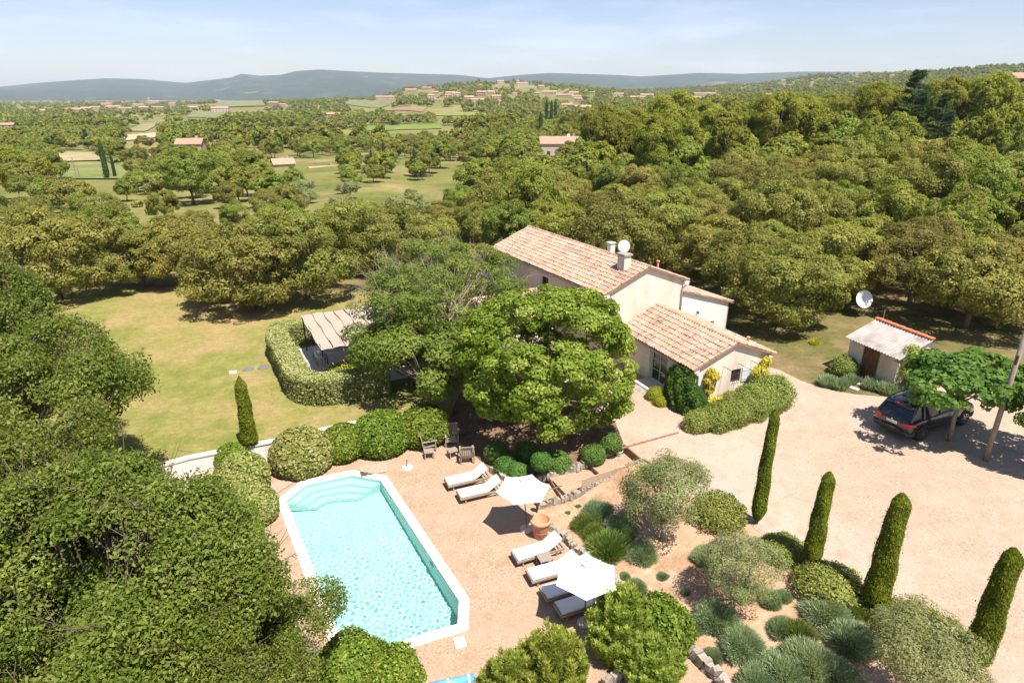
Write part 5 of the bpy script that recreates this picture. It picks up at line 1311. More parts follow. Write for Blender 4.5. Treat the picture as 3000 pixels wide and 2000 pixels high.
for i, (Fx, Fy, s, lb) in enumerate(((1161, 1084, .55, 'small box ball at the bed corner near the far loungers'), (1190, 1098, .50, 'yellowish box ball just above the standing parasol'), (1243, 1092, .48, 'box ball right of the parasol top by the stone edging'), (1281, 1078, .62, 'dark box ball shaded by the lime tree'), (1362, 1058, .56, 'box ball in sun near the right end of the lime bed'), (1401, 1046, .52, 'box ball next to the flower pot at the bed end'), (1210, 1052, .58, 'box ball deep in the lime tree shade'), (1140, 1055, .6, 'box ball in shade behind the far loungers'))):
    bush('box_ball', lb, at(Fx, Fy), ball_b, s, i * 1.3, 'box balls in the bed under the lime tree', sz=s * 1.0)
for Fx, Fy, s, me, lb in ((560, 1125, 1.15, ball_v, 'pale variegated bush squeezed between the oak and pool head'), (585, 1190, 1.0, ball_v, 'variegated bush at the left pool edge under the oak'), (540, 1075, .8, ball_l, 'yellow-green bush at the foot of the slim cypress')):
    p = at(Fx, Fy); bush('round_bush', lb, p, me, s, Fx * .3)
# clipped laurel hedge along the left pool side
def row_hedge(name, label, a, b, wd, ht, leaf, lm, n, seed, group=None, round_=.25):
    rg = np.random.default_rng(seed); a, b = np.array(a), np.array(b); L_ = np.linalg.norm(b - a); d = (b - a) / L_
    s = rg.random(n) * (L_ + 2 * ht + wd); x = rg.random(n) * L_; ang = rg.random(n)
    per = 2 * ht + wd; q = rg.random(n) * per
    y = np.where(q < ht, -wd / 2, np.where(q < ht + wd, q - ht - wd / 2, wd / 2)); z = np.where(q < ht, q, np.where(q < ht + wd, ht, per - q))
    nr = np.stack([np.zeros(n), np.where(q < ht, -1., np.where(q < ht + wd, 0., 1.)), np.where((q >= ht) & (q < ht + wd), 1., 0.)], 1)
    e = rg.random(n) < .09; ex = rg.random(n) < .5; x = np.where(e, np.where(ex, 0, L_), x); y = np.where(e, rg.uniform(-wd / 2, wd / 2, n), y); z = np.where(e, rg.random(n) * ht, z); nr[e] = np.array((1., 0, 0)); nr[e & ex] = (-1., 0, 0)
    wob = .05 * np.sin(x * 1.7 + 1) * np.sin(x * .6 + z * 2) + rg.normal(0, .03, n)
    pos = np.stack([x, y, z], 1) + nr * wob[:, None]
    v = leaf_arrays(rg, pos, unit(nr + rg.normal(size=(n, 3)) * .5 + (0, 0, .15)), *leaf)
    cb = MB().box((L_ / 2, 0, ht / 2 - .03), (L_ - .12, wd - .12, ht - .08)); cv = np.array([tuple(p) for p in cb.v]); cf = np.array(cb.f)
    t = thing(name, label, 'hedge', (a[0], a[1], float(zat(*a)) - .02), math.atan2(d[1], d[0]), group)
    link('foliage', leaf_mesh('foliage', v, rg.random(n), (cv, cf), M[lm]), None, t); return t
row_hedge('clipped_hedge', 'clipped green hedge along the left side of the pool', (-10.75, 21.0), (-7.05, 14.6), .8, 1.3, (.12, .06), 'l_laurel', 16000, 61)

# L-shaped hedge round the patio, one continuous body
def l_hedge():
    pts = np.array([(-12.9, 38.9), (-15.0, 38.3), (-14.6, 36.6), (-12.3, 32.4), (-11.3, 30.5), (-10.0, 30.0), (-8.4, 30.6), (-6.6, 31.3)]); ht, wd = 1.45, 1.25; rg = np.random.default_rng(62)
    t = thing('clipped_hedge', 'thick pale green clipped hedge bending round the pergola', 'hedge', (*pts[3], .80))
    # smooth centre line
    s = np.r_[0, np.cumsum(np.linalg.norm(np.diff(pts, axis=0), axis=1))]; ss = np.linspace(0, s[-1], 90); P_ = np.c_[np.interp(ss, s, pts[:, 0]), np.interp(ss, s, pts[:, 1])]
    ker = np.ones(5) / 5; Pp = np.c_[np.convolve(np.pad(P_[:, 0], 2, 'edge'), ker, 'valid'), np.convolve(np.pad(P_[:, 1], 2, 'edge'), ker, 'valid')]
    T = unit(np.gradient(Pp, axis=0)); N = np.c_[-T[:, 1], T[:, 0]]; n = 42000
    i = rg.random(n) * 88; k = i.astype(int); f = (i - k)[:, None]; c = Pp[k] * (1 - f) + Pp[k + 1] * f; nn = N[k]
    per = 2 * ht + wd; q = rg.random(n) * per; y = np.where(q < ht, -wd / 2, np.where(q < ht + wd, q - ht - wd / 2, wd / 2)); z = np.where(q < ht, q, np.where(q < ht + wd, ht, per - q))
    round_ = .10; zz = np.where((z > ht - .15) & (np.abs(y) > wd / 2 - .12), z - .06, z)
    ny = np.where(q < ht, -1., np.where(q < ht + wd, 0., 1.)); nz_ = np.where((q >= ht) & (q < ht + wd), 1., 0.)
    nr = np.c_[nn * ny[:, None], nz_]; pos = np.c_[c + nn * y[:, None], zz] + nr * (rg.normal(0, .035, n) + .04 * np.sin(i * .7) * np.sin(z * 3 + i * .3))[:, None]
    v = leaf_arrays(rg, pos, unit(nr + rg.normal(size=(n, 3)) * .5 + (0, 0, .15)), .125, .08)
    cv = []; cf = []
    for j in range(90):
        for (yy, z_) in ((-wd / 2 + .07, -.1), (-wd / 2 + .07, ht - .12), (wd / 2 - .07, ht - .12), (wd / 2 - .07, -.1)): cv.append((*(Pp[j] + N[j] * yy), z_))
    for j in range(89):
        for e in range(3): cf.append((j * 4 + e, j * 4 + e + 1, (j + 1) * 4 + e + 1, (j + 1) * 4 + e))
    cf += [(0, 1, 2, 3), (356, 359, 358, 357)]
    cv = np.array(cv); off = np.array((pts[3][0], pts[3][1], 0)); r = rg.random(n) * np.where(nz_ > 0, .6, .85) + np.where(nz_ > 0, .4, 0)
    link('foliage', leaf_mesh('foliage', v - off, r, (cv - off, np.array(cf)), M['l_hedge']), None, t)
l_hedge()

# ---- cypresses, clipped columns
def cypress_mesh(seed, H_, r, n, leaf, lm, foot=.35, tip=1.0, rough=.03):
    rg = np.random.default_rng(seed); z = rg.random(n) ** .9
    prof = lambda z: r * (np.clip(z / .10, 0, 1) ** .5) * (1 - .42 * z) * np.sqrt(np.clip((1 - z) / (.07 if tip == 1.0 else .13), 0, 1)) ** tip
    a = rg.random(n) * 6.283; rr = prof(z) * (1 + .07 * np.sin(a * 3 + z * 11) + .05 * np.sin(z * 23 + a) + rg.normal(0, rough, n) + (rg.random(n) < .02) * rg.random(n) * .35)
    pos = np.c_[rr * np.cos(a), rr * np.sin(a), foot + z * (H_ - foot)]
    nr = unit(np.c_[np.cos(a), np.sin(a), .25 + z * .3] + rg.normal(size=(n, 3)) * .35); tip_ = np.c_[np.cos(a) * .2, np.sin(a) * .2, np.ones(n)] + rg.normal(size=(n, 3)) * .25
    v = leaf_arrays(rg, pos, nr, *leaf, tip=tip_)
    zs = np.linspace(0, 1, 16); cv = []; m = 14
    for q in zs:
        for k in range(m): t = 2 * math.pi * k / m; p = prof(np.array(q)) * .93; cv.append((p * math.cos(t), p * math.sin(t), foot + q * (H_ - foot)))
    cf = [(i * m + k, i * m + (k + 1) % m, (i + 1) * m + (k + 1) % m, (i + 1) * m + k) for i in range(15) for k in range(m)]
    cme = leaf_mesh('crown', v, rg.random(n), (np.array(cv), np.array(cf)), M[lm])
    tme = MB().tube([(0, 0, -.1), (0, 0, foot + .3)], [r * .28, r * .22], 8).mesh('trunk'); tme.materials.append(M['bark'])
    return cme, tme
for Fx, Fy, H_, r, sd, lb in ((1737, 1203, 4.85, .27, 71, 'tallest slim clipped cypress, nearest the house'), (1857, 1312, 3.95, .31, 72, 'short clipped cypress with bare trunk foot, second from the house'), (2003, 1400, 4.35, .40, 73, 'stout clipped cypress, third from the house'), (2232, 1538, 4.2, .38, 74, 'clipped cypress at the picture foot, farthest from the house')):
    p = at(Fx, Fy); cme, tme = cypress_mesh(sd, H_, r, 14000, (.085, .032), 'l_cypress', .42 if sd == 72 else .15); tree('cypress', lb, 'cypress', p, cme, tme, group='clipped cypresses along the gravel drive')
p = at(583, 1062); cme, tme = cypress_mesh(75, 3.6, .36, 9000, (.10, .035), 'l_cypress', .1, 1.5, .07); tree('cypress', 'slim bright green cypress standing before the lawn wall', 'cypress', p + Vector((0, 0, .0)), cme, tme)

# ---- lavender and other tufted plants of the garden
def tuft_mesh(seed, n, L_, W_, lm, up=.55, dome=.55, core=.64):
    rg = np.random.default_rng(seed); d = rdir(rg, n); d[:, 2] = np.abs(d[:, 2]) + .05; d = unit(d)
    k = rg.normal(size=(4, 3)) * 3; ph = rg.uniform(0, 6.28, 4); r = 1 + .16 * np.sin(d @ k.T + ph).mean(1) * 2 + rg.normal(0, .07, n)
    root = d * (r * (1 - L_ * rg.uniform(.7, 1.0, n)))[:, None] * np.array((1, 1, .78)); tipd = unit(d + np.array((0, 0, up)) + rg.normal(size=(n, 3)) * .22)
    v = blade_arrays(rg, root, tipd, L_, W_, .45); cv, cf = sph_core(core, core, core * .78, (0, 0, 0), 14, 8)
    return leaf_mesh('foliage', v, rg.random(n), (cv, cf), M[lm])
lav = [tuft_mesh(80 + k, 7500, .24, .032, 'l_lav', .35, .55, .80) for k in range(3)]
low = ball_mesh(84, 7500, (.12, .045), 'l_rose', (1, 1, .62), .84, .13); grn = tuft_mesh(85, 5200, .40, .035, 'l_shrub', .4)
LAV = [(1372, 1180, .62, 'small lavender at the upper end of the garden beside the olive'), (1345, 1205, .50, 'green lavender cushion nearest the terracotta pot'), (1365, 1225, .55, 'green lavender cushion between the pot and olive'), (1398, 1262, .78, 'big green lavender dome behind the side table'), (1425, 1215, .62, 'grey lavender under the olive by the path'), (1472, 1268, .62, 'round grey lavender at the foot of the upper olive'), (1460, 1345, .36, 'small round lavender beside the nearer parasol'), (1436, 1320, .19, 'tiny lavender tuft close to the nearer parasol'), (1522, 1318, .22, 'tiny lone lavender tuft on bare sand'), (1575, 1355, .17, 'tiny lavender tuft above the bright bush'), (1328, 1158, .13, 'tiny tuft by the path stones, upper'), (1305, 1172, .13, 'tiny tuft by the path stones, lower'), (1625, 1280, .48, 'grey lavender left of the middle olive'), (1640, 1418, .66, 'dark lavender below the middle olive'), (1705, 1480, .72, 'grey round lavender at centre of the lower garden'), (1640, 1505, .30, 'small pale lavender by the bottom stone edging'), (1770, 1375, .36, 'pale small lavender right of the middle olive'), (1800, 1365, .30, 'thin pale lavender beside the dark shrub'), (1795, 1445, .44, 'lavender with dark flower heads in the lower garden'), (1835, 1460, .48, 'green lavender touching the dark-flowered one'), (1895, 1405, .74, 'wide lavender at the feet of the third cypress'), (1950, 1470, .70, 'lavender between the third cypress and bottom olive'), (1860, 1525, .72, 'lavender clump left of the bottom olive'), (1800, 1545, .80, 'big lavender at the picture foot'), (1600, 1430, .38, 'lavender half behind the bright green bush'), (1740, 1570, .6, 'lavender cut by the picture foot'), (1925, 1545, .6, 'lavender in front of the bottom olive')]
for i, (Fx, Fy, s, lb) in enumerate(LAV):
    me = lav[i % 3]
    if lb.startswith('green') or lb.startswith('big green'): me = grn
    p = at(Fx, Fy + 6); bush('lavender', lb, (p.x, p.y, p.z), me, s, i * 1.7, 'lavender cushions in the sandy garden', 'lavender', sz=s * (1.0 + .15 * math.sin(i * 2.1)))
for Fx, Fy, s, lb in ((1650, 1180, .98, 'dark green spreading shrub between the olive and first cypress'), (1800, 1265, .78, 'shrub in the shade of the second cypress'), (1900, 1350, 1.0, 'broad dark green shrub between the second and third cypress'), (2080, 1440, .95, 'spreading shrub between the third and last cypress'), (2150, 1470, .85, 'shrub shaded by the last cypress'), (1497, 1085, .50, 'yellow-green shrub at the top of the path'), (1960, 1395, .40, 'low grassy shrub at the third cypress foot')):
    bush('rosemary_bush', lb, at(Fx, Fy + 8), low if s > .6 else grn, s, Fx * .07, 'spreading shrubs under the cypresses', 'shrub', sz=s * .85)

# ---- olives
oc, otk = make_tree(91, (1.55, 1.5, 1.15), 1.75, 15000, 90, .42, (.10, .030), 'l_olive', .75, .085, 'grey_bark', inner=.4, up=.3, flat=.85, low=-.7, lump=.25, nl=14, twigs=14)
for Fx, Fy, s, rz, lb in ((1520, 1240, 1.14, .2, 'silvery olive tree at the upper end of the lavender garden'), (1700, 1388, .84, 1.9, 'olive tree with bare stems in the middle of the lavender garden'), (2085, 1600, .98, 3.3, 'silvery olive tree at the picture foot by the last cypress')):
    tree('olive_tree', lb, 'olive tree', at(Fx, Fy), oc, otk, s, rz, 'olive trees in the lavender garden')

# ---- conifers and bright bushes at the picture foot
def spray_mesh(seed, nb, r, h, lm, per=420):
    """upright feathery conifer: many plumes of fine sprays"""
    rg = np.random.default_rng(seed); V_ = []; 
    for b in range(nb):
        a = rg.random() * 6.283; q = r * math.sqrt(rg.random()); base = np.array((q * .55 * math.cos(a), q * .55 * math.sin(a), 0.05)); hh = h * (1.08 - .62 * (q / r) ** 1.6) * rg.uniform(.72, 1.12)
        top = np.array((q * 1.08 * math.cos(a), q * 1.08 * math.sin(a), hh)); f_ = rg.random(per) ** .75; c = base + (top - base) * f_[:, None]
        o = rg.random(per) * 6.283; w = (.30 * (1 - f_) + .05) * rg.random(per) ** .5; d = np.c_[np.cos(o), np.sin(o), np.zeros(per)]
        V_.append(blade_arrays(rg, c + d * w[:, None], d * .8 + np.array((0, 0, .75)) + (top - base) * .15 + rg.normal(size=(per, 3)) * .2, .13, .040))
    v = np.concatenate(V_); n = len(v) // 4; cv, cf = sph_core(r * .42, r * .42, h * .30, (0, 0, h * .30), 12, 7)
    return leaf_mesh('foliage', v, np.clip(rg.random(n) * .6 + np.repeat(rg.random(nb), per) * .4, 0, 1), (cv, cf), M[lm])
jun = spray_mesh(95, 115, 1.25, 2.35, 'l_juniper', 330)
for Fx, Fy, s, sz, lb in ((1425, 1492, .88, .95, 'feathery conifer bush hiding the nearest loungers'), (1262, 1590, .85, .95, 'feathery conifer at the picture foot near the blue cover'), (1170, 1618, .7, .75, 'small conifer beside the blue cover'), (1490, 1560, .75, .62, 'brownish conifer below the nearer parasol')):
    bush('conifer_bush', lb, at(Fx, Fy), jun, s, Fx * .2, 'feathery conifers at the picture foot', 'conifer', sz=sz)
bright = ball_mesh(97, 7500, (.12, .075), 'l_laurel', (1, 1, .95), .88, .09)
for Fx, Fy, s, lb in ((1515, 1478, .95, 'dense bright green bush right of the conifer'), (1285, 1560, .72, 'bright green bush at the picture foot beside the blue cover'), (905, 1590, .85, 'bright bush at the picture foot below the pool'), (815, 1570, .95, 'pale green bush at the picture foot under the oak')):
    bush('bright_bush', lb, at(Fx, Fy), bright, s, Fx * .2, None, 'bush', sz=s * 1.12)

# ---- plants at the house
def W_(x, y, z=0.0):                                          # wing coordinates -> world
    c, s = math.cos(WA), math.sin(WA); return Vector((wing_c.x + c * x - s * y, wing_c.y + s * x + c * y, .85 + z))
def sheet_leaves(seed, n, fn, leaf, lm, tipdown=False):
    rg = np.random.default_rng(seed); pos, nr = fn(rg, n); tip = np.tile(np.array((0, 0, -1.)), (n, 1)) + rg.normal(size=(n, 3)) * .4 if tipdown else None
    return leaf_mesh('foliage', leaf_arrays(rg, pos, unit(nr + rg.normal(size=(n, 3)) * .35), *leaf, tip=tip), rg.random(n), None, M[lm])
def ivy_pts(rg, n):
    # wraps the corner of the wing: on the left wall, bulging out and spilling forward at the foot
    y = rg.uniform(-1.55, 1.9, n); zmax = 2.3 - 1.0 * np.clip(y - 1.0, 0, 1) - 1.25 * np.clip(-y, 0, 1.6); z = rg.random(n) * zmax
    bul = .16 + .75 * np.sin(np.clip(1 - z / 2.5, 0, 1) * 2.0) * np.sin(np.clip((y + 1.7) / 3.7, 0, 1) * 3.1) + rg.normal(0, .06, n) + .07 * np.sin(y * 7) * np.sin(z * 6)
    return np.c_[-bul, y, z], np.c_[-np.ones(n), np.full(n, -.25), np.full(n, .35)]
iv = thing('ivy', 'dark green ivy climbing the front corner of the house wing', 'ivy', W_(0, 0, -.05), WA); link('foliage', sheet_leaves(101, 12000, ivy_pts, (.16, .14), 'l_ivy', True), None, iv)
cv_, cf_ = sph_core(.55, 1.25, .9, (-.05, .2, .55)); link('stems', qmesh('stems', cv_, cf_), M['l_ivy'], iv)
def vine(label, x, segs, seed):
    t = thing('climbing_wisteria', label, 'climber', W_(x, -.12, 0), WA, 'yellow climbers on the wing gable')
    def fn(rg, n):
        i = rg.integers(len(segs), size=n); s_ = np.array(segs)[i]; d = rdir(rg, n); return s_[:, :3] + d * s_[:, 3:4] * (.5 + .5 * rg.random(n)[:, None]) * np.array((1, .7, 1)), unit(d + np.array((0, -.5, .3)))
    link('foliage', sheet_leaves(seed, 2600, fn, (.15, .06), 'l_yellow', True), None, t)
    MB().tube([(0, 0, -.1), (.03, .02, .8), (-.02, .0, 1.4), (.05, .03, 2.0)], [.05, .04, .035, .02], 6).build('stem', M['grey_bark'], t)
vine('yellow-leaved wisteria on the gable beside the ivy corner', .75, [(.0, -.12, 1.95, .30), (.2, -.2, 1.75, .34), (-.1, -.1, 1.55, .28), (.1, -.12, 1.25, .30), (.15, -.12, .98, .2), (-.05, -.1, .95, .22)], 102)
vine('taller yellow wisteria at the right gable corner', 4.35, [(.1, -.15, 1.95, .30), (.25, -.1, 1.8, .25), (-.35, -.25, 1.55, .40), (-.7, -.3, 1.5, .25), (0, -.2, 1.3, .42), (.1, -.1, 1.0, .35), (0, -.1, .72, .35)], 103)
ros = ball_mesh(104, 6500, (.14, .042), 'l_rose', (1, 1, .80), .80, .15)
hp = [(-1.0, -1.75, .82), (-.3, -2.0, .86), (.45, -2.0, .95), (1.2, -1.85, .92), (2.0, -1.75, 1.05), (2.8, -1.5, 1.02), (3.5, -1.35, 1.18), (4.15, -1.15, 1.25), (3.4, -1.9, .75), (.4, -1.4, .8), (1.7, -1.2, .85), (2.9, -.95, .85)]
rt = thing('rosemary_hedge', 'loose dark rosemary hedge along the front of the wing', 'hedge', W_(2.4, -1.1, 0), WA)
for k, (x, y, s) in enumerate(hp):
    o = link('foliage', ros, None, rt); o.location = (x - 2.4, y + 1.1, -.05); o.scale = (s * (.85 + .2 * (k % 3 == 0)), s * .82, s * (.85 + .22 * ((k * 7) % 3) / 2)); o.rotation_euler.z = k * 1.1
yh_ = sheet_leaves(105, 1500, lambda rg, n: (np.c_[rg.uniform(.3, 3.4, n), -.62 + rg.normal(0, .14, n), .25 + rg.random(n) * .45], np.tile(np.array((0, -.4, 1.)), (n, 1))), (.12, .08), 'l_yellow')
t = thing('yellow_groundcover', 'yellow leaves along the spiked iron fence before the gable', 'plant', W_(0, 0, 0), WA); link('foliage', yh_, None, t)
t = thing('iron_fence', 'row of short iron spikes before the wing gable', 'fence', W_(.9, -.42, 0), WA)
for zz in (.30, .62): MB().box((1.35, 0, zz), (2.8, .02, .025)).build('rail', M['iron'], t)
for k in range(22): MB().tube([(k * .13, 0, 0), (k * .13, 0, .66), (k * .13, 0, .80)], [.009, .009, .002], 5).build('spike', M['iron'], t)
gold = ball_mesh(106, 3200, (.085, .055), 'l_yshrub', (1, 1, .85), .9, .08)
bush('golden_shrub', 'golden yellow shrub at the foot of the house steps', W_(-1.05, 1.75, -.05), gold, .52, 0, None, 'shrub'); bush('golden_shrub', 'lower golden shrub in front of the ivy', W_(-1.25, 1.05, -.05), gold, .38, 1, None, 'shrub'); bush('golden_shrub', 'small golden shrub left of the house steps', W_(-.9, 4.35, -.05), gold, .42, 2, None, 'shrub')
fpot = pot('small cream flower pot with a plant at the bed end', tuple(at(1421, 1046)), .19, .28, M['slab']); fl = tuft_mesh(107, 160, .7, .12, 'l_shrub', .9)
t = thing('pot_plant', 'small leafy plant growing in the cream flower pot', 'plant', at(1421, 1046) + Vector((0, 0, .10))); t.scale = (.22, .22, .34); link('foliage', fl, None, t)

# ---- plants at the shed
shp = Vector((20.35, 30.55))
vc, _t = make_tree(111, (1.0, 1.7, 1.35), 1.3, 9000, 60, .42, (.12, .075), 'l_shrub', .5, .05, inner=.5, low=-.95, lump=.2, nl=5)
tree('climbing_bush', 'yellow-green bush overgrowing the right end of the shed', 'bush', V(21.45, 30.75), vc, _t, 1.0, .2, crown_name='foliage')
vc2 = ball_mesh(112, 3600, (.11, .065), 'l_rose', (1, 1, .85), .88, .1)
bush('round_shrub', 'dark round shrub left of the shed door', at(1938, 858), vc2, .78, 0, None, 'shrub')
iris = tuft_mesh(113, 900, .62, .07, 'l_iris', 1.1)
for i, (Fx, Fy, s, lb) in enumerate(((1898, 885, .62, 'grey-green iris clump at the left end of the shed bed'), (1928, 893, .6, 'grey-green iris clump below the dark round shrub'), (1955, 880, .5, 'grey-green iris clump just left of the white step stones'), (2000, 893, .6, 'iris clump right of the white step stones'), (2035, 903, .65, 'iris clump with pale flower stalks before the shed'), (2070, 908, .6, 'iris clump beside the rear of the car'))):
    bush('iris_clump', lb, at(Fx, Fy), iris, s, i * 1.1, 'iris clumps in front of the shed', 'iris', sz=s * .95)
for i, (Fx, Fy) in enumerate(((1958, 893), (1968, 882), (1976, 873))):
    o = MB().box((0, 0, .03), (.62, .30, .07)).build('stepping_stone', M['slab'], bevel=.012); o.location = at(Fx, Fy); o.rotation_euler.z = -.9 + i * .1
    tag(o, ['white stepping stone at the gravel edge before the shed', 'middle white stepping stone to the shed door', 'white stepping stone nearest the shed door'][i], 'stepping stone', 'white stepping stones to the shed')
yp = tuft_mesh(114, 260, .55, .10, 'l_yellow', .8)
bush('yellow_flower', 'yellow flowering plant in the grass left of the shed', at(1872, 790), yp, .38, 0, None, 'flower')
yb = ball_mesh(115, 2600, (.16, .10), 'l_yshrub', (1.3, .9, .75), .85, .15)
bush('yellow_shrub', 'yellowing shrub on the patio inside the clipped hedge', V(-9.5, 32.6), yb, .85, 0, None, 'shrub')

# ------------------------------------------------------------------ woodland
def FR3(X, Y): return ((2000 + X / 2.351) / KF, Y / 2.351 / KF)
def FR2(X, Y): return ((1000 + X / 2.351) / KF, Y / 2.351 / KF)
def FR1(X, Y): return (X / 2.351 / KF, Y / 2.351 / KF)

HOLM_A = [make_tree(200 + 3 * k, (3.9, 3.7, 2.45), 2.85, 27000, 340, .50, (.155, .10), 'l_holm', 1.2, .17, inner=.40, low=-.80, lump=.34, nl=9, lr=(.55, 1.35)) for k in range(5)]
OAK_A = [make_tree(211 + 2 * k, (3.3, 3.2, 2.7), 3.6, 22000, 280, .52, (.17, .115), 'l_oak', 1.5, .16, inner=.40, low=-.75, lump=.34, nl=9, lr=(.55, 1.3)) for k in range(3)]
HOLM_B = [make_tree(220 + k, (3.5, 3.3, 2.5), 3.3, 6000, 150, .62, (.33, .23), 'l_holm', 1.5, .16, inner=.45, low=-.5, lump=.34, nl=4) for k in range(2)]
OAK_B = [make_tree(230 + k, (3.3, 3.2, 2.8), 3.6, 6000, 150, .62, (.35, .25), 'l_oak', 1.6, .16, inner=.45, low=-.5, lump=.34, nl=4) for k in range(2)]
SHRUB = [make_tree(240 + k, (1.5, 1.4, 1.1), 1.0, 2600, 40, .5, (.24, .16), 'l_shrub', .4, .05, inner=.4, low=-.7, lump=.3, nl=3) for k in range(2)]
OLIVE_B = make_tree(245, (1.9, 1.8, 1.4), 2.0, 2600, 50, .55, (.30, .14), 'l_olive', .9, .12, 'grey_bark', inner=.4, low=-.6, lump=.25, nl=4)
def pine_tree(seed, n, leaf, H_=11.0, r=3.4):
    """rounded pine: tufts of needles on rising limbs, uneven soft outline"""
    rg = np.random.default_rng(seed); pos, nrm, idx, c = crown_points(rg, n, (r, r * .95, H_ * .36), 190, .75, .4, .45, .9, -.55, .35, (.6, 1.3), 15)
    zc = H_ * .62; tip = unit(unit(c[idx]) * .6 + np.array((0, 0, .8)) + rg.normal(size=(n, 3)) * .3)
    v = leaf_arrays(rg, pos, nrm, leaf[0], leaf[1], tip=tip) + np.array((0, 0, zc)); me = leaf_mesh('crown', v, np.clip(rg.random(n) * .6 + rg.random(len(c))[idx] * .4, 0, 1), None, M['l_pine'])
    mb = MB(); mb.tube([(0, 0, -.2), (.15, .1, 3), (.05, .2, H_ * .6), (0, 0, H_ * .85)], [.22, .18, .12, .03], 8)
    for k in range(12): cc = Vector(c[rg.integers(len(c))]) + Vector((0, 0, zc)); mb.tube([(0.1, .1, cc.z * .62), cc], [.07, .02], 5)
    tm = mb.mesh('trunk', True); tm.materials.append(M['bark']); return me, tm
PINE_A = [pine_tree(250 + k, 19000, (.30, .10)) for k in range(2)]
PINE_B = [pine_tree(254 + k, 6000, (.48, .20)) for k in range(2)]
def cedar_tree(seed, H_=15.0, r=3.6, n=15000):
    rg = np.random.default_rng(seed); nb = 85; z = np.sort(rg.random(nb)) * .93 + .05; a = rg.random(nb) * 6.283; L_ = r * (1 - z) ** .75 * rg.uniform(.7, 1.1, nb) + .35
    i = rg.integers(nb, size=n); f = rg.random(n) ** .6; x = L_[i] * f
    pos = np.c_[np.cos(a[i]) * x, np.sin(a[i]) * x, z[i] * H_ + .12 * x + .1 * x * f] + rg.normal(size=(n, 3)) * np.array((.30, .30, .12)) * (1.1 - .5 * f)[:, None]
    tip = np.c_[np.cos(a[i]), np.sin(a[i]), np.full(n, .35)] + rg.normal(size=(n, 3)) * .4
    me = leaf_mesh('crown', blade_arrays(rg, pos, tip, .34, .10), rg.random(n), None, M['l_cedar'])
    mb = MB().tube([(0, 0, -.2), (0, 0, H_ * .97)], [.32, .03], 8)
    for k in range(0, nb, 3): mb.tube([(0, 0, z[k] * H_), (math.cos(a[k]) * L_[k], math.sin(a[k]) * L_[k], z[k] * H_ + .15 * L_[k])], [.06, .015], 4)
    tm = mb.mesh('trunk', True); tm.materials.append(M['bark']); return me, tm
CEDAR = cedar_tree(260)
FCYP = cypress_mesh(262, 9.0, .75, 3200, (.34, .12), 'l_fcypress', .3, 1.6, .10)

def top_height(p, Fx, Fy):
    d = ray(Fx, Fy); return CAM_H + d[2] / d[1] * p.y - p.z
def put(kind, name, label, cat, p, s, rz, group, sz=None): return tree(name, label, cat, p, kind[0], kind[1], s, rz, group, sz=sz)

PLACED = []                                                 # (x, y, clear radius)
def mark(p, r): PLACED.append((p[0], p[1], r))

# oaks one can point to, round the lawn and the house
OAKS = [(140, 688, 1.40, 0, 'broad grey-green holm oak at the left end of the lawn'), (330, 662, .95, 1, 'holm oak behind the lawn, left of the twin-crowned oak'), (425, 652, 1.12, 2, 'holm oak with low skirt at the far lawn edge'),
        (585, 712, 1.28, 0, 'low spreading holm oak casting shade on the lawn'), (705, 688, 1.30, 1, 'tall holm oak right behind the shading one on the lawn'), (520, 690, .75, 2, 'small holm oak in front of the lawn oaks, left side'),
        (885, 622, 1.15, 2, 'holm oak with two dark trunks on the dry grass'), (985, 610, .95, 0, 'holm oak left of the farmhouse roof end'), (800, 600, 1.1, 1, 'holm oak between the lawn oaks and the two-trunked one'),
        (1800, 752, 1.10, 0, 'full holm oak at the wood edge right of the annex'), (1720, 700, 1.05, 2, 'holm oak just behind the annex roof'), (1895, 690, 1.05, 1, 'holm oak left of the wood-edge satellite dish'),
        (1630, 650, 1.0, 1, 'holm oak behind the chimney end of the farmhouse'), (2085, 705, 1.1, 2, 'dark holm oak with crooked trunks behind the shed'), (2215, 752, 1.15, 0, 'oak with forked pale trunk on the grass right of the shed'), (2330, 735, 1.15, 1, 'oak at the right picture edge above the grass'), (2190, 505, .9, 2, 'small crooked oak on the bare ground clearing at right')]
for i, (Fx, Fy, s, k, lb) in enumerate(OAKS):
    p = at(Fx, Fy); put(HOLM_A[k], 'holm_oak', lb, 'tree', p, s, i * 1.9, 'holm oaks round the house and lawn'); mark(p, 3.4 * s)
dp = at(445, 470); put(OAK_A[0], 'downy_oak', 'bright green oak with dark trunk standing alone in the left meadow', 'tree', dp, 1.5, .6, None); mark(dp, 6)

OPEN = [LAWN, ply([(1700, 745), (1790, 850), (1860, 885), (1960, 905), (2400, 905), (2400, 770), (2150, 760), (1960, 760), (1850, 800), (1780, 770)], 1.2), DRIVE]
hp_ = [Vector((main_c.x, main_c.y)) + u_ * a + v_ * b for a, b in ((-11.5, 2.5), (8.5, -1), (12.5, -1), (12.5, 7), (8, 16), (-1.5, 16), (-2, 11), (-11.5, 11))]
OPEN.append(np.array([(q.x, q.y) for q in hp_]))
OPEN.append(np.array([(-17, 50), (-8, 44), (0, 46), (3, 53), (-5, 62), (-15, 60)]))
for pts in ([(2120, 520), (2352, 525), (2352, 488), (2150, 485)],): OPEN.append(np.array([at(*q).xy[:] for q in pts]))
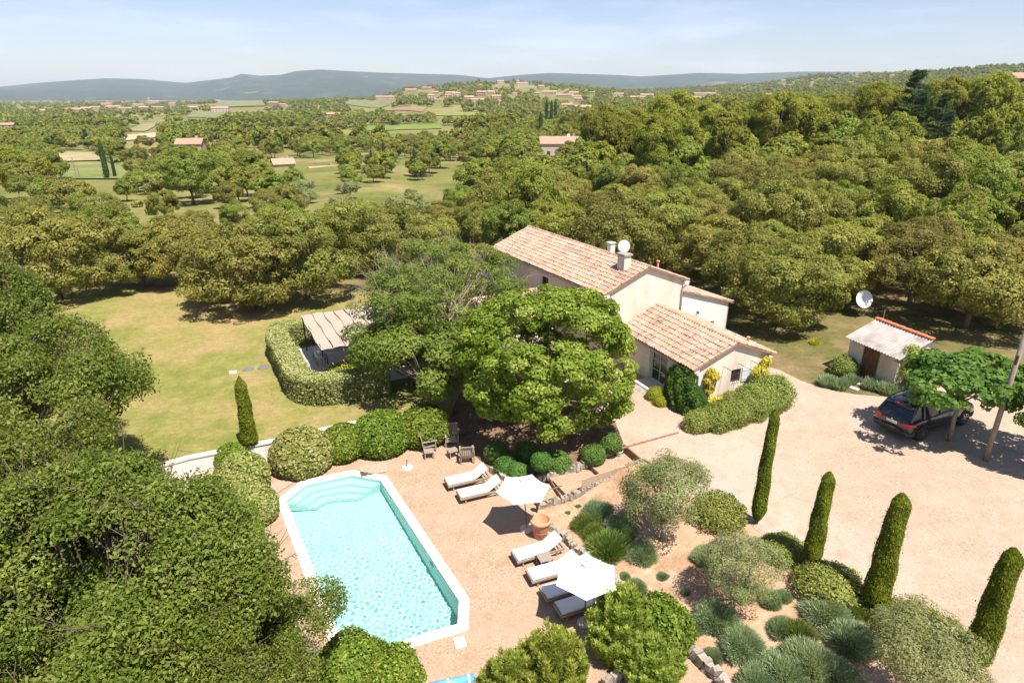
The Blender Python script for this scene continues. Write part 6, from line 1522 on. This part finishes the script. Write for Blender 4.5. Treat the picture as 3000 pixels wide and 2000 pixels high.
# fields of the valley, laid on the terrain
FIELDS = [('pale bare field between tree rows in the left valley', [FR1(*q) for q in ((805, 935), (1120, 915), (1125, 945), (850, 975))], (0.50, 0.36, 0.25), (0.44, 0.31, 0.21)),
          ('green meadow behind the left cypresses', [FR1(*q) for q in ((400, 1240), (410, 1150), (910, 1130), (910, 1240))], (0.15, 0.18, 0.05), (0.20, 0.20, 0.07)),
          ('small vineyard on pale soil in the left valley', [FR1(*q) for q in ((370, 1050), (690, 1060), (690, 1110), (390, 1120))], (0.40, 0.30, 0.18), (0.26, 0.24, 0.11)),
          ('brown ploughed field below the hill village', [FR2(*q) for q in ((280, 765), (480, 737), (590, 740), (560, 775))], (0.30, 0.19, 0.10), (0.26, 0.17, 0.09)),
          ('long bright green field across the valley middle', [FR2(*q) for q in ((150, 905), (170, 868), (700, 862), (690, 890))], (0.17, 0.24, 0.045), (0.14, 0.20, 0.04)),
          ('bright green field below the hill village', [FR2(*q) for q in ((620, 800), (650, 775), (1030, 785), (1010, 810))], (0.19, 0.24, 0.05), (0.22, 0.22, 0.07)),
          ('olive grove terraces under the hill village', [FR2(*q) for q in ((20, 720), (60, 690), (350, 700), (300, 740))], (0.20, 0.20, 0.09), (0.16, 0.17, 0.07)),
          ('stepped green terraces in the left valley', [FR1(*q) for q in ((1280, 810), (1350, 770), (1560, 780), (1540, 820))], (0.17, 0.18, 0.075), (0.22, 0.20, 0.09)),
          ('green hillside terraces above the left village', [FR1(*q) for q in ((1480, 745), (1500, 705), (1800, 695), (1830, 735))], (0.16, 0.18, 0.07), (0.22, 0.20, 0.09)),
          ('pale meadow strip in the left valley', [FR1(*q) for q in ((860, 905), (1000, 850), (1110, 850), (1000, 910))], (0.30, 0.25, 0.13), (0.20, 0.20, 0.08))]
FPOLY = []
for i, (lb, pts, c1, c2) in enumerate(FIELDS):
    w = [at(*q) for q in pts]; P2 = np.array([(q.x, q.y) for q in w]); cen = P2.mean(0); FPOLY.append(P2)
    mb = MB(); n = 12
    for a in range(n + 1):
        for b in range(n + 1):
            s_, t_ = a / n, b / n; q = (P2[0] * (1 - s_) + P2[3] * s_) * (1 - t_) + (P2[1] * (1 - s_) + P2[2] * s_) * t_; mb.v.append((q[0], q[1], float(zg(q[0], q[1])) + .25 + cen[1] * .0006))
    mb.f = [(a * (n + 1) + b, a * (n + 1) + b + 1, (a + 1) * (n + 1) + b + 1, (a + 1) * (n + 1) + b) for a in range(n) for b in range(n)]
    tag(mb.build('field', ground_mat('field %d' % i, c1, c2, tuple(x * .8 for x in c1), .05, .03, .4)), lb, None, None, 'structure')
def in_front_of_field(x, y):
    r = np.zeros(np.shape(x), bool)
    for P2 in FPOLY:
        for k in (1.0, 1.06, 1.12, 1.18, 1.25, 1.33): r |= inside(P2, x * k, y * k)
    return r
def before_house(x, y):
    r = np.zeros(np.shape(x), bool)
    for hx, hy, w in HOUSES: r |= (y < hy + 8) & (y > hy * np.where(hy < 300, .72, .86) - 6) & (np.abs(x / np.maximum(y, 1) - hx / hy) < (w * .62 + 2.0) / hy)
    return r

HOUSES = []
def nth(i, n):
    w = ['first', 'second', 'third', 'fourth', 'fifth', 'sixth', 'seventh', 'eighth', 'ninth', 'tenth', 'eleventh', 'twelfth', 'thirteenth', 'fourteenth', 'fifteenth', 'sixteenth', 'seventeenth', 'eighteenth', 'nineteenth', 'twentieth']
    t = ['twenty', 'thirty', 'forty', 'fifty', 'sixty', 'seventy', 'eighty', 'ninety']
    if i == 0: return 'leftmost'
    if i == n - 1: return 'rightmost'
    if i < 20: return w[i]
    return t[(i + 1) // 10 - 2] + ('-' + w[(i + 1) % 10 - 1] if (i + 1) % 10 else '')
rgf = np.random.default_rng(77)
# ------------------------------------------------------------------ houses of the valley and the hill village
FH_WALL = [mat('far wall %d' % k, c, tuple(v * .9 for v in c), .3, .9, .1) for k, c in enumerate(((0.40, 0.30, 0.22), (0.46, 0.36, 0.27), (0.43, 0.28, 0.20), (0.48, 0.40, 0.32)))]
FH_ROOF = [mat('far roof %d' % k, c, tuple(v * .8 for v in c), .6, .9, .1) for k, c in enumerate(((0.42, 0.25, 0.18), (0.46, 0.28, 0.20), (0.38, 0.24, 0.17)))]
M['dark_open'] = mat('dark window', (0.05, 0.045, 0.04), None, 1, .4, .3)
def far_house(label, p, w, d, h, rz, k, windows=True, tower=None, group='houses of the hill village', hip=False):
    t = thing('village_house', label, 'house', (p[0], p[1], p[2] - .6), rz, group); rise = d * .22; HOUSES.append((p[0], p[1], w))
    mb = MB().box((0, 0, h / 2), (w, d, h)); mb.add([(-w / 2, -d / 2, h), (-w / 2, d / 2, h), (-w / 2, 0, h + rise), (w / 2, -d / 2, h), (w / 2, d / 2, h), (w / 2, 0, h + rise)], [(0, 2, 1), (3, 4, 5)])
    mb.build('wall', FH_WALL[k % 4], t)
    rf = MB(); e = .35; zz = h - rise * e / (d / 2)
    for s in (-1, 1):
        a, b = (-w / 2 - e, s * (d / 2 + e), zz + .05), (w / 2 + e, s * (d / 2 + e), zz + .05); c1, c2 = (w / 2 + e, 0, h + rise + .05), (-w / 2 - e, 0, h + rise + .05)
        up = Vector((0, 0, .18)); q = [Vector(x) for x in (a, b, c1, c2)]; rf.add(q + [v + up for v in q], [(4, 5, 6, 7) if s < 0 else (7, 6, 5, 4), (0, 1, 5, 4), (1, 2, 6, 5), (3, 0, 4, 7)])
    ro = rf.build('roof', FH_ROOF[k % 3], t)
    MB().box((w * .25, d * .12, h + rise + .3), (.7, .7, 1.2)).build('chimney', FH_WALL[(k + 1) % 4], ro)
    if windows:
        n = max(2, int(w / 4)); rows_ = max(1, int(h / 2.8))
        for r in range(rows_):
            for i in range(n):
                x = -w / 2 + w * (i + .5) / n; wo = MB().box((x, -d / 2 - .03, 1.6 + r * 2.8), (1.0, .1, 1.35)).build('window', M['dark_open'], t)
    if tower:
        MB().box((w * tower[0], 0, tower[1] / 2), (d * .55, d * .55, tower[1])).build('tower', FH_WALL[k % 4], t); MB().lathe([(d * .42, 0), (0, d * .3)], 4, (w * tower[0], 0, tower[1])).build('tower_roof', FH_ROOF[k % 3], t)
    return t
def at_d(Fx, Fy, dmin):                                      # ground point there, but not nearer than dmin
    p = at(Fx, Fy)
    if p.y < dmin: d = ray(Fx, Fy); x = d[0] / d[1] * dmin; p = Vector((x, dmin, CAM_H + d[2] / d[1] * dmin))
    return p
V2 = [(300, 690, 110), (480, 632, 70), (590, 618, 60), (650, 650, 40), (620, 684, 45), (755, 655, 60), (790, 672, 55), (735, 683, 40), (670, 706, 40), (880, 688, 60), (940, 707, 80), (970, 662, 60), (1030, 650, 50), (1065, 682, 60), (1095, 580, 45), (1195, 662, 28), (1375, 615, 40), (1435, 648, 90), (1350, 658, 40), (1540, 672, 110), (1600, 655, 60), (1620, 684, 60), (1630, 712, 50), (1555, 758, 65), (1660, 758, 110), (1910, 672, 60), (2000, 684, 50), (2060, 684, 80), (2105, 668, 80), (2140, 578, 30), (2260, 604, 100), (2090, 612, 40), (1730, 652, 26), (785, 838, 50)]
V3 = [(50, 605, 50), (150, 660, 150), (110, 690, 70), (555, 668, 130), (455, 580, 40), (545, 575, 50), (690, 572, 30), (890, 582, 26), (1195, 522, 20), (985, 518, 40), (1440, 535, 26)]
V1 = [(310, 780, 90), (510, 768, 90), (600, 760, 70), (660, 752, 60), (740, 735, 60), (790, 748, 90), (870, 762, 70), (960, 742, 70), (1030, 755, 120), (1100, 755, 80), (1190, 735, 40), (1340, 755, 60), (1490, 694, 50), (1575, 692, 70), (1690, 688, 50), (1520, 776, 100), (1890, 732, 70), (1955, 735, 40), (2300, 812, 80), (70, 915, 80), (560, 784, 80)]
WHERE = {'2': 'on the wooded hill at the picture centre', '3': 'on the far right slope', '1': 'in the left valley village'}
for vs_, fr_, tag_, dmin in ((V2, FR2, '2', 850), (V3, FR3, '3', 900), (V1, FR1, '1', 700)):
    vs_ = sorted(vs_)
    for i, (X, Y, w) in enumerate(vs_):
        Fx, Fy = fr_(X, Y); p = at_d(Fx, Fy, dmin if not (tag_ == '1' and X < 100) else 350)
        wm = w / 2.351 / FPX * p.y / math.cos(TH) * .95; dpt = min(9.0, max(5.0, wm * .6)); hh = 3.2 if i % 3 else 5.6
        nm = '%s far house, counted from the left, %s' % (nth(i, len(vs_)), WHERE[tag_])
        far_house(nm, (p.x, p.y, p.z + 1.2), max(5, wm), dpt, hh, rgf.uniform(-.35, .35), i, windows=wm > 8, group='houses ' + WHERE[tag_])
Fx, Fy = FR2(1245, 596); p = at_d(Fx, Fy, 1450); far_house('stone hilltop house with square tower among pines', p, 26, 9, 7, .1, 3, True, (-.35, 12), None)
Fx, Fy = FR1(1065, 720); p = at_d(Fx, Fy, 1300); far_house('church of the left village with its small bell tower', p, 38, 12, 11, .1, 0, False, (-.45, 22), None)
# nearer houses
def near_house(label, Fx, Fy, w, d, h, rz, k, dist, win=True):
    dd = ray(Fx, Fy); x = dd[0] / dd[1] * dist; zt = CAM_H + dd[2] / dd[1] * dist
    return far_house(label, (x, dist, zt + .6), w, d, h, rz, k, win, None, None)
t = far_house('tile-roofed house half sunk in the wood at the picture centre', (15.7, 205, -2.0), 14.0, 8, 4.4, .04, 3, True, None, None)
dm = dish('satellite_dish', 'tiny white satellite dish on the lone roof in the wood', tuple(t.location + Vector((1.8, 0, 6.6))), (0, -1, .4), .5, tuple(t.location + Vector((1.8, 0, 5.2))))
near_house('pinkish two-storey house among trees in the left valley', *FR1(1330, 1085), 8.0, 7, 4.6, .2, 2, 225)
near_house('low pale house beyond the olive grove', *FR1(2245, 1245), 8.5, 6.5, 2.6, .5, 1, 190, False); near_house('tiled roof peeping out beside the low pale house', *FR1(1955, 1190), 6, 6, 2.8, .5, 1, 200, False)
near_house('house with reddish roof at the right picture edge on the slope', *FR3(2350, 600), 7, 6, 2.2, -.3, 3, 190)
for i, (X, Yb, Yt, lb) in enumerate(((528, 1225, 1085, 'thin wooden pole standing in the left meadow'), (550, 1228, 1150, 'shorter leaning pole beside the meadow pole'), (175, 1210, 1140, 'wooden pole among trees at far left'))):
    p = at(*FR1(X, Yb)); h = top_height(p, *FR1(X, Yt)); o = MB().tube([(0, 0, -.3), (0, 0, h)], [.14, .10], 6).build('wooden_pole', M['grey_bark']); o.location = p; tag(o, lb, 'pole')
tp_ = at(*FR1(1720, 1285)); o = thing('garden_table', 'white flat garden shelter on the meadow by the olive grove', 'shelter', tp_, .1)
MB().box((0, 0, 2.2), (9, 3, .18)).build('roof_slab', M['white_paint'], o)
for x in (-4, 0, 4): MB().box((x, -1.2, 1.05), (.2, .2, 2.1)).build('post', M['white_paint'], o); MB().box((x, 1.2, 1.05), (.2, .2, 2.1)).build('post', M['white_paint'], o)

# the scattered wood
def scatter(y0, y1, spacing_fn, tries, umax=.84):
    """dart throwing, thinned by the local spacing"""
    u = rgf.uniform(-umax, umax, tries); y = np.sqrt(rgf.uniform(y0 * y0, y1 * y1, tries)); x = u * y
    ok = ~in_front_of_field(x, y) & ~before_house(x, y)
    for P2 in OPEN: ok &= ~inside(P2, x, y)
    x, y = x[ok], y[ok]; sp = spacing_fn(x, y); grid = {}; out = []
    for i in range(len(x)):
        s = sp[i]
        if s > 900: continue
        gx, gy = int(x[i] // 8), int(y[i] // 8); hit = False
        for a in range(gx - 1, gx + 2):
            for b in range(gy - 1, gy + 2):
                for (px, py, ps) in grid.get((a, b), ()):
                    if (px - x[i]) ** 2 + (py - y[i]) ** 2 < (min(s, ps + 1)) ** 2: hit = True; break
                if hit: break
            if hit: break
        if hit: continue
        if any((px - x[i]) ** 2 + (py - y[i]) ** 2 < (pr + .8) ** 2 for px, py, pr in PLACED): continue
        grid.setdefault((gx, gy), []).append((x[i], y[i], s)); out.append((x[i], y[i], s))
    return out
def vnoise(x, y, sc_, ph=0.0): return np.sin(x / sc_ + ph) * np.sin(y / sc_ * .9 + ph * 2.1) + .6 * np.sin((x + y) / sc_ * 1.9 + ph * .7) * np.sin((x - y) / sc_ * 1.6 + 1.3)
def near_sp(x, y):
    u = x / y; s = np.where(u > -.06, 4.3, 6.2); s = np.where((u <= -.06) & (y > 62) & (vnoise(x, y, 11.0, .4) > .55), 999, s)
    s = np.where((u <= -.06) & (y > 95) & (vnoise(x, y, 24.0, 1.4) > .18), 999, s); s = np.where((u <= -.06) & (y > 95), s * 1.1, s)
    return np.where(y > 150, s * 1.15, s)

# tall pines, cedars and cypresses standing clear of the wood
tall = []
for (X, Y, yy) in ((200, 680, 118), (430, 720, 112), (690, 610, 108), (870, 640, 122), (1040, 635, 128), (1370, 545, 118), (1150, 660, 140), (1850, 505, 122), (2180, 480, 120), (2290, 540, 140), (620, 690, 150), (40, 690, 130)): tall.append((FR3(X, Y), yy))
for (X, Y, yy) in ((2290, 600, 112), (1800, 705, 128), (2060, 720, 135), (1930, 750, 120), (1560, 770, 240), (1660, 800, 245), (2180, 770, 100), (1500, 830, 250)): tall.append((FR2(X, Y), yy))
PW = ['with a broad crown', 'leaning a little', 'with a pointed top', 'standing clear of its neighbours']
tall.sort()
for i, ((Fx, Fy), yy) in enumerate(tall):
    d = ray(Fx, Fy); x = d[0] / d[1] * yy; z = float(zg(x, yy)); h = CAM_H + d[2] / d[1] * yy - z; s = np.clip(h / 11.0, .6, 1.6); p = Vector((x, yy, z))
    put(PINE_A[i % 2], 'pine_tree', '%s tall pine, counted from the left, rising above the right-side wood' % nth(i, len(tall)), 'pine', p, float(s), i * 1.3, 'tall pines above the wood'); mark(p, 3.0)
for (X, Y, yy, lb) in ((1640, 480, 112, 'dark green cedar with layered boughs, tallest tree on the right'), (1830, 640, 104, 'smaller cedar with drooping boughs right of the tall one')):
    Fx, Fy = FR3(X, Y); d = ray(Fx, Fy); x = d[0] / d[1] * yy; z = float(zg(x, yy)); h = CAM_H + d[2] / d[1] * yy - z
    put(CEDAR, 'cedar_tree', lb, 'cedar', Vector((x, yy, z)), float(h / 15.0), .4, None); mark((x, yy), 3.2)
CY = [(FR2, 1370, 1015, 770, 'tall dark cypress beside the lone tiled roof in the wood'), (FR2, 1412, 900, 690, 'far cypress behind the lone roof, left of three'), (FR2, 1445, 890, 690, 'far cypress behind the lone roof, middle of three'), (FR2, 1472, 860, 683, 'far cypress behind the lone roof, right of three'),
      (FR1, 742, 1235, 960, 'stout cypress leaning left by the green meadow'), (FR1, 795, 1225, 1060, 'cypress next to the stout one by the green meadow'), (FR1, 925, 1190, 1030, 'slender cypress right of the meadow gap'), (FR1, 970, 1170, 1040, 'thick cypress in the row right of the meadow gap'), (FR1, 1022, 1170, 1045, 'last cypress of the row right of the meadow gap'),
      (FR2, 215, 1205, 1030, 'left cypress of the garden group in the valley middle'), (FR2, 300, 1170, 970, 'tallest cypress of the garden group in the valley middle'), (FR2, 345, 1180, 1030, 'cypress right of the tallest in the valley garden'), (FR2, 510, 1225, 1020, 'cypress standing apart at the right of the valley garden'), (FR2, 708, 1085, 1000, 'small cypress in bright scrub, left of two'), (FR2, 740, 1080, 1005, 'small cypress in bright scrub, right of two'), (FR2, 1085, 1030, 940, 'cypress in the wood left of the lone roof')]
for i, (fr_, X, Yb, Yt, lb) in enumerate(CY):
    p = at(*fr_(X, Yb)); h = top_height(p, *fr_(X, Yt)); s = h / 9.0
    put(FCYP, 'dark_cypress', lb, 'cypress', p, float(max(.5, s * .85)), i * .9, 'dark cypresses in the valley', sz=float(s)); mark(p, 1.5)
spc = at(*FR1(610, 1030)); put(CEDAR, 'dark_fir', 'dark conifer left of the cypress row in the valley', 'fir', spc, float(top_height(spc, *FR1(610, 890)) / 15), 1.0, None)

pts = scatter(44, 330, near_sp, 32000, 1.05)
pts.sort(key=lambda q: q[1])
count = {'holm_oak': 0, 'downy_oak': 0, 'pine_tree': 0, 'wild_shrub': 0, 'valley_olive': 0}; CAPS = {'holm_oak': 270, 'downy_oak': 230, 'pine_tree': 90, 'wild_shrub': 110, 'valley_olive': 90}
rest = []; CELL = {}
LBL = {'holm_oak': ('olive-green holm oak in the crowded wood round the farmhouse', 'tree', 'holm oaks of the crowded wood'), 'downy_oak': ('fresher green oak among the holm oaks of the wood', 'tree', 'fresh green oaks of the wood'), 'pine_tree': ('brownish pine mixed into the farther wood', 'pine', 'pines of the farther wood'),
       'wild_shrub': ('bright wild shrub in the meadow left of the farmhouse', 'shrub', 'wild shrubs of the left meadow'), 'valley_olive': ('grey olive tree in the grove beyond the lawn oaks', 'olive tree', 'olives of the grove beyond the lawn')}
for x, y, s in pts:
    u = x / y; r = rgf.random(); fx = (u / math.cos(TH) * FPX + 1500) / KF; z = float(zg(x, y)); rz = rgf.random() * 6.28; sc_ = rgf.uniform(.72, 1.22)
    if -.36 < u < -.12 and 78 < y < 125 and vnoise(x, y, 9., 2.) < .8: k = 'valley_olive'; sc_ *= .95
    elif u < -.02: k = 'holm_oak' if r < .34 else ('downy_oak' if r < .80 else ('wild_shrub' if r < .93 else 'pine_tree'))
    else:
        pn = np.clip((y - 85) / 60, 0, .75) * (u > .1)
        k = 'pine_tree' if r < pn else ('holm_oak' if r < pn + (1 - pn) * .62 else 'downy_oak')
    if u < -.05: sc_ *= .86
    if k == 'pine_tree': sc_ *= .62 if y < 100 else .8
    if y > 135 and k != 'pine_tree': sc_ *= 1.12
    if count[k] >= CAPS[k] or abs(u) > .84: rest.append((x, y, z, k, sc_, rz)); continue
    count[k] += 1; i = count[k]; near = y < 95; 
    kind = {'holm_oak': (HOLM_A if near else HOLM_B), 'downy_oak': (OAK_A if near else OAK_B), 'pine_tree': PINE_B, 'wild_shrub': SHRUB, 'valley_olive': [OLIVE_B]}[k]
    lb, ct, gp = LBL[k]; o = put(kind[i % len(kind)], k, lb, ct, (x, y, z - .1), sc_, rz, gp, sz=sc_ * (rgf.uniform(.85, 1.15) if u < -.05 else rgf.uniform(.92, 1.38)))
    zone = next(nm for lim, nm in ((300, 'at the far left'), (620, 'behind the left lawn end'), (900, 'behind the lawn oaks'), (1120, 'left of the farmhouse roof'), (1440, 'behind the farmhouse roof'), (1690, 'behind the roof dish'), (1930, 'behind the annex'), (2140, 'behind the shed'), (9999, 'at the right edge')) if fx < lim)
    rank = 'front rank' if y < 57 else ('second rank' if y < 70 else ('third rank' if y < 85 else ('fourth rank' if y < 105 else ('fifth rank' if y < 130 else 'far rank'))))
    CELL.setdefault((k, zone, rank), []).append((u, o))

KW = {'holm_oak': 'olive-green holm oak', 'downy_oak': 'fresh green oak', 'pine_tree': 'brownish pine', 'wild_shrub': 'wild shrub', 'valley_olive': 'grey olive tree'}
for (k, zone, rank), lst in CELL.items():
    lst.sort(key=lambda q: q[0])
    for i, (_, o) in enumerate(lst):
        o['label'] = ('only %s in the %s of trees %s' % (KW[k], rank, zone)) if len(lst) == 1 else ('%s %s from the left, %s of trees %s' % (nth(i, 10 ** 6), KW[k], rank, zone)).replace('leftmost ', 'first ')

# everything farther: one mass, points carrying small tree models
def far_protos():
    protos = []
    for nm, lm, Rv, zc in (('far_holm', 'l_holm', (3.6, 3.5, 2.7), 3.2), ('far_oak', 'l_oak', (3.8, 3.6, 3.1), 3.6), ('far_pine', 'l_pine', (3.0, 3.0, 3.6), 5.4)):
        for lod, (n, ncl, sz) in enumerate(((2600, 60, (.55, .40)), (620, 36, (1.15, .85)), (170, 22, (2.2, 1.7)))):
            rg = np.random.default_rng(300 + lod); pos, nrm, idx, c = crown_points(rg, n, Rv, ncl, .95, .5, .35, .8, -.45, .3)
            v = leaf_arrays(rg, pos, nrm, *sz) + np.array((0, 0, zc)); protos.append(('%s_%d' % (nm, lod), leaf_mesh(nm, v, rg.random(n), None, M[lm])))
    return protos
pro = far_protos(); pcol = bpy.data.collections.new('woodland_models')
order = sorted(p[0] for p in pro); pidx = {n: i for i, n in enumerate(order)}
for nm, me in pro: pcol.objects.link(bpy.data.objects.new(nm, me))

def gn_scatter(name, label, rows, kind='stuff'):
    """rows: x,y,z,model index,scale,rotation"""
    rows = np.array(rows, dtype=np.float64); me = bpy.data.meshes.new(name); me.vertices.add(len(rows)); me.vertices.foreach_set('co', rows[:, :3].astype(np.float32).ravel())
    a = me.attributes.new('model', 'INT', 'POINT'); a.data.foreach_set('value', rows[:, 3].astype(np.int32))
    a = me.attributes.new('size', 'FLOAT', 'POINT'); a.data.foreach_set('value', rows[:, 4].astype(np.float32)); a = me.attributes.new('turn', 'FLOAT', 'POINT'); a.data.foreach_set('value', rows[:, 5].astype(np.float32))
    o = link(name, me); ng = bpy.data.node_groups.new(name, 'GeometryNodeTree')
    ng.interface.new_socket('Geometry', in_out='INPUT', socket_type='NodeSocketGeometry'); ng.interface.new_socket('Geometry', in_out='OUTPUT', socket_type='NodeSocketGeometry')
    N, L_ = ng.nodes, ng.links; gi = N.new('NodeGroupInput'); go = N.new('NodeGroupOutput'); ip = N.new('GeometryNodeInstanceOnPoints'); ci = N.new('GeometryNodeCollectionInfo')
    ci.inputs['Collection'].default_value = pcol; ci.inputs['Separate Children'].default_value = True; ci.inputs['Reset Children'].default_value = True
    ip.inputs['Pick Instance'].default_value = True
    def attr(nm, ty): q = N.new('GeometryNodeInputNamedAttribute'); q.data_type = ty; q.inputs['Name'].default_value = nm; return q.outputs['Attribute']
    cx = N.new('ShaderNodeCombineXYZ'); L_.new(attr('turn', 'FLOAT'), cx.inputs['Z']); L_.new(attr('size', 'FLOAT'), ip.inputs['Scale']); L_.new(attr('model', 'INT'), ip.inputs['Instance Index']); L_.new(cx.outputs['Vector'], ip.inputs['Rotation'])
    L_.new(gi.outputs[0], ip.inputs['Points']); L_.new(ci.outputs[0], ip.inputs['Instance']); L_.new(ip.outputs['Instances'], go.inputs[0])
    md = o.modifiers.new('scatter', 'NODES'); md.node_group = ng; return tag(o, label, None, None, kind)
KM = {'holm_oak': 'far_holm', 'downy_oak': 'far_oak', 'pine_tree': 'far_pine', 'wild_shrub': 'far_oak', 'valley_olive': 'far_holm'}
rows = [(x, y, z - .2, pidx[KM[k] + '_0'], s * (.4 if k == 'wild_shrub' else 1.0), r) for x, y, z, k, s, r in rest]
# valley and slopes out to the hills
def far_scatter(y0, y1, n, lod):
    u = rgf.uniform(-1.05, 1.05, n); y = np.exp(rgf.uniform(math.log(y0), math.log(y1), n)); x = u * y
    m_ = vnoise(x, y, 55., .3) + .5 * vnoise(x, y, 140., 1.1) + rgf.normal(0, .25, n); keep = m_ > np.where(u > .12, -.85, -.05)
    keep |= (y > 1150) & (y < 1750) & (u > -.17) & (u < .16) & (rgf.random(n) < .45)
    keep &= ~in_front_of_field(x, y) & ~before_house(x, y); x, y = x[keep], y[keep]; u = u[keep]; z = zg(x, y)
    big = vnoise(x, y, 90., 2.2); k = np.where(big > .35, 2, np.where(big < -.25, 0, 1)); r = rgf.random(len(x)); k = np.where(r < .25, 1, k)
    nm = ['far_holm', 'far_oak', 'far_pine']; s = rgf.uniform(.6, 1.25, len(x)) * np.where(y > 700, 1.15, 1.0)
    return [(x[i], y[i], z[i] - .4, pidx['%s_%d' % (nm[k[i]], lod)], s[i], rgf.random() * 6.28) for i in range(len(x))]
rows += far_scatter(325, 620, 6400, 1) + far_scatter(620, 1300, 11000, 2) + far_scatter(1300, 3200, 14500, 2)
gn_scatter('woodland', 'mixed woodland spreading over the valley to the hills', rows)

# ------------------------------------------------------------------ air
hz = MB().box((0, 3500, 85), (24000, 12400, 290)).build('haze', None); tag(hz, 'thin blue summer haze filling the valley air', None, None, 'stuff')
m = bpy.data.materials.new('haze'); m.use_nodes = True; nn = m.node_tree.nodes; nn.clear(); ou = nn.new('ShaderNodeOutputMaterial'); pv = nn.new('ShaderNodeVolumePrincipled')
pv.inputs['Color'].default_value = (0.72, 0.85, 1.0, 1); pv.inputs['Density'].default_value = 0.000075; pv.inputs['Anisotropy'].default_value = 0.0
m.node_tree.links.new(pv.outputs['Volume'], ou.inputs['Volume']); hz.data.materials.append(m); m.cycles.homogeneous_volume = True
